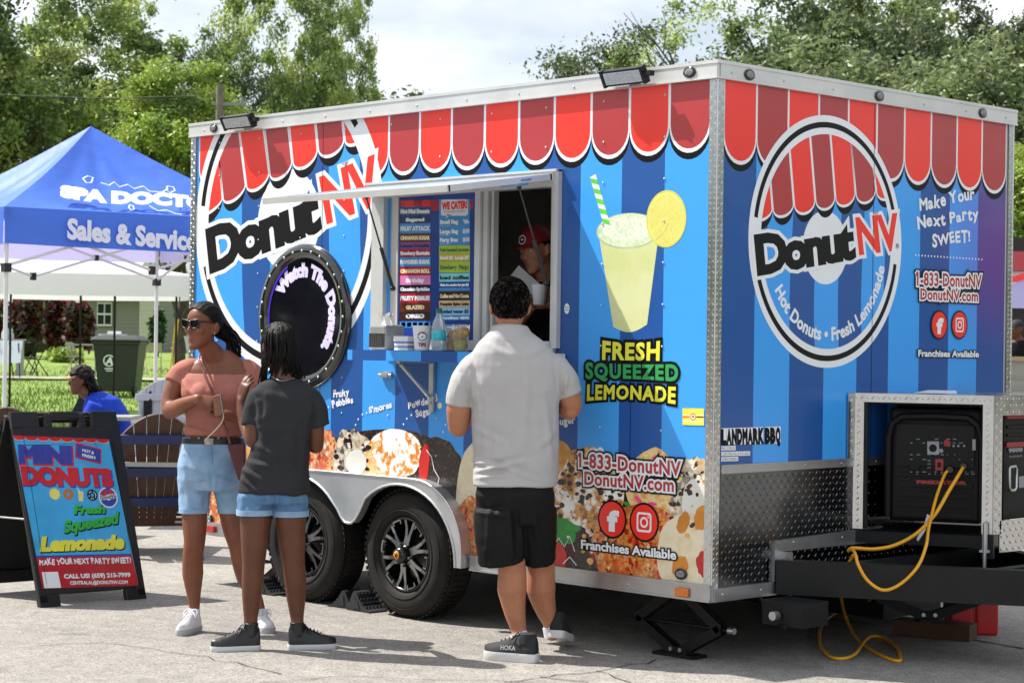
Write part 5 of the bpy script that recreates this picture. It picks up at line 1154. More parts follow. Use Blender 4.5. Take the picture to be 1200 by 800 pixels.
# its side, seen through the front opening: a second black case with handle
sc_ = np.array([B1[0]-.045, 1.93, .93]); mb = MB(); mb.obox(sc_-np.array([.25,0,0]), (.25,0,0), (0,.36,0), (0,0,.27)); 
for z in (.14, .10, .06): mb.obox(sc_+np.array([.004,0,z+.06]), (.006,0,0), (0,.34,0), (0,0,.008))
mb.build('side_case', gen_black, gen, bevel=.02)
mb = MB(); mb.obox(sc_+np.array([.001,0,.262]), (.012,0,0), (0,.35,0), (0,0,.02)); mb.obox(sc_+np.array([.008,0,.11]), (.004,0,0), (0,.35,0), (0,0,.012)); mb.build('side_band', gen_red, gen)
FS2 = Flat(sc_+np.array([.006,0,0]), (0,1,0), (0,0,1), (1,0,0)); 
e2 = lambda u, v: on_plane(u, v, 0, sc_[0]+.006)[1:]-sc_[1:]
FS2.text('9500', e2(1182.5,529.5), e2(1198,528.5), e2(1182.5,525), 1, 0, bev=.002); FS2.poly([e2(1182.5,524), e2(1207,522.5), e2(1207,521.5), e2(1182.5,523)], 1, 0)
FS2.poly([e2(1194,571.5), e2(1208,570), e2(1208,556.5), e2(1194,558)], 1, 0); FS2.text('WARNING', e2(1182.5,536), e2(1198,535), e2(1182.5,533.6), 1, 3)
FS2.build('side_print', GM, gen)
mb = MB(); P_ = [on_plane(u, v, 0, sc_[0]+.03) for u, v in ((1184,547),(1190,546),(1191.5,550),(1191,571),(1189,574),(1184,574.5),(1183,571),(1183,549))]; mb.tube(P_+P_[:1], .008, 6); mb.build('side_handle', alu, gen)
mb = MB(); mb.box((.62, 1.9, .575), (.9, 1.95, .6)); mb.build('foot_rail', gen_black, gen) if False else None

# extension cord: two runs from the panel, hanging in a loop, then a coil on the ground
yel = mat('cord_yellow', 'd99a08', .38, var=.08)
def on_bn(u, v, n_): 
    d = ray(u, v); o = fpt(0,0,n_); t = ((o-CAM_P) @ bn)/(d @ bn); return CAM_P+d*t
def spline(P, n=8):
    P = [np.asarray(p, float) for p in P]; P = [2*P[0]-P[1]]+P+[2*P[-1]-P[-2]]; out = []
    for i in range(1, len(P)-2):
        for t in np.linspace(0, 1, n, endpoint=False):
            a, b, c, d = P[i-1:i+3]; out.append(.5*((2*b)+(-a+c)*t+(2*a-5*b+4*c-d)*t*t+(-a+3*b-3*c+d)*t**3))
    return out+[P[-2]]
mb = MB()
mb.tube(spline([on_bn(u, v, n_) for u, v, n_ in ((1130,545,.02),(1126,552,.06),(1112,575,.14),(1096,602,.24),(1075,624,.34),(1050,638,.42),(1025,643,.48),(1000,642,.50),(994,645,.49))]), .0095, 8)
mb.tube(spline([on_bn(u, v, n_) for u, v, n_ in ((1114,549,.02),(1107,556,.06),(1098,580,.16),(1092,602,.28),(1088,620,.42),(1085,640,.56),(1075,664,.68),(1055,684,.74),(1035,691,.76),(1017,680,.76),(1006,662,.76),(1002,648,.70),(998,643,.56))]), .0080, 8)
gz = lambda u, v, z=.009: G(u, v, z)
mb.tube(spline([on_bn(1000,650,.46), on_bn(988,672,.42), on_bn(986,690,.40), gz(986,702,.22), gz(991,722,.07), gz(1001,743,.02), gz(1016,758), gz(1038,770), gz(1053,774), gz(1055,770), gz(1050,757), gz(1035,747), gz(1022,745,.02), gz(1012,752,.03), gz(1003,765,.02), gz(990,771), gz(973,769), gz(961,755), gz(961,737), gz(970,724), gz(986,715,.03), gz(1003,711,.06), gz(1016,705,.12), gz(1024,698,.2), gz(1032,686,.27), on_bn(1042,668,.30)]), .0085, 8)
cordo = mb.build('extension_cord', yel, None, loc=(.2,.9,0), label='yellow extension cord looping from the generator down to the ground', cat='cord')
mb = MB(); P_ = [on_bn(u, v, .16) for u, v in ((1086.5,602),(1091,604),(1084,622),(1076,634),(1074,631),(1082,618))]; mb.prism(P_, bn*.002); mb.build('cord_tag', mat('paper_tag', 'c9c9c9', .6), cordo)
for u, v in ((1130,544),(1114,548)):
    mb = MB(); mb.tube([on_bn(u, v, .005), on_bn(u-1, v+2, .045)], .017, 8); mb.build('plug', blackg, cordo)
# gas can
gcx = np.array([.20, 2.04, 0]); red_can = mat('gas_can_plastic', 'b00c14', .32, var=.1, bump=.03, bscale=12); ca = CR*[1,1,0]; ca = N3(ca); cb = N3(CF*[1,1,0])
can = empty('gas_can', gcx, 'red plastic fuel can on the ground behind the tongue jack', 'fuel can')
a_0 = G(1141, 746); wpx = 30/214.
mb = MB(); cc_ = G(1142, 744)+cb*.10
prof = [(.085,.0),(.095,.012),(.097,.05),(.094,.17),(.085,.21),(.06,.245)]
for sgn in (-1, 1):
    mb.obox(cc_+ca*sgn*.068+Z*.105, ca*.060, cb*.10, Z*.105, 0)
mb.obox(cc_+Z*.11, ca*.02, cb*.085, Z*.10, 0); mb.obox(cc_+Z*.215, ca*.10, cb*.08, Z*.012, 0)
mb.build('can_body', red_can, can, bevel=.018)
mb = MB(); mb.tube(spline([cc_+ca*-.08+Z*.21, cc_+ca*-.06+Z*.27, cc_+ca*.05+Z*.28, cc_+ca*.09+Z*.22]), .014, 8); mb.build('can_handle', red_can, can)
mb = MB(); mb.lathe(cc_+ca*.06+Z*.22, (0,0,1), [(.0,.05),(.025,.05),(.027,.0)], 14); mb.build('can_cap', blackg, can)
# wood block under the jack
wood = mat('treated_wood', '4a3020', .8, var=.3, vscale=6, aniso=(3, 3, 30), bump=.2, bscale=50)
p0, p1 = G(1046, 744), G(1136, 752); dx_ = N3(p1-p0); mb = MB(); c_ = (p0+p1)/2+N3(np.cross((0,0,1), dx_))*.07
mb.obox(c_+Z*.0425, dx_*np.linalg.norm(p1-p0)/2, np.cross((0,0,1), dx_)*.07, Z*.0425)
mb.build('wood_block', wood, None, loc=c_, label='short dark timber block under the tongue jack', cat='wood block', bevel=.004)
# wheel chocks
def chock(c, ux, label, k=.78):
    c = np.asarray(c, float); ux = N3(ux)*k; uy = N3(np.array([-ux[1], ux[0], 0]))*k; b = MB(); w = .085; Zk = Z*k
    prof = [(-.13, 0), (.13, 0), (.13, .012), (.09, .022), (.05, .045), (.012, .085), (-.02, .135), (-.045, .145), (-.06, .135)]
    b.prism([c+uy*w+ux*x+Zk*z for x, z in prof], -uy*2*w)
    for i, (x, z) in enumerate(((.07,.034),(.04,.058),(.015,.085),(-.01,.118))):
        for q in range(5): b.obox(c+ux*x+Zk*(z+.004)+uy*(-.066+.033*q), ux*.007, uy*.008, Zk*.006)
    for s in (-1, 1): b.prism([c+uy*(w+.003)*s+ux*x+Zk*z for x, z in ((-.05,.02),(.02,.02),(.0,.07),(-.045,.11))], uy*s*.003)
    return b.build('wheel_chock', mat('chock_rubber', '232527', .55, var=.25, vscale=18, bump=.08, bscale=80), None, loc=c, label=label, cat='wheel chock', group='wheel chocks by the trailer tyres')
chock((-2.545, .02, 0), (1,0,0), 'black rubber wheel chock with raised back wedged left of the front tyre')
chock((-2.735, .03, 0), (-1,-.12,0), 'black wheel chock with low nose wedged right of the rear tyre', .72)
chock((-3.47, .05, 0), (1,0,0), 'small black wheel chock behind the rear tyre, seen between the legs', .7)

# things on the counter
ct = CZ+.0045
def at_counter(u, y): p = SD(u, 411, y); return np.array([p[0], y, ct])
c = at_counter(453.5, -.20); nd = empty('napkin_dispenser', c, 'clear and dark napkin dispenser with a napkin sticking up on the blue counter', 'dispenser')
smoke = mat('smoked_plastic', '3a3636', .12, var=.2, coat=.6, vscale=30); clearp = mat('grey_plastic_side', '8f9294', .2, var=.1, coat=.5)
mb = MB(); mb.box((c[0]-.085, c[1]-.06, ct), (c[0]+.055, c[1]+.08, ct+.135)); mb.build('case', clearp, nd, bevel=.012)
mb = MB(); mb.box((c[0]-.078, c[1]-.066, ct+.012), (c[0]+.048, c[1]-.058, ct+.09)); mb.build('dark_front', smoke, nd, bevel=.003)
mb = MB(); 
for k in range(7): mb.box((c[0]-.07+k*.016, c[1]-.0675, ct+.02), (c[0]-.066+k*.016, c[1]-.0663, ct+.08))
mb.build('rib', mat('smoke_rib', '5a5554', .3), nd)
mb = MB(); wv = [(c[0]-.05+.012*i, .010*math.sin(i*1.3)) for i in range(9)]
vs_ = []
for x, dy in wv: vs_ += [(x, c[1]+dy*.4, ct+.134), (x-.01+.012*math.sin(x*90), c[1]+dy*2, ct+.18), (x*1.0+.02*(x-c[0])/.05, c[1]-.01+dy*2.5, ct+.195+.012*math.sin(x*200))]
mb.add(vs_, [(3*i+j, 3*i+3+j, 3*i+4+j, 3*i+1+j) for i in range(8) for j in range(2)], 0, True); mb.build('napkin', mat('paper_white', 'e4e4e4', .8, var=.05), nd)
c = at_counter(478, -.20); mb = MB(); 
for k in range(4): mb.box((c[0]-.055, c[1]-.05, ct+.012*k), (c[0]+.055-.004*(k % 2), c[1]+.05, ct+.0115+.012*k), k % 2)
mb.box((c[0]-.058, c[1]-.052, ct+.048), (c[0]+.058, c[1]+.052, ct+.075), 0)
mb.build('card_stack', [mat('card_white', 'd8dade', .5, var=.03), mat('card_blue', '6a86b8', .5)], None, loc=c, label='small stack of white cards beside the tip cup', cat='cards')
c = at_counter(494.5, -.22); tp = MB(); tp.lathe(c, (0,0,1), [(.0,.001),(.037,.001),(.040,.01),(.052,.128),(.054,.132),(.050,.132),(.046,.10),(.0,.095)], 28); tpo = tp.build('tip_cup', mat('cup_white', 'e2e4e8', .35, var=.03), None, loc=c, label='white paper tip cup with a round logo on the counter', cat='cup')
tv = N3([CAM_P[0]-c[0], CAM_P[1]-c[1], 0]); tu = np.array([-tv[1], tv[0], 0])
def cupwrap(u, v): a = u/.0475; return c+tv*(.0425+.011*v/.128+.0006)*math.cos(a)+tu*(.0425+.011*v/.128+.0006)*math.sin(a)+Z*v
cf = MB()
def cdisc(u, v, r, k, lay, a0=0, a1=2*math.pi): cf.face([cupwrap(u+r*math.cos(t), v+r*math.sin(t))+tv*lay*.0004 for t in np.linspace(a0, a1, 24, endpoint=a1 < 6)], k)
cdisc(0,.075,.024,0,0); cdisc(0,.075,.020,1,1); cdisc(0,.075,.020,2,2,.25,math.pi-.25); cdisc(0,.072,.008,1,3); cdisc(0,.072,.004,0,4)
V0, F0 = text_geo('TIPS', .04); xm = V0[:,0].max(); cf.add([cupwrap((v[0]/xm-.5)*.044, .022+v[1]*.026)+tv*.0012 for v in V0], F0, 2, False)
cf.build('cup_print', [navy, white_p, red_d], tpo)
c = at_counter(514, -.23); wb = empty('water_bottle', c, 'clear plastic bottle with aqua label and green cap on the counter', 'bottle')
mb = MB(); mb.lathe(c, (0,0,1), [(.0,.002),(.030,.001),(.036,.01),(.037,.05),(.035,.06),(.037,.07),(.037,.125),(.030,.155),(.016,.185),(.014,.20)], 24, None); mb.build('bottle_body', mat('clear_bottle', 'cfe0e6', .08, var=.06, trans=.65, vscale=30, bump=.1, bscale=40), wb)
mb = MB(); mb.lathe(c, (0,0,1), [(.0378,.055),(.0385,.056),(.0385,.105),(.0378,.106)], 24); mb.build('bottle_label', mat('aqua_label', '35b4c4', .35, var=.25, vscale=30), wb)
mb = MB(); mb.lathe(c, (0,0,1), [(.0155,.198),(.016,.2),(.016,.222),(.0,.223)], 18); mb.build('bottle_cap', mat('cap_green', '0d6a4c', .4), wb)
for (u, y, lab, fr_) in ((531, -.17, 'clear cup with two oranges and a lemon by the window', ((-.004,.03,'b97a2c'),(.01,.085,'c9822c'))), (540, -.24, 'clear cup holding a lemon and an orange, nearest the customer', ((0,.035,'b9ac2c'),(-.012,.09,'c88a30'),(.014,.10,'d0a030')))):
    c = at_counter(u, y); o = empty('fruit_cup', c, lab, 'cup', 'clear cups of fruit on the counter')
    mb = MB(); mb.lathe(c, (0,0,1), [(.034,.002),(.036,.01),(.046,.135),(.047,.138)], 24); mb.build('cup', mat('clear_cup', 'e8eef0', .05, var=0, trans=.9), o)
    for dx_2, z, col in fr_:
        mb = MB(); mb.ellipsoid(c+np.array([dx_2, 0, z]), (.031,0,0), (0,.031,0), (0,0,.030), 14, 10); mb.build('fruit', mat('fruit_'+col, col, .45, var=.15, vscale=20, bump=.1, bscale=200), o)
# ================================================================ tents
def fabric(name, c, tr=.25, c2=None):
    """two-sided cloth: c on its face, c2 on its back, light coming through"""
    m = bpy.data.materials.new(name); m.use_nodes = True; n = m.node_tree; n.nodes.clear(); o = n.nodes.new('ShaderNodeOutputMaterial'); d = n.nodes.new('ShaderNodeBsdfPrincipled'); t = n.nodes.new('ShaderNodeBsdfTranslucent'); mx_ = n.nodes.new('ShaderNodeMixShader'); mx_.inputs[0].default_value = tr
    tcn = n.nodes.new('ShaderNodeTexCoord'); z = n.nodes.new('ShaderNodeTexNoise'); z.inputs['Scale'].default_value = 1.6; z.inputs['Detail'].default_value = 5; n.links.new(tcn.outputs['Object'], z.inputs[0])
    g = n.nodes.new('ShaderNodeNewGeometry'); q = n.nodes.new('ShaderNodeMix'); q.data_type = 'RGBA'; n.links.new(g.outputs['Backfacing'], q.inputs[0]); q.inputs[6].default_value = (*srgb(c), 1); q.inputs[7].default_value = (*srgb(c2 or c), 1)
    n.links.new(q.outputs[2], d.inputs['Base Color']); d.inputs['Roughness'].default_value = .55; n.links.new(q.outputs[2], t.inputs[0])
    bn_ = n.nodes.new('ShaderNodeBump'); bn_.inputs['Strength'].default_value = .5; bn_.inputs['Distance'].default_value = .08; n.links.new(z.outputs[0], bn_.inputs['Height']); n.links.new(bn_.outputs[0], d.inputs['Normal'])
    n.links.new(d.outputs[0], mx_.inputs[1]); n.links.new(t.outputs[0], mx_.inputs[2]); n.links.new(mx_.outputs[0], o.inputs[0]); return m
def outward(mb, c):
    for i, f in enumerate(mb.f):
        P = [np.array(mb.v[j]) for j in f[:3]]
        if np.cross(P[1]-P[0], P[2]-P[0]) @ (P[0]-c) < 0: mb.f[i] = tuple(reversed(f))
tent_blue = fabric('tent_blue_fabric', '4674da', .30, 'cdc8f0'); tent_under = fabric('tent_pale_lining', '9a96c8', .55, 'b8b4e0'); tent_white = fabric('tent_white_fabric', 'e4e2ea', .45); legw = mat('white_leg_paint', 'd2d2d2', .4, var=.04); tent_print = mat('tent_print_white', 'd9dcee', .6, var=.03); conn = mat('black_connector', '121214', .5)
def frame_tent(t, A, d1, d2, Sz, zb, zv, zp, mats, inner, legm, seed, leg_r=.02, logo=False, trusses=True):
    rg = random.Random(seed); Cn = [A, A+d1*Sz, A+(d1+d2)*Sz, A+d2*Sz]; ctr = A+(d1+d2)*Sz/2
    m1 = MB(); N = 22
    for i in range(4):                                   # sloping panels with a belly and folds
        p, q = Cn[i], Cn[(i+1) % 4]; vs = []
        for j in range(N+1):
            s = j/N; h = s*(zp-zv)
            for k in range(N+1):
                t_ = k/N; e = p+(q-p)*t_; c = e*(1-s)+ctr*s
                fold = .022*math.sin(t_*math.pi*9+i+2*s)*math.sin(math.pi*min(1, s*1.2))*(1-abs(2*t_-1))**.5
                z = zv+h-.16*math.sin(math.pi*s)*(4*t_*(1-t_))*.9-.05*math.sin(math.pi*s)+fold
                vs.append((c[0], c[1], z))
        m1.add(vs, [(j*(N+1)+k, j*(N+1)+k+1, (j+1)*(N+1)+k+1, (j+1)*(N+1)+k) for j in range(N) for k in range(N)], 0, True)
    outward(m1, ctr+np.array([0,0,zv-1.5])); m1.build('canopy_top', mats, t)
    m2 = MB()
    for i in range(4):
        p, q = Cn[i], Cn[(i+1) % 4]; nrm = N3(np.cross(q-p, (0,0,1))); nrm = nrm if nrm @ ((p+q)/2-ctr) > 0 else -nrm; vs = []
        for k in range(25):
            t_ = k/24; e = p+(q-p)*t_; w_ = .012*math.sin(t_*21+i)
            vs += [(e[0], e[1], zv), (e[0]+nrm[0]*(.02+w_), e[1]+nrm[1]*(.02+w_), zb-.015*math.sin(math.pi*t_))]
        m2.add(vs, [(2*k, 2*k+1, 2*k+3, 2*k+2) for k in range(24)], 0, True)
    outward(m2, ctr+np.array([0,0,(zv+zb)/2])); m2.build('valance', mats, t)
    for c in Cn:
        c = c+N3(ctr-c)*.06; b = MB(); b.tube([(c[0], c[1], 0), (c[0], c[1], zv-.03)], leg_r, 8, 0); b.obox((c[0], c[1], zb-.22), (.035,0,0), (0,.035,0), (0,0,.04), 1); b.obox((c[0], c[1], zv-.05), (.03,0,0), (0,.03,0), (0,0,.05), 1); b.box((c[0]-.05, c[1]-.05, .0), (c[0]+.05, c[1]+.05, .012), 0); b.build('leg', [legm, conn], t)
    if trusses:
        for i in range(4):
            p, q = Cn[i]+N3(ctr-Cn[i])*.06, Cn[(i+1) % 4]+N3(ctr-Cn[(i+1) % 4])*.06; b = MB(); za, zl = zv-.08, zb-.20; mid = (p+q)/2
            for a, c in ((p, mid), (mid, q)):
                b.tube([np.append(a[:2], za), np.append(c[:2], zl)], .014, 6, 0); b.tube([np.append(a[:2], zl), np.append(c[:2], za)], .014, 6, 0)
                k = (a+c)/2; b.obox(np.append(k[:2], (za+zl)/2), (.02,0,0), (0,.02,0), (0,0,.03), 1)
            b.obox(np.append(mid[:2], zl), (.025,0,0), (0,.025,0), (0,0,.04), 1); b.build('truss', [legm, conn], t)
    return Cn, ctr
DA = 18.; phi = R(54); A_ = WP(3, DA, 0); d1 = r2*math.sin(phi)+f2*math.cos(phi); d2 = -r2*math.cos(phi)+f2*math.sin(phi)
zb_t, zv_t, zp_t = ZV(5, 285, DA), ZV(5, 242, DA), ZV(102, 148, DA+2.1)
bt = empty('canopy_tent', A_+(d1+d2)*1.5, 'blue pop up canopy tent with white lettering on its slope and valance', 'canopy tent')
Cn, ctr = frame_tent(bt, A_, d1, d2, 3.0, zb_t, zv_t, zp_t, [tent_blue], tent_under, legw, 3)
nrm1 = N3(np.cross(d1, (0,0,1)))
FV = Flat(A_+nrm1*.04, d1, (0,0,1), nrm1)
def vx(u, v):
    d = ray(u, v); o = A_+nrm1*.04; k = ((o-CAM_P) @ nrm1)/(d @ nrm1); p = CAM_P+d*k; return np.array([(p-o) @ d1, p[2]])
a, b, c = vx(80, 279), vx(229, 293.2), vx(80, 255.5); c = np.array([a[0]+(b[0]-a[0])*0, c[1]])
FV.text('Sales & Service', a, b, c, 0, 0, bev=.012); FV.build('valance_lettering', [tent_print], bt)
# lettering on the slope (kept on the slope's plane)
sm = A_+d1*1.5; up_s = np.array([ctr[0], ctr[1], zp_t])-np.array([sm[0], sm[1], zv_t]); Ls = np.linalg.norm(up_s); up_s /= Ls; ns = N3(np.cross(d1, up_s)); 
FSl = Flat(np.array([A_[0], A_[1], zv_t])+ns*.03, d1, up_s, ns)
def sx2(u, v):
    d = ray(u, v); o = FSl.O; k = ((o-CAM_P) @ ns)/(d @ ns); p = CAM_P+d*k-o; return np.array([p @ d1, p @ up_s])
def slope_warp(u, v):
    q = sx2(73+u*190, 230+u*18+math.sin(u*7)*2-v*13); return q
FSl.text('SPA DOCTOR', (0,0), (1,0), (0,.2), 0, 0, bev=.022, warp=slope_warp)
for pts in ([(97,209),(101,214),(107,214),(109,208),(103,206),(97,209)], [(118,214),(128,217),(134,213),(140,219),(150,216),(157,221),(168,218),(175,224),(190,225),(197,221)], [(196,218),(203,219),(205,223),(199,226),(195,222),(196,218)], [(152,240),(156,241),(157,245),(153,246),(151,243),(152,240)], [(175,241),(185,247),(195,246),(205,250),(213,251)]):
    FSl.line([sx2(*q) for q in pts], .014, 0, 0)
FSl.build('slope_lettering', [tent_print], bt)
# the white tent behind, on dark legs
wt0 = WP(-75, 27, 0); e1 = N3(r2*.97+f2*.24); e2_ = N3(-r2*.24+f2*.97)
wt = empty('canopy_tent', wt0+(e1+e2_)*1.6, 'white canopy tent with thin dark legs behind the blue tent', 'canopy tent')
frame_tent(wt, wt0, e1, e2_, 3.55, ZV(100, 345, 27.3), ZV(100, 320, 27.3), ZV(60, 285, 29), [tent_white], tent_white, blackm, 5, .018, trusses=False)
for u in (12, 94, 134):
    b = MB(); p = WP(u, 29.5, .35); b.tube([p, p+np.array([0,0,1.9])], .02, 6); b.build('leg', blackm, wt)
b = MB(); p = WP(92, 29.3, lawn_z(29)); b.prism([p+r2*x+np.array([0,0,z]) for x, z in ((-.13,0),(.15,0),(.10,.28),(.02,.30))], f2*.12); tag(b.build('weight_bag', mat('navy_cloth', '1c2236', .8, var=.1), None, loc=p), 'dark navy weight bag on the grass at the foot of a dark tent leg', 'weight bag')

# ================================================================ chairs
def adirondack(name, label, p, fwd, slat_m, frame_m, group, w=.52, nsl=6):
    """a fan backed garden chair; p on the ground under the seat, fwd the way it faces"""
    t = empty(name, p, label, 'chair', group); fwd = N3(fwd); s = np.cross(fwd, (0,0,1)); Zv = np.array([0,0,1.]); p = np.asarray(p, float)
    back0 = p-fwd*.20+Zv*.20; bd_ = N3(Zv*.93-fwd*.37); bn_ = N3(np.cross(s, bd_)); bn_ = bn_ if bn_ @ fwd > 0 else -bn_
    b = MB(); Lb_ = .86
    for i in range(nsl):
        u0, u1 = -1+2*i/nsl+.012, -1+2*(i+1)/nsl-.012; um = (u0+u1)/2; hgt = Lb_*(1-.16*um*um)
        q = lambda u, h: back0+s*u*w*.5*(.55+.45*math.sin(min(1, h/Lb_*1.15)*1.57))+bd_*h
        top = [q(u0+(u1-u0)*k/5, Lb_*(1-.20*(u0+(u1-u0)*k/5)**2)) for k in range(6)]
        b.prism([q(u0, 0), q(u1, 0)]+top[::-1], bn_*.022)
    b.build('back_slats', slat_m, t)
    b = MB(); 
    for h, wd in ((.20, .86), (.43, .96), (.68, 1.02)): b.obox(back0+bd_*h-bn_*.016, s*w*.5*wd*(.55+.45*math.sin(min(1, h/Lb_*1.15)*1.57))*1.08, bd_*.034, bn_*.014)
    b.build('back_rail', frame_m, t)
    b = MB(); 
    for i in range(6): c = p+fwd*(-.16+.095*i)+Zv*(.21+.026*i); b.obox(c, s*w*.5, fwd*.042, Zv*.011)
    b.build('seat', slat_m, t)
    for sd in (-1, 1):
        b = MB(); o = s*sd*w*.54
        b.prism([p+o+fwd*-.62+Zv*.0, p+o+fwd*-.50+Zv*.0, p+o+fwd*.40+Zv*.27, p+o+fwd*.42+Zv*.38, p+o+fwd*.30+Zv*.38], s*sd*.03)
        b.prism([p+o+fwd*.30, p+o+fwd*.42, p+o+fwd*.42+Zv*.56, p+o+fwd*.30+Zv*.56], s*sd*.03+s*sd*.001); b.prism([p+o+fwd*-.36+Zv*.12, p+o+fwd*-.27+Zv*.15, p+o+fwd*-.34+Zv*.56, p+o+fwd*-.44+Zv*.56], s*sd*.034)
        b.build('side_frame', frame_m, t)
        b = MB(); b.prism([p+s*sd*w*.48+fwd*-.50+Zv*.562, p+s*sd*w*.48+fwd*.46+Zv*.562, p+s*sd*w*.78+fwd*.46+Zv*.562, p+s*sd*w*.66+fwd*-.50+Zv*.562], Zv*.026); b.build('armrest', frame_m, t)
    return t
brown = mat('brown_slats', '3e2417', .6, var=.25, aniso=(14, 14, 1.5), vscale=3, bump=.1, bscale=30); navyf = mat('navy_paint', '182552', .5, var=.15); wslat = mat('white_slats', 'c9ccd8', .5, var=.05); greyt = mat('grey_table_top', '8e8e8c', .45, var=.08)
gc_ = 'fan backed garden chairs on the pavement'
pc = WP(180, 14.1, 0); chair0 = adirondack('garden_chair', 'brown slatted garden chair with navy frame beside the right edge of the menu board', pc, N3(f2*.9-r2*.25), brown, navyf, gc_, .52)
pc2 = WP(46, 15.0, 0); adirondack('garden_chair', 'brown slatted garden chair hidden behind the menu board, only its top showing', pc2, N3(f2*.9+r2*.2), brown, navyf, gc_, .5)
pw_ = WP(176, 20.6, .10); wc_ = adirondack('garden_chair', 'white slatted garden chair behind the brown one, near the white tent leg', pw_, N3(f2*.8-r2*.45), wslat, wslat, gc_, .56, 7)
b = MB(); c = WP(174.5, 20.15, ZV(174, 473, 20.15)); b.obox(c, r2*.04, f2*.04, (0,0,.15)); b.build('black_bag', blackm, None, loc=c, label='narrow black bag hanging on the back of the white chair', cat='bag', bevel=.015)
b = MB(); tp = WP(176, 13.62, ZV(176, 544, 13.62)); b.obox(tp, r2*.205, f2*.02, (0,0,.015)); b.build('grey_rail', greyt, chair0)
b = MB(); tp = WP(132, 16.2, ZV(132, 489, 16.2)); b.obox(tp, r2*.20, f2*.25, (0,0,.015)); b.tube([tp, tp*[1,1,0]], .03, 8); b.lathe(tp*[1,1,0], (0,0,1), [(.0,.03),(.22,.02),(.24,.0)], 20); b.build('cafe_table', greyt, None, loc=tp*[1,1,0], label='grey cafe table behind the menu board in front of the seated person', cat='table')
# ---------------------------------------------------------------- bin
pb = WP(141, 35, lawn_z(35)); binm = mat('bin_plastic', '1d2624', .45, var=.12, bump=.04, bscale=20); bi = empty('wheelie_bin', pb, 'large dark green wheeled rubbish bin with white emblem on the lawn', 'bin')
Zv = np.array([0,0,1.]); bh = .98
def ringq(w, d, z, c=pb): return [c+r2*sx_*w+f2*sy_*d+Zv*z for sx_, sy_ in ((-1,-1),(1,-1),(1,1),(-1,1))]
b = MB(); b.rings([ringq(.32, .30, .10), ringq(.40, .38, .92), ringq(.425, .40, .93), ringq(.425, .40, bh)], True, True, 0, False); b.build('bin_body', binm, bi, bevel=.02)
b = MB(); b.rings([ringq(.44, .42, bh), ringq(.44, .42, bh+.03), ringq(.36, .36, bh+.09), ringq(.30, .2, bh+.11)], True, True, 0, False); b.tube([pb-r2*.44+f2*.38+Zv*(bh-.02), pb+r2*.44+f2*.38+Zv*(bh-.02)], .02, 8); b.build('bin_lid', binm, bi, bevel=.012)
for s in (-1, 1): b = MB(); b.tube([pb+r2*(.30*s-.03)+f2*-.22+Zv*.12, pb+r2*(.30*s+.03)+f2*-.22+Zv*.12], .12, 16); b.build('bin_wheel', blackm, bi)
FBn = Flat(pb-f2*.358+Zv*.62, r2, N3(Zv*.99-f2*.1), -f2); FBn.ring((-.12,.02), .085, .105, 2, 0, 40, 330); FBn.text('A', (-.185,-.045), (-.06,-.045), (-.185,.085), 2, 0, bev=.008, shear=.2); FBn.poly([(-.2,-.13),(-.04,-.13),(-.04,-.11),(-.2,-.11)], 2, 0); FBn.poly([(-.18,-.165),(-.06,-.165),(-.06,-.15),(-.18,-.15)], 2, 0); FBn.build('emblem', [white_p], bi)
b = MB(); pp_ = pb+Zv*(bh+.11); b.prism([pp_+r2*x+f2*y for x, y in ((-.30,-.2),(.05,-.22),(.10,.1),(-.26,.1))], Zv*.02); b.prism([pp_+Zv*.021+r2*x+f2*y for x, y in ((-.20,-.15),(.02,-.1),(.0,.1),(-.2,.12))], Zv*.05); tag(b.build('paper_bundle', mat('paper_white2', 'dadad8', .7), None, loc=pp_), 'loose white papers lying on the lid of the bin', 'papers')
# ---------------------------------------------------------------- folding chairs, board, table on the far lawn
def folding_chair(label, u, vbot, D, m_, rz, group):
    p = WP(u, D, lawn_z(D)); t = empty('folding_chair', p, label, 'folding chair', group); a = np.array([math.cos(rz), math.sin(rz), 0]); s = np.array([-a[1], a[0], 0]); w = .21
    b = MB(); 
    for sd in (-1, 1):
        b.tube([p+s*sd*w+a*.25, p+s*sd*w-a*.18+Zv*.82], .013, 6); b.tube([p+s*sd*w-a*.25, p+s*sd*w+a*.12+Zv*.45], .013, 6)
    b.tube([p+s*w+a*.2+Zv*.08, p-s*w+a*.2+Zv*.08], .011, 6); b.tube([p+s*w-a*.18+Zv*.82, p-s*w-a*.18+Zv*.82], .013, 6); b.build('chair_frame', m_, t)
    b = MB(); b.obox(p+Zv*.44, a*.19, s*w*.95, Zv*.012); b.build('seat', m_, t)
    b = MB(); b.obox(p-a*.14+Zv*.70, s*w*.98, N3(Zv-a*.4)*.11, a*.01); b.build('backrest', m_, t); return t
tanm = mat('tan_metal', 'a39a86', .5, var=.05); gf = 'folding chairs on the far lawn'
folding_chair('tan folding chair right of the bin on the far lawn', 180, 435, 54, tanm, 2.6, gf); folding_chair('tan folding chair left of the bin beside a dark tent leg', 88, 435, 54, tanm, .6, gf); folding_chair('black folding chair next to the white board, facing left', 31, 438, 50, blackm, 2.2, gf); folding_chair('black folding chair furthest right beside the white board', 42, 438, 48, blackm, 3.6, gf)
b = MB(); D = 45; p = WP(10, D, ZV(10, 412, D)); b.obox(p, r2*.30, N3(Zv*.93+f2*.36)*.27, f2*.012); eb = b.build('display_board', mat('board_white', 'c4ced8', .5, var=.03), None, loc=p, label='white display board leaning on a dark easel at the left edge of the lawn', cat='board')
b = MB(); 
for s in (-1, 1): b.tube([p+r2*.22*s+Zv*.2+f2*.03, (p+r2*.30*s-f2*.12)*[1,1,0]+Zv*lawn_z(D)], .014, 6)
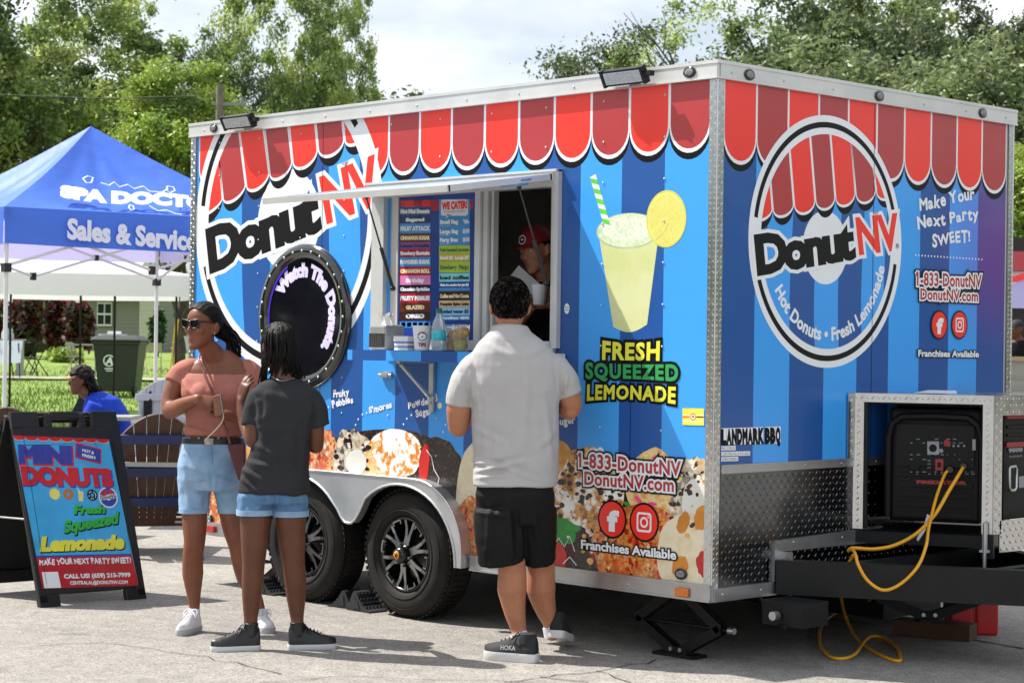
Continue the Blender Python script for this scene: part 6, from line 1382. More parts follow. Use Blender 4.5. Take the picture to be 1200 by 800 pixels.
b.tube([p+Zv*.2+f2*.05, (p+f2*.5)*[1,1,0]+Zv*lawn_z(D)], .014, 6); b.build('easel_leg', blackm, eb)
FW = Flat(p-f2*.016, r2, N3(Zv*.93+f2*.36), -N3(f2*.93-Zv*.36)); FW.disc((-.02,.07), .06, 1, 0, 16); FW.text('WELCOME', (-.2,-.10), (.2,-.10), (-.2,-.05), 1, 1, bev=.004); FW.text('visitors', (-.12,-.2), (.14,-.2), (-.12,-.15), 1, 1); FW.build('board_print', [mat('board_pink', 'c98a90', .5), mat('board_blue', '6a86a8', .5)], eb) if False else None
b = MB(); D = 47; p = WP(6, D, ZV(8, 398, D)); b.obox(p, r2*.42, f2*.35, Zv*.02)
for s in (-1, 1): b.obox((p*[1,1,0]+Zv*(lawn_z(D)+p[2])/2)+r2*.36*s, r2*.02, f2*.3, Zv*((p[2]-lawn_z(D))/2-.02))
tb_ = b.build('folding_table', greyt, None, loc=p, label='grey folding table with bottles behind the white display board', cat='table')
for i, (u, c_, h) in enumerate(((4, 'c4c8cc', .22), (9, '7fa8b4', .26), (14, 'b4a8a0', .16))):
    b = MB(); q = WP(u, 46.9, p[2]+.021); b.lathe(q, (0,0,1), [(.045,0),(.048,h*.6),(.02,h*.85),(.018,h),(.0,h)], 12); b.build('bottle', mat('bottle_'+c_, c_, .3), None, loc=q, label=('pale grey bottle leftmost on the far table', 'teal bottle in the middle of the far table', 'short beige jar rightmost on the far table')[i], cat='bottle')
b = MB(); D = 49; p = WP(98, D, ZV(98, 404, D)); b.obox(p, r2*.38, f2*.4, Zv*.02)
for sx_ in (-.3, .3): b.tube([p+r2*sx_, (p+r2*sx_)*[1,1,0]+Zv*lawn_z(D)], .015, 6)
b.build('folding_table', greyt, None, loc=p, label='grey folding table left of the bin on the far lawn', cat='table')
b = MB(); p2 = WP(122, 48, ZV(122, 397, 48)); b.obox(p2, r2*.12, f2*.1, Zv*.12); b.tube([p2-Zv*.12, p2*[1,1,0]+Zv*lawn_z(48)], .015, 6); b.build('small_sign', mat('paper_white2', 'dadad8', .7), None, loc=p2, label='small square white sign standing behind the bin', cat='sign')
b = MB(); D = 60
for du in (0, 3.5): b.tube([WP(200+du, D, lawn_z(D)), WP(206+du*.8, D, ZV(206, 374, D))], .02, 6)
for k in range(5): b.tube([WP(200+k*1.2, D, ZV(200, 408-k*7, D)), WP(203.5+k*1.1, D, ZV(200, 408-k*7, D))], .016, 6)
b.build('ladder', mat('yellow_ladder', 'c9a82a', .5), None, loc=WP(203, D, lawn_z(D)), label='narrow yellow ladder leaning near the tree trunk by the house', cat='ladder')
b = MB(); p = WP(221, 40, ZV(221, 404, 40)); b.prism([p+r2*x+Zv*z for x, z in ((-.10,.18),(.14,.18),(.14,-.17),(-.02,-.17))], f2*.02); b.tube([p-Zv*.17, p*[1,1,0]+Zv*lawn_z(40)], .015, 6); b.build('small_sign', mat('pale_panel', 'b4bcc4', .5), None, loc=p, label='pale tilted sign panel just left of the trailer rear corner', cat='sign')

# ================================================================ A-frame menu board
def sgn():
    A0, B0_ = G(49, 712), G(171, 701); ex_ = N3(B0_-A0); wS = np.linalg.norm(B0_-A0)
    nf = N3(np.array([ex_[1], -ex_[0], 0])); 
    if nf @ (CAM_P-A0) < 0: nf = -nf
    TA, TB = AT(11, 481, (A0-CAM_P) @ CF+.22), AT(137, 481, (B0_-CAM_P) @ CF+.22)
    return A0, B0_, TA, TB
A0, B0_, TA, TB = sgn()
tt_ = N3((B0_-A0)+(TB-TA)); upv = N3((TA+TB)/2-(A0+B0_)/2); nS = N3(np.cross(tt_, upv)); nS = nS if nS @ (CAM_P-A0) > 0 else -nS
O_ = (A0+B0_)/2; wS = (np.linalg.norm(B0_-A0)+np.linalg.norm(TB-TA))/4; hS = np.linalg.norm((TA+TB)/2-O_)
sg = empty('menu_board', O_*[1,1,0], 'black sandwich board advertising mini donuts and lemonade on the pavement', 'sandwich board')
FSg = Flat(O_, tt_, upv, nS)
def sp(u, v, off=0.):
    d = ray(u, v); o = O_+nS*off; k = ((o-CAM_P) @ nS)/(d @ nS); p = CAM_P+d*k-O_; return np.array([p @ tt_, p @ upv])
bp = mat('board_black_plastic', '131315', .45, var=.15, vscale=10, bump=.04, bscale=60)
def panel(O, T_, U, Nn, flip):
    b = MB(); w, h = wS, hS; th_ = .035; P = lambda x, y: O+T_*x+U*y-Nn*th_
    bx = lambda x0, x1, y0, y1, t_=th_: b.obox(O+T_*(x0+x1)/2+U*(y0+y1)/2-Nn*t_/2, T_*(x1-x0)/2, U*(y1-y0)/2, Nn*t_/2)
    bx(-w, -w+.055, .02, h-.10); bx(w-.055, w, .02, h-.10); bx(-w+.055, w-.055, .07, .15); bx(-w+.055, w-.055, h-.20, h-.10); bx(-w+.055, w-.055, .15, h-.20, .020)
    bx(-w, -w+.13, .0, .07, .04); bx(w-.13, w, .0, .07, .04)
    bx(-w, -w+.17, h-.10, h-.003); bx(w-.17, w, h-.10, h-.003)
    hw_ = .13; bx(-hw_, -hw_+.04, h-.10, h-.02); bx(hw_-.04, hw_, h-.10, h-.02); bx(-hw_+.04, hw_-.04, h-.045, h-.004); b.tube([O+T_*-w*.98+U*(h-.01)-Nn*.045, O+T_*w*.98+U*(h-.01)-Nn*.045], .012, 8)
    return b
panel(O_, tt_, upv, nS, 1).build('front_panel', bp, sg, bevel=.006)
topc = O_+upv*hS; hb_ = N3(np.cross((0,0,1), tt_)); hb_ = hb_ if hb_ @ nS < 0 else -hb_
lean = math.atan2(-(upv @ hb_)*-1, upv[2]); u2 = N3(np.array([0,0,1.])*math.cos(R(20))-hb_*math.sin(R(20))); n2 = N3(np.cross(u2, tt_)); n2 = n2 if n2 @ hb_ > 0 else -n2
O2 = topc+hb_*.075-u2*((topc[2])/u2[2])
panel(O2, tt_, u2, n2, 0).build('rear_panel', bp, sg, bevel=.006)
b = MB()
for s in (-1, 1): b.tube([O_+tt_*s*wS*.98+upv*.45*hS-nS*.03, O2+tt_*s*wS*.98+u2*.45*hS-n2*.03], .006, 6)
b.build('spreader', alu, sg)
PM = [mat('poster_sky_blue', '3ba2d8', .3, coat=.2), mat('poster_red', 'b01a20', .3, coat=.2), mat('poster_royal', '2f3f9a', .3, coat=.2), white_p, mat('poster_green', '35a83e', .3), mat('poster_lemon', 'd8d440', .3), black_p, mat('poster_crimson', 'c22228', .3), mat('poster_donut', 'a8743a', .3), navy, mat('poster_pale_yellow', 'dcd47a', .3)]
q = lambda x, y: sp(x/6, 490+y/6); q2 = lambda x, y: sp(x/6, 600+y/6)
FSg.poly([q(133,133), q2(305,548), q2(975,500), q(798,133)], 3, 0); FSg.poly([q2(268,330), q2(305,548), q2(975,500), q2(935,288)], 4, 1); FSg.poly([q2(266,318), q2(268,330), q2(935,288), q2(932,276)], 4, 2)
for i in range(8):
    x0 = 135+i*83; x1 = x0+83; c = [q(x0, 133), q(x1, 133)]
    arc = lambda dr: [q((x0+x1)/2+(41.5+dr*.3)*math.cos(t), 142+(22+dr)*math.sin(t)) for t in np.linspace(0, math.pi, 10)]
    for dr, k, lay in ((8, 6, 5), (4, 3, 6), (0, 1 if i % 2 else 7, 7)): FSg.poly([c[0], c[1]]+arc(dr), lay, k)
def ptext(body, a, b, c, k, bev, sh=0., out=None, space=1., lay=9):
    h = np.hypot(*(c-a))
    if out: FSg.text(body, a+np.array([.004,-.006]), b+np.array([.004,-.006]), c+np.array([.004,-.006]), lay, out[0], bev=h*out[1], shear=sh, space=space)
    FSg.text(body, a, b, c, lay+2, k, bev=h*bev, shear=sh, space=space)
ptext('MINI', q(180,318), q(528,312), q(178,198), 2, .10, out=(7, .14)); ptext('DONUTS', q(200,470), q(812,460), q(186,350), 7, .10, out=(2, .13))
FSg.poly([q(560,275), q(742,315), q(746,205), q(566,165)], 8, 7); FSg.poly([q(570,266), q(735,303), q(738,212), q(575,177)], 9, 2); ptext('HOT &', q(612,226), q(690,244), q(614,206), 3, .05, lay=9); ptext('FRESH', q(610,262), q(698,278), q(612,242), 3, .05, lay=9); FSg.line([q(580,166), q(640,135)], .003, 8, 6); FSg.line([q(680,140), q(718,192)], .003, 8, 6)
FSg.disc(q(410,535), .034, 8, 5, 24); FSg.disc(q(410,535), .028, 9, 10, 24); FSg.disc(q(505,533), .034, 8, 8, 24); FSg.disc(q(505,533), .010, 9, 0, 16); FSg.poly([q(572,510), q(578,580), q(606,580), q(612,510)], 8, 10); FSg.line([q(566,488), q(590,520)], .006, 9, 3); FSg.disc(q(672,533), .034, 8, 6, 24); FSg.disc(q(672,533), .011, 9, 0, 16)
for k in range(9): FSg.disc(q(672,533)+np.array([math.cos(k*2.4)*.022, math.sin(k*2.4)*.022]), .004, 9, 3, 8)
cL = q(782,545); FSg.disc(cL, .062, 8, 3, 32); FSg.disc(cL, .055, 9, 2, 32)
for i in range(5): FSg.poly([cL+np.array([(-.9+i*.38)*.05, .005]), cL+np.array([(-.58+i*.38)*.05, .005]), cL+np.array([(-.55+i*.34)*.05, .048*math.sqrt(max(.1, 1-(.6*(i-2)/2)**2))]), cL+np.array([(-.8+i*.34)*.05, .048*math.sqrt(max(.1, 1-(.6*(i-2)/2)**2))])], 10, 7 if i % 2 else 1)
FSg.disc(cL, .018, 10, 3, 20); FSg.text('DonutNV', cL+np.array([-.05,-.012]), cL+np.array([.05,-.004]), cL+np.array([-.05,.012]), 12, 3, bev=.004); FSg.text('DonutNV', cL+np.array([-.05,-.012]), cL+np.array([.05,-.004]), cL+np.array([-.05,.012]), 14, 6, bev=.001)
ptext('Fresh', q2(545,10), q(760,655), q(535,600+10), 4, .07, .25, (6, .10)); ptext('Squeezed', q2(470,145), q2(855,60), q2(462,65), 4, .07, .25, (6, .10)); ptext('Lemonade', q2(305,280), q2(880,238), q2(296,185), 5, .10, .25, (6, .12))
FSg.hand('MAKE YOUR NEXT PARTY SWEET!', q2(290,380), q2(930,340), .032, 9, 3, .0022, 4); ptext('CALL US! (659) 215-7999', q2(460,470), q2(920,440), q2(457,440), 3, .07); ptext('CENTRALAL@DONUTNV.COM', q2(500,512), q2(900,490), q2(498,488), 3, .06); FSg.poly([q2(318,545), q2(435,538), q2(415,425), q2(303,432)], 8, 3)
FSg.build('poster', PM, sg)

# ================================================================ sliver of another stall at the right edge
D = 24.; ps = WP(1260, D, 0); st = empty('vendor_stall', ps, 'grey sided stall with red beam and blue canopy, right of the trailer', 'stall')
zw = ZV(1190, 423, D); b = MB(); a, c = WP(1170, D, 0), WP(1420, D, 0)
b.prism([a, c, c+Zv*zw, a+Zv*zw], f2*.1)
for k in range(int(zw/.13)): b.prism([a+Zv*.13*k-f2*.001, c+Zv*.13*k-f2*.001, c+Zv*.13*k-f2*.016, a+Zv*.13*k-f2*.016], Zv*.02)
b.build('counter_wall', siding, st); b = MB(); b.prism([a+Zv*(zw+.002)-f2*.05, c+Zv*(zw+.002)-f2*.05, c+Zv*(zw+.002)+f2*.4, a+Zv*(zw+.002)+f2*.4], Zv*.05); b.build('counter_top', mat('tan_board', 'a08c6c', .6), st)
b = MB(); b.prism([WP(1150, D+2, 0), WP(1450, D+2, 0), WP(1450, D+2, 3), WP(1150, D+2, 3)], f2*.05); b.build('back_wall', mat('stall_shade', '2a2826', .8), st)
b = MB(); z0, z1 = ZV(1190, 318, D), ZV(1190, 296, D); b.prism([WP(1165, D-.3, z0), WP(1420, D-.3, z0), WP(1420, D-.3, z1), WP(1165, D-.3, z1)], f2*.12); b.build('red_beam', red_d, st)
b = MB(); z2, z3 = ZV(1190, 362, D), ZV(1190, 335, D); b.prism([WP(1160, D-.5, z2), WP(1420, D-.5, z2), WP(1420, D-.5, z3+.2), WP(1300, D-.5, z3+.5), WP(1160, D-.5, z3-.1)], f2*.04); b.build('canopy_front', tent_blue, st); b = MB(); b.prism([WP(1160, D-.52, ZV(1190,341,D)), WP(1300, D-.52, ZV(1190,300,D)), WP(1300, D-.52, ZV(1190,290,D)), WP(1160, D-.52, ZV(1190,334,D))], f2*.015); b.build('canopy_stripe', red_b, st)
b = MB(); z4 = ZV(1190, 332, D); b.prism([WP(1178, D-.2, z4-.04), WP(1230, D-.2, z4-.04), WP(1230, D-.2, z4+.14), WP(1178, D-.2, z4+.14)], f2*.02); b.build('name_board', wht, st)
# ================================================================ people
def skin(name, c, c2): return mat(name, c, .48, var=.0, vscale=9, col2=c2, sub=.06, bump=.05, bscale=180, spec=.4)
def remesh(mb, voxel, smooth=4, fac=.5):
    me = bpy.data.meshes.new('tmp'); me.from_pydata(mb.v, [], mb.f); me.update(); o = bpy.data.objects.new('tmp', me); COL.objects.link(o)
    bm = bmesh.new(); bm.from_mesh(me); bmesh.ops.remove_doubles(bm, verts=bm.verts, dist=1e-5); bmesh.ops.recalc_face_normals(bm, faces=bm.faces); bm.to_mesh(me); bm.free()
    a = o.modifiers.new('r', 'REMESH'); a.mode = 'VOXEL'; a.voxel_size = voxel; a.use_smooth_shade = True
    s = o.modifiers.new('s', 'SMOOTH'); s.factor = fac; s.iterations = smooth
    dg = bpy.context.evaluated_depsgraph_get(); dg.update(); ev = o.evaluated_get(dg); m2 = ev.to_mesh()
    V = np.empty(len(m2.vertices)*3); m2.vertices.foreach_get('co', V); V = V.reshape(-1, 3); Nn = np.empty(len(m2.vertices)*3); m2.vertices.foreach_get('normal', Nn); Nn = Nn.reshape(-1, 3)
    F = [tuple(p.vertices) for p in m2.polygons]; ev.to_mesh_clear(); bpy.data.objects.remove(o); bpy.data.meshes.remove(me)
    return V, Nn, F
def put(name, V, F, mats, parent=None, loc=None, mi=None, **k):
    b = MB(); b.v = [tuple(v) for v in V]; b.f = F; b.mi = list(mi) if mi is not None else [0]*len(F); b.sm = [True]*len(F); return b.build(name, mats, parent, loc, **k)
class Fig:
    """a figure laid out on its own depth plane: J(u, v, d) is a point d metres behind it"""
    def __init__(s, D, fwd, seed=1): s.D = D; s.ppm = FPX/D; s.fwd = N3(fwd); s.lat = N3(np.cross(s.fwd, (0,0,1))); s.b = MB(); s.b.smooth = True; s.seed = seed
    def J(s, u, v, d=0.): return AT(u, v, s.D+d)
    def limb(s, rows, mb=None, grow=0., n=16, flat=None, round_ends=True):
        P = [s.J(u, v, d) for u, v, d, w in rows]; r = [w/2/s.ppm+grow for *_, w in rows]
        P2 = spline(P, 4) if len(P) > 2 else P; r2_ = list(np.interp(np.linspace(0, len(r)-1, len(P2)), range(len(r)), r)) if len(P) > 2 else r
        (mb or s.b).tube(P2, r2_, n, round_ends=round_ends, flat=flat)
    def trunk(s, rows, mb=None, grow=0., n=28, p=2.4, lat=None):
        """rows of (v, u left, u right, depth offset, half depth in metres)"""
        lat = N3(CR*[1,1,0]) if lat is None else lat; dv_ = N3(np.cross((0,0,1), lat)); R_ = []
        rr = []
        V_ = np.array(rows, float); tt = np.linspace(0, len(rows)-1, (len(rows)-1)*4+1)
        V2 = np.stack([np.interp(tt, range(len(rows)), V_[:, i]) for i in range(5)], 1)
        for v, ul, ur, d, hd_ in V2:
            c = s.J((ul+ur)/2, v, d); a = (ur-ul)/2/s.ppm+grow; bb = hd_+grow; ring = []
            for t in np.linspace(0, 2*math.pi, n, endpoint=False):
                ct_, st_ = math.cos(t), math.sin(t); ring.append(c+lat*a*math.copysign(abs(ct_)**(2/p), ct_)+dv_*bb*math.copysign(abs(st_)**(2/p), st_))
            R_.append(ring)
        (mb or s.b).rings(R_, True, True)
    def head(s, chin, h, fw_, up_=(0,0,1), neck_to=None, neck_r=.055, female=False):
        F_ = N3(fw_); U_ = N3(np.asarray(up_, float)-F_*(np.asarray(up_) @ F_)); X = np.cross(F_, U_); c = np.asarray(chin, float)
        s.hd = (c, X, F_, U_, h); L = lambda x, y, z: c+(X*x+F_*y+U_*z)*h; s.L = L
        E = lambda x, y, z, a, b_, d_: s.b.ellipsoid(L(x,y,z), X*a*h, F_*b_*h, U_*d_*h, 20, 12)
        E(0,-.03,.63,.325,.405,.37)
        R_ = []
        for z, w, cy, d_ in ((-.01,.06,.27,.06),(.03,.125,.235,.12),(.09,.185,.175,.19),(.17,.235,.11,.255),(.28,.27,.075,.295),(.42,.29,.05,.32),(.55,.305,.03,.345),(.72,.315,.0,.36),(.85,.24,-.02,.30)):
            R_.append([L(w*math.cos(t), cy+d_*math.sin(t), z) for t in np.linspace(0, 2*math.pi, 24, endpoint=False)])
        s.b.rings(R_, True, True)
        s.b.tube([L(0,.36,.56), L(0,.405,.46), L(0,.435,.40), L(0,.40,.36)], [.028*h,.036*h,.046*h,.045*h], 10, round_ends=True)
        for q in (-1, 1):
            E(q*.045,.385,.375,.034,.036,.03); E(q*.12,.335,.605,.105,.04,.03); E(q*.165,.255,.40,.10,.10,.10); E(q*.352,-.04,.46,.038,.078,.125); E(q*.330,.0,.375,.030,.035,.055); E(q*.125,.305,.535,.075,.045,.045)
        E(0,.365,.252,.085,.036,.020); E(0,.362,.198,.072,.036,.026); E(0,.345,.06,.075,.04,.05)
        if neck_to is not None:
            s.b.tube([L(0,-.06,.42), L(0,-.05,.12), np.asarray(neck_to, float)], [neck_r*.98, neck_r, neck_r*1.25], 18, round_ends=True)
    def hand(s, wrist, d, nrm, curl=(.35,.4,.3), k=1., side=1, thumb=(.6,.3), spread=.05, mb=None):
        """palm and five fingers: d along the hand, nrm out of the palm, side = +1 when the thumb lies along d x nrm"""
        mb = mb or s.b; d = N3(d); nrm = N3(np.asarray(nrm, float)-d*(np.asarray(nrm) @ d)); w_ = np.cross(d, nrm)*side; W_ = np.asarray(wrist, float)
        R_ = []
        for t, a, b_ in ((-.01,.026,.019),(.02,.030,.017),(.05,.038,.016),(.08,.041,.014),(.095,.038,.011)):
            R_.append([W_+d*t*k+w_*a*k*math.copysign(abs(math.cos(q))**.8, math.cos(q))+nrm*b_*k*math.copysign(abs(math.sin(q))**.8, math.sin(q)) for q in np.linspace(0, 2*math.pi, 16, endpoint=False)])
        mb.rings(R_, True, True)
        for i, (x, ln, r_) in enumerate(((.030,.073,.0088),(.010,.080,.0092),(-.011,.074,.0086),(-.030,.058,.0076))):
            p = W_+(d*(.088-.006*abs(i-1))+w_*x)*k; dd = N3(d+w_*(x*spread*30)); P = [p-dd*.02*k, p]
            ang_ = 0
            for seg, c in zip((.45,.32,.24), curl):
                ang_ += c*(1+.12*i); q = N3(dd*math.cos(ang_)+nrm*math.sin(ang_)); P.append(P[-1]+q*ln*seg*k)
            mb.tube(P, [r_*k*1.05, r_*k*1.1, r_*k, r_*k*.92, r_*k*.8], 10, round_ends=True)
        p = W_+d*.022*k+w_*.028*k; q1 = N3(d*math.cos(thumb[0])+w_*math.sin(thumb[0])+nrm*thumb[1]); q2_ = N3(q1+d*.35+nrm*.25)
        mb.tube([p-q1*.015*k, p+q1*.036*k, p+q1*.036*k+q2_*.030*k, p+q1*.036*k+q2_*.055*k], [.014*k,.0118*k,.0105*k,.0085*k], 10, round_ends=True)
    def finish(s, skin_m, lip_m, label, base, voxel=.0055):
        V, Nn, F = remesh(s.b, voxel, 3); mi = [0]*len(F); mats_ = [skin_m]
        if hasattr(s, 'hd'):
            c, X, F_, U_, h = s.hd; Q = (V-c)/h; x, y, z = Q @ X, Q @ F_, Q @ U_
            lip = (np.abs(x) < .085) & (y > .34) & (((z-.226)/.05)**2+(x/.088)**2 < 1); mats_ = [skin_m, lip_m]
            mi = [1 if lip[f[0]] else 0 for f in F]
        s.o = put('person', V, F, mats_, None, base, mi, label=label, cat='person')
        if hasattr(s, 'hd'):
            for q in (-1, 1):
                b = MB(); e = s.L(q*.122, .318, .535); b.ellipsoid(e, X*.052*h, F_*.05*h, U_*.038*h, 14, 10, 0); b.ellipsoid(e+F_*.034*h, X*.024*h, F_*.018*h, U_*.024*h, 10, 8, 1); b.build('eye', [mat('eye_white', 'cfc8c0', .2), mat('iris_brown', '1c0f0a', .15)], s.o)
                b = MB(); b.tube([s.L(q*.055,.372,.615), s.L(q*.13,.365,.645), s.L(q*.215,.315,.62)], [.010*h,.013*h,.006*h], 8, flat=(.6, U_)); b.build('eyebrow', mat('brow_dark', '120c0a', .8), s.o)
        return s.o
    def cloth(s, name, mb, m_, voxel=.008, smooth=4, amp=.004, sc=(9, 3.2), dirn=None, seed=0, parent=None, folds=()):
        V, Nn, F = remesh(mb, voxel, smooth); P = V-np.array(s.J(600, 400))
        lat = N3(CR*[1,1,0]); a = P @ lat; z = P[:, 2]; c = P @ N3(CF*[1,1,0]); k = seed*7.3
        d = np.array([mnoise.noise(Vector((x*sc[0]+k, zz*sc[1]+.25*x*sc[0], cc*sc[0]*.7+k)))+.55*mnoise.noise(Vector((x*sc[0]*2.1-zz*sc[1]*2.4, zz*sc[1]*2.6+x*sc[0]*1.2, k-cc*4)))+.35*(1-abs(mnoise.noise(Vector((x*5+zz*7, zz*9-x*6, k+cc*6))))*3) for x, zz, cc in zip(a, z, c)])
        disp = d*amp
        if folds:                                   # single creases: a ridge along a line on the side turned to the viewer
            D_ = V-CAM_P; zz = D_ @ CF; U_ = 600+FPX*(D_ @ CR)/zz; W_ = 400-FPX*(D_ @ CU)/zz; front = np.clip(-(Nn @ CF)*2, 0, 1)
            for (u0, v0, u1, v1, wd, am) in folds:
                dx, dy = u1-u0, v1-v0; L2 = dx*dx+dy*dy; t = np.clip(((U_-u0)*dx+(W_-v0)*dy)/L2, 0, 1); px_, py_ = U_-u0-t*dx, W_-v0-t*dy; sd = (px_*dy-py_*dx)/math.sqrt(L2); dist = np.hypot(px_, py_)
                disp = disp+front*am*(np.exp(-(dist/wd)**2)-.7*np.exp(-((dist-1.6*wd*np.sign(sd))/wd)**2)*(sd > 0))*(np.sin(np.pi*np.clip(t, .04, .96)))**.5
        V = V+Nn*disp[:, None]
        return put(name, V, F, m_ if isinstance(m_, list) else [m_], parent or s.o)
def shoe(parent, heel, toe, up, w, upper, sole, h=.075, collar=.09, high=0., lace=None, text=None, sole_h=.03, rocker=.0):
    heel, toe, up = (np.asarray(a, float) for a in (heel, toe, up)); d = toe-heel; L_ = np.linalg.norm(d); d = d/L_; up = N3(up-d*(up @ d)); s = np.cross(d, up)
    prof = [(0,.62,.9),(.03,.78,1.0),(.12,.90,1.05),(.25,.88,1.05),(.40,.86,.98),(.55,.95,.80),(.70,1.0,.62),(.82,.93,.52),(.92,.70,.44),(.985,.36,.36),(1.0,.15,.3)]
    P = lambda t, x, z: heel+d*L_*t+s*x+up*z
    b = MB(); R_ = []
    for t, wd, ht in prof:
        a = w*wd; zt_ = sole_h+h*ht*(1.12 if t < .4 else 1); R_.append([P(t, a*math.copysign(abs(math.cos(q))**.75, math.cos(q))*(1-.42*max(0, math.sin(q))**2), sole_h*.6+(zt_-sole_h*.6)*(max(0, math.sin(q)))**.85) for q in np.linspace(0, 2*math.pi, 22, endpoint=False)])
    b.rings(R_, True, True)
    R_ = []
    for z, k in ((h*.55, 1.06), (h*.95, 1.0), (h+high*.6+.012, .95), (h+high+.018, .98)):
        c = P(.17+.04*(1-z/(h+high+.02)), 0, sole_h+z); R_.append([c+d*L_*.155*k*math.cos(q)+s*w*.78*k*math.sin(q) for q in np.linspace(0, 2*math.pi, 20, endpoint=False)])
    b.rings(R_, True, True)
    V, Nn, F = remesh(b, .004, 4); o = put('shoe', V, F, [upper], parent)
    b = MB(); R_ = []
    for z, k, e in ((0,.96,.0),(sole_h*.2,1.03,.008),(sole_h*.8,1.05,.010),(sole_h*1.02,1.02,.006)):
        ring = []
        for t, sg in [(t, 1) for t, *_ in prof]+[(t, -1) for t, *_ in prof[::-1]]:
            wd = np.interp(t, [q[0] for q in prof], [q[1] for q in prof]); ring.append(P(t+(e if t > .5 else -e)*1.0, sg*w*wd*k, z+rocker*max(0, t-.75)*(1-z*0)))
        R_.append(ring)
    b.rings(R_, True, True); b.smooth = False; b.build('sole', sole, o)
    b = MB()
    for i in range(5):
        t = .36+.075*i; zz = sole_h+h*np.interp(t, [q[0] for q in prof], [q[2] for q in prof])*1.0; x = w*.34; b.tube([P(t, -x, zz-.010), P(t+.02, 0, zz+.004), P(t+.035, x, zz-.010)], .0032, 6)
    zz = sole_h+h*1.02
    for sg in (-1, 1):
        b.tube(spline([P(.34, 0, zz+.004), P(.33, sg*.02, zz+.018), P(.38, sg*.038, zz+.002), P(.42, sg*.03, zz-.012), P(.36, sg*.008, zz+.004)]), .0026, 6); b.tube(spline([P(.34, 0, zz+.004), P(.40, sg*.02, zz-.0), P(.46, sg*.035, zz-.022)]), .0024, 6)
    b.build('laces', lace or upper, o)
    if text:
        Vt, Ft = text_geo(text[0], .03); x0, x1 = Vt[:, 0].min(), Vt[:, 0].max(); sd = text[2]; b = MB(); b.smooth = False
        def on(u, v):
            t = text[3]+(text[4]-text[3])*u; wd = np.interp(t, [q[0] for q in prof], [q[1] for q in prof]); zz = sole_h+.016+v*.022; return P(t, sd*(w*wd*(1.0-.30*max(0,(zz-sole_h)/h)**2)+.004), zz)
        b.add([on((v[0]-x0)/(x1-x0), v[1]/CAPH) for v in Vt], Ft, 0, False); b.build('shoe_lettering', text[1], o)
    return o
def strands(name, roots, m_, parent, rad=.004, bump=0., n=6):
    """hair as many tapering tubes; bump makes plaits"""
    b = MB()
    for P, r in roots:
        Q = spline(P, 7 if bump else 4); k = len(Q); rr = [r*(1-.55*(i/(k-1))**2)*(1+bump*math.sin(i*2.2)) for i in range(k)]; b.tube(Q, rr, n, cap=True)
    return b.build(name, m_, parent)

sk_man = skin('skin_tan', 'a06a4e', 'b37a5c'); sk_wom = skin('skin_brown', '6e3f2b', '7f4c34'); sk_girl = skin('skin_deep_brown', '54301f', '633a27')
lip_n = mat('lip_rose', '7a3a34', .35, var=.05); lip_t = mat('lip_tan', '8a4f44', .4, var=.05)
def cotton(name, c, rough=.85, b=.1, var=.05): return mat(name, c, rough, var=var, vscale=22, bump=b, bscale=320, spec=.25)
shoe_black = mat('black_shoe_leather', '0d0d0e', .38, var=.2, vscale=25, bump=.05, bscale=200); white_sole = mat('white_rubber', 'c4c4c4', .55, var=.08); white_knit = mat('white_knit', 'd4d4d8', .75, var=.04, bump=.15, bscale=300); grey_knit = mat('charcoal_knit', '17181a', .75, var=.2, vscale=50, bump=.15, bscale=300)
hair_b = mat('black_hair', '090706', .55, var=.5, vscale=60, spec=.18, bump=.3, bscale=150)

# ---------------------------------------------------------------- the man at the window, seen from behind
M = Fig(9.62, f2)
J = M.J
M.head(J(597, 390, .03), .262, f2*.98-r2*.05, (0,0,1), J(598, 401, .03), .053)
M.trunk([(404,582,614,.02,.045),(413,566,634,.02,.078),(424,556,648,.02,.10),(450,554,650,.02,.115),(500,560,650,.03,.115),(540,562,648,.03,.115),(575,563,646,.02,.115),(590,568,642,.02,.10)])
for rows in (([(562,428,.02,28),(549,444,.02,28),(541,462,.02,28),(538,480,.03,30),(537.5,494,.05,27),(538,500,.08,24)]), ([(640,428,.02,28),(653,441,.02,27),(663,456,.03,26),(669,469,.05,27),(670,478,.08,24)])): M.limb(rows)
M.limb([(537,500,.06,25),(545,490,.22,22),(556,484,.32,16)]); M.limb([(668,480,.07,25),(650,474,.22,22),(632,472,.30,16)])
M.hand(J(557,483,.33), f2*.5+r2*.8, -r2*.4+f2*.8, side=1); M.hand(J(631,472,.31), f2*.5-r2*.8, r2*.4+f2*.8, side=-1)
M.limb([(587,575,.0,42),(589,610,-.0,40),(597,650,.0,34),(600,668,.02,33),(600,690,.03,35),(603,715,.03,26),(608,738,.02,18),(610,752,.0,18)])
M.limb([(624,575,.03,40),(627,610,.06,36),(633,650,.10,33),(634,668,.13,33),(634,690,.15,35),(639,712,.16,26),(645,730,.17,18),(647,742,.17,18)])
mbase = G(612, 768)
mo = M.finish(sk_man, lip_t, 'man in light grey polo shirt and black shorts standing at the window', mbase)
grey_c = cotton('grey_polo_cotton', 'aaa8a8', .8, var=.015)
b = MB(); rows = [(382,578,618,.03,.064),(389,574,622,.03,.070),(396,568,630,.02,.084),(404,560,642,.02,.10),(414,553,652,.02,.118),(428,549,656,.02,.128),(450,549,657,.02,.134),(475,552,656,.03,.136),(505,554,656,.03,.136),(535,555,655,.03,.136),(556,554.5,654,.03,.138),(569,555,651.5,.02,.138)]
M.trunk(rows, b)
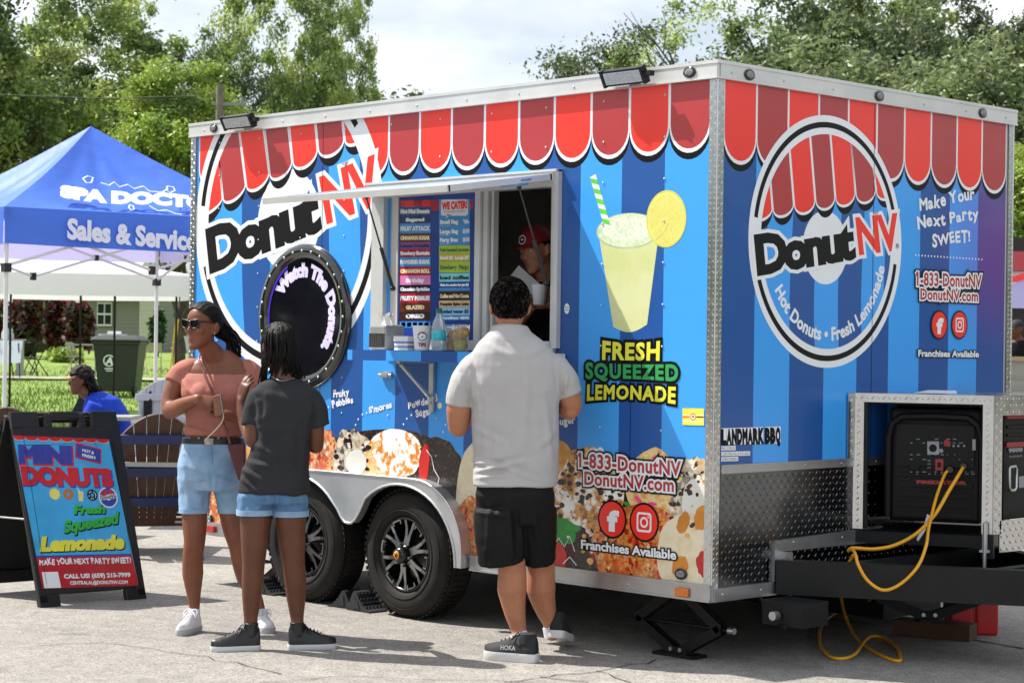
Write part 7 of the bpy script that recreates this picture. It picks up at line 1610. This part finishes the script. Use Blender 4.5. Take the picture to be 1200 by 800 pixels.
M.limb([(566,423,.02,30),(555,433,.02,37),(546,447,.02,36),(540,462,.02,33),(538.5,475,.025,32)], b, round_ends=False, grow=.001); M.limb([(636,423,.02,30),(648,432,.02,37),(658,443,.02,34),(664,453,.03,31),(668,463,.035,29)], b, round_ends=False, grow=.001)
M.cloth('polo_shirt', b, grey_c, .0065, 4, .0075, (6, 2.4), seed=2, folds=[(556,541,592,548,3,.010),(557,553,615,540,3.2,.012),(590,547,640,566,3,.009),(556,560,600,556,2.6,.009),(572,470,566,548,4,.007),(618,440,612,540,5,.005),(640,470,646,548,4,.007),(588,430,585,520,5,.004),(552,436,556,470,2.6,.010),(556,440,562,480,2.6,.008),(654,436,655,468,2.6,.010),(538,440,547,466,2.6,.007),(664,440,662,460,2.4,.007),(575,405,600,420,4,.005),(640,405,615,418,4,.005),(556,500,590,520,4,.006),(652,505,630,525,4,.006)])
b = MB(); b.smooth = True; cn = J(597.5, 389, .025); R_ = []
for dz, k, fk in ((-.050,.128,.098),(-.022,.108,.093),(.0,.098,.088),(.022,.090,.080),(.034,.086,.076),(.030,.078,.070),(.008,.082,.074)): R_.append([cn+r2*k*math.cos(t)+f2*fk*math.sin(t)+Zv*(dz-.008-.014*math.sin(t)) for t in np.linspace(0, 2*math.pi, 28, endpoint=False)])
b.rings(R_, True, False); b.build('collar', grey_c, mo)
b = MB(); M.trunk([(560,564,644,.02,.105),(571,559,648,.02,.118),(580,557,650,.02,.126),(600,558,649,.03,.118),(613,562,646,.03,.10)], b)
M.limb([(584,596,.0,56),(585.5,630,.0,57),(588.5,659,.01,54)], b, round_ends=False, grow=.002); M.limb([(627,596,.04,50),(629,630,.07,46),(630.5,658,.10,39)], b, round_ends=False, grow=.002)
M.cloth('shorts', b, cotton('black_shorts_fabric', '0b0b0c', .7), .0075, 4, .007, (8, 2.4), seed=5, folds=[(575,585,570,650,3.5,.009),(596,590,600,652,3.5,.009),(625,600,636,652,3.5,.009),(606,600,607,650,3,-.010),(560,600,600,606,3,.006)])
# hair: cap shaped from the head, with short strands for the outline
def scalp_points(fig, n, seed, zmin=.42, back=.12, front=.30):
    rn = np.random.RandomState(seed); out = []
    while len(out) < n:
        v = N3(rn.normal(0, 1, 3)); z = .63+.37*v[2]; y = -.03+.405*v[1]; x = .325*v[0]
        if z < zmin+(.30 if y > .1 else 0)+(.12 if y > -.05 else 0)+back*0: continue
        if y > front and z < .85: continue
        out.append((np.array([x, y, z]), v))
    return out
def hair_cap(fig, m_, th=.03, zlow=.40, amp=.006, seed=1, sc=40, front=.86, name='hair', stripe=0.):
    c, X, F_, U_, h = fig.hd; b = MB(); b.ellipsoid(fig.L(0,-.03,.63), X*(.325+th)*h, F_*(.405+th)*h, U_*(.37+th)*h, 48, 36); V = np.array(b.v); Q = (V-c)/h; x, y, z = Q @ X, Q @ F_, Q @ U_
    keep = lambda i: z[i] > np.interp(y[i], [-.45,-.25,-.05,.02,.10,.20,.33,.45], [zlow, zlow+.0, zlow+.08, .50, .62, .74, front, 1.2])
    F = [f for f in b.f if sum(keep(i) for i in f) >= len(f)-1]
    nn = (Q-np.array([0,0,0])); dirs = np.array([N3(v-fig.L(0,-.03,.63)) for v in V])
    d = np.array([mnoise.noise(Vector(q*sc)) for q in Q])*amp+(stripe*np.abs(np.sin(x*34)) if stripe else 0)
    V = V+dirs*d[:, None]; return put(name, V, F, [m_], fig.o)
hair_man = mat('dark_brown_hair', '120e0b', .55, var=.6, vscale=90, spec=.2, bump=.3, bscale=200); hair_grey = mat('grey_hair_fleck', '5a5652', .5, var=.3)
hair_cap(M, hair_man, .022, .16, .008, 3, 22)
b = MB(); rn = np.random.RandomState(5); c, X, F_, U_, h = M.hd
for q, v in scalp_points(M, 4200, 8, .20, 0, .34):
    p = c+(X*q[0]+F_*q[1]+U_*q[2])*h; out = N3(X*v[0]/.325+F_*v[1]/.405+U_*v[2]/.37); dn = N3(-U_*(1-abs(v[2]))+F_*.5*v[2]+X*rn.normal(0,.35)+F_*rn.normal(0,.3)); dn = N3(dn-out*(dn @ out)); L__ = rn.uniform(.014,.030); p = p+out*.007
    sd_ = N3(np.cross(out, dn))*.0011; tip = p+dn*L__+out*rn.uniform(.002,.010); b.add([p-sd_, p+sd_, p+dn*L__*.6+out*.008+sd_*.8, tip, p+dn*L__*.6+out*.008-sd_*.8], [(0,1,2,3,4)], 1 if rn.rand() < .16 else 0, False)
b.build('hair_strands', [hair_man, hair_grey], mo)
toe_m, heel_m = G(568, 771), G(629, 776)
sk_w = mat('white_sock', 'd0d0d2', .8, var=.04, bump=.1, bscale=300)
shoe(mo, heel_m+r2*.0, toe_m, (0,0,1), .048, grey_knit, white_sole, .078, lace=mat('dark_lace', '222224', .7), text=('HOKA', white_knit, -1 if np.cross(toe_m-heel_m, (0,0,1)) @ (CAM_P-heel_m) < 0 else 1, .62, .34), sole_h=.042)
h2 = J(651, 757, .10); t2 = J(664, 763, .36); t2[2] = .012; h2[2] = .075
shoe(mo, h2, t2, (0,0,1), .046, grey_knit, white_sole, .075, lace=mat('dark_lace', '222224', .7), sole_h=.036)
for rows in ([(607,741,.02,20),(611,754,.01,22)], [(646,733,.17,20),(649,744,.17,22)]):
    b = MB(); b.smooth = True; M.limb(rows, b, grow=.003, round_ends=False); b.build('sock', sk_w, mo)

# ---------------------------------------------------------------- the woman with sunglasses
Wm = Fig(10.28, -f2, 2); J = Wm.J
face = N3(-r2*.60-f2*.80)
Wm.head(J(238, 409, -.05), .243, face, (0,0,1)+r2*.02, J(257, 424, .02), .050)
Wm.trunk([(410,246,270,.02,.045),(418,236,280,.03,.06),(425,222,291,.03,.072),(433,214,298,.03,.088),(446,215,298,.02,.098),(462,214,297,.0,.12),(480,217,290,.01,.115),(500,219,284,.02,.10),(515,219,282,.02,.095),(535,214,283,.02,.11),(555,213,281,.02,.11),(566,220,276,.02,.09)])
Wm.limb([(219,433,.03,24),(207,450,.02,24),(200,470,.0,22),(200,481,-.03,21)]); Wm.limb([(200,481,-.03,21),(213,475,-.14,18),(227,469,-.22,13),(232,467,-.25,12)])
Wm.hand(J(231,467,-.25), r2*.95-Zv*.25-f2*.05, -Zv*.55+f2*.8, curl=(.5,.7,.5), k=.92, side=-1, thumb=(.35,.5))
Wm.limb([(293,436,.03,23),(301,455,.03,23),(304,478,.02,21),(302,488,.0,20)]); Wm.limb([(302,488,.0,20),(285,489,-.12,17),(268,487,-.20,13),(263,486,-.23,12)])
Wm.hand(J(265,486,-.22), -r2*.95+Zv*.1-f2*.1, Zv*.8-f2*.3, curl=(.6,.6,.4), k=.9, side=1, thumb=(.5,.4))
Wm.limb([(230,560,.02,31),(228.5,583,.0,30),(228,600,-.02,30),(228,615,-.03,29),(228,634,-.04,25),(226,650,-.03,24),(226,672,-.01,25),(227,695,.0,17),(228,712,.0,12),(228,724,.0,12)])
Wm.limb([(265,560,.04,31),(269,583,.035,30),(271,600,.03,29),(275,620,.02,28),(280,640,.02,24),(284,660,.03,24),(290,680,.05,23),(300,700,.06,15),(305,714,.05,12)])
wo_ = Wm.finish(sk_wom, lip_n, 'woman in dusty pink top, sunglasses and denim shorts facing left beside the girl', G(262, 742))
top_c = cotton('dusty_pink_knit', 'a2685c', .8, var=.02)
b = MB(); b.smooth = True
Wm.trunk([(438,216,297,.02,.098),(446,212,300,.01,.112),(458,212,300,-.005,.132),(468,214,297,-.005,.135),(480,217,291,.01,.12),(497,218,285,.02,.108),(504,215,286,.02,.113),(510.5,216.5,285,.02,.106)], b)
Wm.limb([(236,428,.02,12),(226,431,.02,24),(217,436,.03,28),(210,443,.03,28),(206,450,.02,27)], b, round_ends=False, grow=.003); Wm.limb([(276,428,.02,12),(286,432,.03,24),(294,438,.03,27),(299,445,.03,27),(301.5,452,.03,26)], b, round_ends=False, grow=.003)
for u, d_ in ((236, -.085), (272, -.085)): b.ellipsoid(J(u, 461, d_), r2*.062, f2*.055, Zv*.06, 18, 12)
Wm.cloth('top', b, top_c, .0065, 4, .004, (10, 5), seed=3, folds=[(218,500,245,507,2.4,.008),(222,507,265,509,2.4,.008),(217,476,240,486,3,.006),(284,495,262,503,2.6,.007),(252,452,253,472,4,-.010),(214,446,221,460,2.4,.006),(240,490,262,494,3,.005)])
den_l = mat('light_denim', '6f8fb0', .8, var=0, vscale=9, col2='8fabc6', bump=.12, bscale=260); den_d = mat('mid_denim', '3f6288', .8, var=0, vscale=10, col2='5d82a8', bump=.12, bscale=260)
b = MB(); b.smooth = True; Wm.trunk([(514,215,286,.02,.112),(528,212,287,.02,.122),(545,209,287,.02,.13),(562,208.5,286,.02,.128),(574,211,283,.02,.115)], b)
Wm.limb([(229,561,.01,42),(227.5,580,.0,36),(227.5,600,-.02,33)], b, round_ends=False, grow=.003); Wm.limb([(267,561,.03,40),(270.5,580,.03,34),(272,600,.03,31.5)], b, round_ends=False, grow=.003)
dn = Wm.cloth('denim_shorts', b, den_l, .0065, 4, .0045, (11, 6), seed=4, folds=[(246,556,222,548,2.4,.006),(246,560,224,562,2.4,.006),(250,556,274,550,2.4,.006),(250,560,272,564,2.4,.006),(248,556,248,574,2.2,-.008),(215,540,222,596,3,.004),(236,575,234,598,3,.004),(216,524,230,530,2,.004)])
b = MB(); b.smooth = True
for rows in ([(227.5,595,-.02,34),(227.5,600.5,-.02,34)], [(272,595,.03,32.5),(272,600.5,.03,32.5)]): Wm.limb(rows, b, round_ends=False, grow=.0045)
b.build('cuff', den_l, dn)
b = MB(); b.smooth = True; Wm.trunk([(513.0,213.6,287.2,.02,.119),(519.0,213.0,287.6,.02,.121)], b); be = b.build('belt', mat('black_belt', '0e0d0d', .4, var=.1), wo_)
b = MB(); cq = J(245, 517, -.10); b.obox(cq, r2*.022, f2*.003, Zv*.016); b.build('buckle', chrome, be)
b = MB()
for u in (222, 233, 256, 268): b.obox(J(u, 516.5, -.085 if 230 < u < 262 else -.06), r2*.005, f2*.004, Zv*.020)
b.tube([J(247,522,-.108), J(248,540,-.112), J(249,556,-.10)], .0025, 5); b.build('fly_seam', den_l, dn)
hair_cap(Wm, hair_b, .016, .30, .002, 5, 30, front=.90, stripe=.004)
roots = []; rg = random.Random(3); L = Wm.L
for i in range(52):
    a = rg.uniform(-1, 1); b0_ = L(a*.20, -.41+rg.uniform(-.03,.04), .50+rg.uniform(-.16,.16)); e = J(273+rg.uniform(-9,10), 414+rg.uniform(-7,6), .07+rg.uniform(-.03,.04)); m1_ = b0_*.55+e*.45+r2*.022-face*.015
    roots.append(([L(a*.28, -.15, .70+rg.uniform(-.1,.1)), b0_, m1_, e], .0066))
strands('braids', roots, hair_b, wo_, bump=.16)
b = MB(); lensm = mat('dark_lens', '0a0809', .12, var=.1, spec=.25); frm = mat('tortoise_frame', '140a08', .35, coat=.1, var=.4, vscale=40)
bl = MB()
c, X, F_, U_, h = Wm.hd
def gl(x, z): return L(x, .415-.55*x*x, z)
for q in (-1, 1):
    outl = [(.035,.60),(.12,.615),(.235,.63),(.265,.60),(.25,.52),(.20,.455),(.12,.435),(.06,.465),(.035,.53)]
    bl.face([gl(q*x, z) for x, z in (outl if q > 0 else outl[::-1])])
    P_ = [gl(q*x, z)+F_*.002 for x, z in outl]; b.tube(P_+P_[:1], .0042, 6); b.tube([gl(q*.26,.60), L(q*.325,.28,.595), L(q*.345,-.02,.57)], [.006,.0045,.0035], 6)
b.tube([gl(-.05,.575), gl(0,.59)+F_*.004, gl(.05,.575)], .004, 6)
g_ = b.build('sunglasses', frm, wo_); bl.build('lens', lensm, g_)
b = MB(); 
for q in (-1, 1): b.ellipsoid(L(q*.335,-.0,.35), (.006,0,0), (0,.006,0), (0,0,.010), 8, 6)
b.build('earring', chrome, wo_)
hl, tl = G(229, 733)+f2*.05, G(213, 746); shoe(wo_, J(231,736,.03)*[1,1,0], G(210, 745), (0,0,1), .040, white_knit, mat('grey_white_sole', 'a8a8aa', .6), .072, sole_h=.03)
shoe(wo_, J(306,728,.02)*[1,1,0], G(318, 742), (0,0,1), .040, white_knit, mat('grey_white_sole', 'a8a8aa', .6), .072, sole_h=.03)
# her bag and wallet
b = MB(); maroon = mat('maroon_leather', '4f1216', .4, var=.15, bump=.05, bscale=90); p = J(277, 536, -.13); b.obox(p, r2*.055, f2*.03, Zv*.10, bev=.01)
bagq = empty('shoulder_bag', p, 'maroon leather shoulder bag hanging at the hip of the woman in pink', 'bag'); 
b = MB(); b.prism([J(u, v, -.16) for u, v in ((266,521),(287,519),(288,562),(279,563))], f2*.055); b.build('bag_body', maroon, bagq, bevel=.008)
b = MB(); b.smooth = True; b.tube(spline([J(238,413,.06), J(233,419,-.06), J(238,434,-.112), J(244,448,-.145), J(250,462,-.155), J(258,485,-.14), J(266,506,-.125), J(270,521,-.14)]), .0065, 6, flat=(.35, f2)); b.build('strap', mat('braided_strap', '6d3b34', .5, var=.4, vscale=60), bagq)
b = MB(); b.prism([J(u, v, -.31) for u, v in ((248.5,464),(258.5,461.5),(262.5,485),(252.5,489))], f2*.035); wl = b.build('wallet', mat('tan_leather', '7d5238', .45, var=.15, bump=.05, bscale=90), None, loc=J(255,475,-.3), label='tan zip wallet with dangling wrist chain held by the woman in pink', cat='wallet', bevel=.005)
b = MB(); b.tube([J(258,462,-.312), J(262,485,-.312)], .003, 6); b.build('zip', chrome, wl)
b = MB(); b.tube(spline([J(262,484,-.30), J(261,492,-.29), J(256,500,-.25), J(247,509,-.20), J(240,517,-.17), J(246,520,-.165), J(243,516,-.17)]), .0035, 6); b.build('wrist_chain', mat('pale_strap', 'c9b8a4', .4, .3), wl)

# ---------------------------------------------------------------- the girl seen from behind
Gl = Fig(9.68, f2, 4); J = Gl.J
Gl.head(J(326, 432, .03), .228, N3(f2*.86-r2*.52), (0,0,1), J(332, 446, .02), .046)
Gl.trunk([(440,320,344,.02,.042),(452,310,355,.02,.065),(464,303,364,.02,.08),(490,305,361,.02,.09),(520,305,359,.02,.095),(550,292,355,.02,.09),(570,286,355,.02,.10),(583,290,350,.02,.09)])
Gl.limb([(307,466,.02,20),(298,482,.02,22),(297,500,.0,21),(297,516,-.01,19)]); Gl.limb([(297,516,-.01,19),(289,500,.10,17),(284,480,.14,14),(283,468,.15,11)])
Gl.hand(J(283,469,.15), Zv*.95+r2*.2, r2*.6+f2*.7, curl=(.25,.3,.3), k=.86, side=1, thumb=(.5,.3))
Gl.limb([(360,467,.02,20),(369,485,.02,22),(370,505,.02,20),(370,522,.04,19)]); Gl.limb([(370,522,.04,19),(362,516,.18,17),(350,508,.28,12)])
Gl.hand(J(350,508,.28), -r2*.7+f2*.6+Zv*.2, -r2*.3-f2*.3+Zv*.8, k=.86, side=-1)
Gl.limb([(299,580,.02,32),(299,596,.01,34),(299,606,.0,37),(298,635,.0,32),(297,660,.01,27),(296,680,.02,26),(295,700,.03,23),(294,722,.03,17),(294,738,.02,15)])
Gl.limb([(341,580,.04,31),(341,596,.03,33),(341,606,.02,36),(342,635,.03,32),(344,658,.04,27),(346,680,.05,26),(347,700,.06,23),(348,722,.06,16),(349,735,.05,14)])
go = Gl.finish(sk_girl, lip_n, 'girl with braids in dark grey shirt and short denim shorts, seen from behind', G(320, 764))
tee = cotton('charcoal_cotton', '2c2d30', .9, var=.02)
b = MB(); b.smooth = True
Gl.trunk([(444,314,350,.02,.058),(450,303,362,.02,.078),(460,295,372,.02,.10),(480,296,372,.02,.112),(505,300,366,.02,.115),(530,293,362,.02,.115),(555,284,361,.02,.122),(577,280.5,361,.02,.13)], b)
Gl.limb([(314,460,.02,24),(304,468,.02,29),(298,480,.02,28),(295.5,499,.01,25)], b, round_ends=False, grow=.002); Gl.limb([(354,462,.02,24),(364,470,.02,29),(370,484,.02,28),(374,500,.02,27)], b, round_ends=False, grow=.002)
Gl.cloth('t_shirt', b, tee, .007, 4, .0115, (6.5, 3.0), seed=7, folds=[(283,548,305,562,2.6,.012),(284,560,300,575,2.4,.011),(290,540,318,548,2.8,.009),(300,520,330,540,3.5,.006),(340,470,345,560,4.5,.006),(312,475,306,530,4,.007),(358,500,352,570,4,.007),(322,500,326,572,4,.005),(302,470,306,500,2.6,.009),(364,472,360,500,2.6,.009),(315,462,345,470,4,.005),(330,545,356,552,3,.006)])
b = MB(); b.smooth = True; Gl.trunk([(562,286,355,.02,.10),(574,282,358.5,.02,.116),(581,279,361,.02,.125),(589,280,360.5,.02,.115)], b); Gl.limb([(300,585,.01,42),(299,602,.0,41)], b, round_ends=False, grow=.004); Gl.limb([(341,585,.03,40),(341,604,.02,39)], b, round_ends=False, grow=.004)
ds = Gl.cloth('denim_shorts', b, den_d, .0065, 4, .0045, (11, 6), seed=9, folds=[(321,578,321,592,2.4,-.010),(321,588,300,594,2.4,.006),(322,588,345,594,2.4,.006),(285,580,284,598,2.6,.005),(355,582,354,598,2.6,.005)])
b = MB(); b.smooth = True
for rows in ([(299,596.5,.0,42),(299,603,.0,42)], [(341,597.5,.02,40),(341,604.5,.02,40)]): Gl.limb(rows, b, round_ends=False, grow=.006)
b.build('cuff', den_l, ds)
hair_cap(Gl, hair_b, .02, .22, .006, 7, 14, front=.84)
roots = []; L = Gl.L; rg = random.Random(9)
for i in range(96):
    t = rg.uniform(-1, 1); a = t*2.35; rr_ = rg.uniform(.0, .9)
    x, y, z = .325*math.sin(a)*.98, -.03-.40*math.cos(a)*.98, .40+.50*rr_
    fr_ = math.sqrt(max(.05, 1-((z-.63)/.40)**2)); p1_ = L(x*fr_*1.08, (y+.03)*fr_*1.08-.03, z); p0_ = L(x*.35, y*.35, 1.0-.05*abs(t)); 
    lo = L(x*1.12, y*1.1-.02, .30); side_ = math.sin(a)
    endv = 447+rg.uniform(-8, 6)-(8 if abs(t) < .35 else 0); u_end = 330+side_*rg.uniform(20, 29)+rg.uniform(-3, 3); e = J(u_end, endv, .0+.05*abs(side_)-.03)
    roots.append(([p0_, p1_*1.0, lo, e*.5+lo*.5, e], .0062))
strands('braids', roots, hair_b, go, bump=.18)
b = MB(); b.smooth = True; b.tube(spline([J(318,441,-.03), J(330,446,-.075), J(345,443,-.03)]), .002, 5); b.build('necklace', chrome, go)
sho_w = mat('white_midsole', 'c0c2c4', .5, var=.05)
shoe(go, J(304,755,.02)*[1,1,0], G(247, 763), (0,0,1), .042, shoe_black, sho_w, .078, high=.012, lace=shoe_black, sole_h=.026); shoe(go, J(338,754,.04)*[1,1,0], G(394, 759), (0,0,1), .042, shoe_black, sho_w, .078, high=.012, lace=shoe_black, sole_h=.026)

# ---------------------------------------------------------------- seated visitor, vendor, stall keeper
Sp = Fig(16.6, -r2, 6); J = Sp.J
Sp.head(J(96, 461.5, 0), .235, N3(-r2*.97-f2*.2-Zv*.08), (0,0,1)+r2*.08, J(113, 468, .02), .055)
Sp.trunk([(464,108,122,.02,.06),(472,106,132,.02,.13),(485,105,142,.02,.15),(505,112,148,.02,.15),(530,112,154,.02,.17),(548,110,154,.02,.18)])
Sp.limb([(114,478,-.14,11),(104,492,-.17,11),(98,508,-.16,13)]); Sp.limb([(98,508,-.16,12),(80,512,-.1,10),(68,510,-.05,8)]); Sp.hand(J(68,510,-.05), -r2, -Zv, k=1.)
Sp.limb([(140,548,-.08,24),(110,550,-.09,22),(88,552,-.09,18),(90,580,-.08,15),(92,604,-.08,10)]); Sp.limb([(140,548,.12,24),(110,550,.12,22),(88,552,.12,18),(90,580,.12,15),(92,604,.12,10)])
so_ = Sp.finish(sk_girl, lip_n, 'seated person in blue shirt and tan cap behind the menu board', J(120, 560)*[1,1,0], .009)
blue_c = cotton('royal_blue_cotton', '1438a8', .8)
b = MB(); b.smooth = True; Sp.trunk([(459,107,124,.02,.08),(466,101,139,.02,.16),(480,98,149,.02,.185),(505,105,155,.02,.185),(530,110,157,.02,.185),(548,110,157,.02,.185)], b); Sp.limb([(113,473,-.16,18),(104,490,-.17,17),(101,497,-.17,16)], b, grow=.006, round_ends=False); Sp.limb([(116,473,.18,18),(106,490,.2,17),(103,497,.2,16)], b, grow=.006, round_ends=False); Sp.cloth('blue_shirt', b, blue_c, .011, 4, .006, (6, 3), seed=2)
b = MB(); b.smooth = True; Sp.limb([(142,548,-.08,28),(110,549,-.09,26),(87,551,-.09,22),(90,580,-.08,19),(92,600,-.08,16)], b); Sp.limb([(142,548,.12,28),(110,549,.12,26),(87,551,.12,22),(90,580,.12,19),(92,600,.12,16)], b); Sp.cloth('trousers', b, cotton('dark_trousers', '14161c', .8), .012, 4, .004, seed=1)
hair_cap(Sp, hair_b, .05, .02, .02, 5, 10, front=.62); c, X, F_, U_, h = Sp.hd; L = Sp.L
rg = random.Random(5); strands('loose_hair', [([L(rg.uniform(-.3,.3), -.25+rg.uniform(-.2,.2), .55), L(rg.uniform(-.4,.4), -.45+rg.uniform(-.1,.2), .25), L(rg.uniform(-.45,.45), -.5+rg.uniform(-.1,.3), -.05)], .012) for _ in range(46)], hair_b, so_)
def cap(fig, m1, m2, parent, back=False):
    c, X, F_, U_, h = fig.hd; L = fig.L; b = MB(); b.smooth = True; R_ = []
    for t in np.linspace(0, .97, 9):
        z = .66+.40*t; k = math.sqrt(max(0, 1-t*t)); R_.append([L(.355*k*math.cos(a), -.03+.43*k*math.sin(a), z) for a in np.linspace(0, 2*math.pi, 28, endpoint=False)])
    b.rings(R_, True, True); o = b.build('cap', m1, parent); b = MB(); b.smooth = True
    top, bot = [], []
    for a in np.linspace(-1.15, 1.15, 15): top.append((a, .36*math.sin(a)*.97, .36*math.cos(a)))
    vs = []
    for a, x, y in top: vs += [L(x, y, .68), L(x*1.02, y+.30*math.cos(a*1.1)**1, .655-.05*abs(math.sin(a))), L(x, y, .665), L(x*1.02, y+.30*math.cos(a*1.1), .64-.05*abs(math.sin(a)))]
    n = len(top); b.add(vs, [(4*i, 4*i+4, 4*i+5, 4*i+1) for i in range(n-1)]+[(4*i+2, 4*i+3, 4*i+7, 4*i+6) for i in range(n-1)]+[(4*i+1, 4*i+5, 4*i+7, 4*i+3) for i in range(n-1)], 0, True); b.build('cap_brim', m2, o); return o
cap(Sp, mat('cap_dark_brown', '2a1c18', .8), mat('cap_tan', 'a8806e', .8), so_)
# vendor behind the open window
Vd = Fig(10.75, N3(-f2*.75-r2*.65), 8); J = Vd.J
Vd.head(J(633, 317, .0), .24, N3(-f2*.72-r2*.62-Zv*.25), (0,0,1)+f2*.1, J(645, 330, .08), .056)
Vd.trunk([(324,634,658,.08,.07),(334,612,684,.10,.11),(352,606,690,.10,.13),(385,608,690,.12,.13),(410,610,690,.12,.13),(440,612,688,.12,.13)])
Vd.limb([(617,340,.08,26),(606,362,.0,22),(603,380,-.08,21)]); Vd.limb([(603,380,-.08,20),(615,366,-.18,17),(625,354,-.25,13)]); Vd.limb([(682,340,.1,26),(690,365,.05,22),(688,390,.0,20)]); Vd.limb([(688,390,.0,19),(664,372,-.12,17),(648,356,-.22,13)])
Vd.hand(J(645,356,-.23), -r2*.9-f2*.2+Zv*.1, -f2*.35-Zv*.1+r2*.0, curl=(.5,.5,.4), side=1); Vd.hand(J(622,356,-.25), r2*.6+Zv*.5, -f2*.6, curl=(.4,.4,.3), side=1)
vo = Vd.finish(sk_man, lip_t, 'vendor in red cap handing out a cup inside the serving window', J(645, 440, .1), .007)
b = MB(); b.smooth = True; Vd.trunk([(327,630,662,.08,.08),(336,610,686,.10,.12),(352,604,692,.10,.14),(385,606,692,.12,.14),(440,610,690,.12,.14)], b); Vd.limb([(617,340,.08,30),(608,358,.02,27),(605,368,-.03,25)], b, round_ends=False, grow=.004); Vd.limb([(682,340,.1,30),(689,360,.06,27),(690,372,.04,25)], b, round_ends=False, grow=.004); Vd.cloth('dark_shirt', b, cotton('black_cotton', '101012', .85), .009, 4, .004, seed=3)
hair_cap(Vd, hair_man, .02, .35, .004, 2, 25, front=1.0); co = cap(Vd, mat('cap_red', '7c0e18', .8), mat('cap_red', '7c0e18', .8), vo); c, X, F_, U_, h = Vd.hd
FB_ = Flat(Vd.L(0,.39,.80), X, N3(U_*.9-F_*.35), N3(F_*.9+U_*.35)); FB_.disc((0,0), .026, 1, 0, 20); FB_.disc((0,0), .020, 3, 1, 20); FB_.disc((0,.002), .009, 5, 0, 16); FB_.poly([(-.022,.004),(.022,.004),(.018,.014),(-.018,.014)], 6, 2); FB_.build('cap_badge', [white_p, navy, red_d], co)
c = J(632, 357, -.30); b = MB(); b.smooth = True; b.lathe(c, (0,0,1), [(.0,.0),(.032,.0),(.043,.105),(.045,.107),(.042,.105),(.035,.09),(0,.088)], 24); b.build('paper_cup', mat('cup_white', 'e2e4e8', .35, var=.03), None, loc=c, label='white paper cup in the hand of the vendor inside the window', cat='cup')
b = MB(); b.prism([J(u, v, -.02) for u, v in ((586,338),(608,311),(634,334),(624,345))], f2*.01); tag(b.build('paper_sheet', mat('paper_white', 'e4e4e4', .8, var=.05), None, loc=J(608,330,0)), 'white paper bag standing inside the window beside the vendor', 'paper bag')
# keeper of the stall at the right edge
Kp = Fig(24.9, -r2, 9); J = Kp.J; Kp.head(J(1191, 397, 0), .235, N3(-r2*.9-f2*.4), (0,0,1), J(1195, 400, 0), .055)
Kp.trunk([(397,1188,1200,0,.06),(401,1181,1209,0,.10),(412,1181,1209,0,.12),(440,1183,1208,0,.12)]); Kp.limb([(1182,403,0,9),(1179,415,-.05,8),(1180,424,-.12,7)]); Kp.limb([(1208,403,0,9),(1211,415,-.05,8),(1206,424,-.12,7)]); Kp.hand(J(1180,424,-.12), -Zv, -r2); Kp.hand(J(1206,424,-.12), -Zv, r2)
ko = Kp.finish(sk_girl, lip_n, 'person in dark cap behind the grey stall counter at the right edge', J(1195, 440), .012); b = MB(); b.smooth = True; Kp.trunk([(398,1187,1201,0,.07),(402,1180,1210,0,.115),(412,1179,1211,0,.135),(440,1181,1210,0,.135)], b); Kp.limb([(1183,403,0,10),(1179,413,-.04,9.5)], b, grow=.01); Kp.limb([(1208,403,0,10),(1211,413,-.04,9.5)], b, grow=.01); Kp.cloth('dark_shirt', b, cotton('black_cotton', '101012', .85), .014, 3, .004)
cap(Kp, mat('cap_charcoal', '202228', .8), mat('cap_charcoal', '202228', .8), ko)
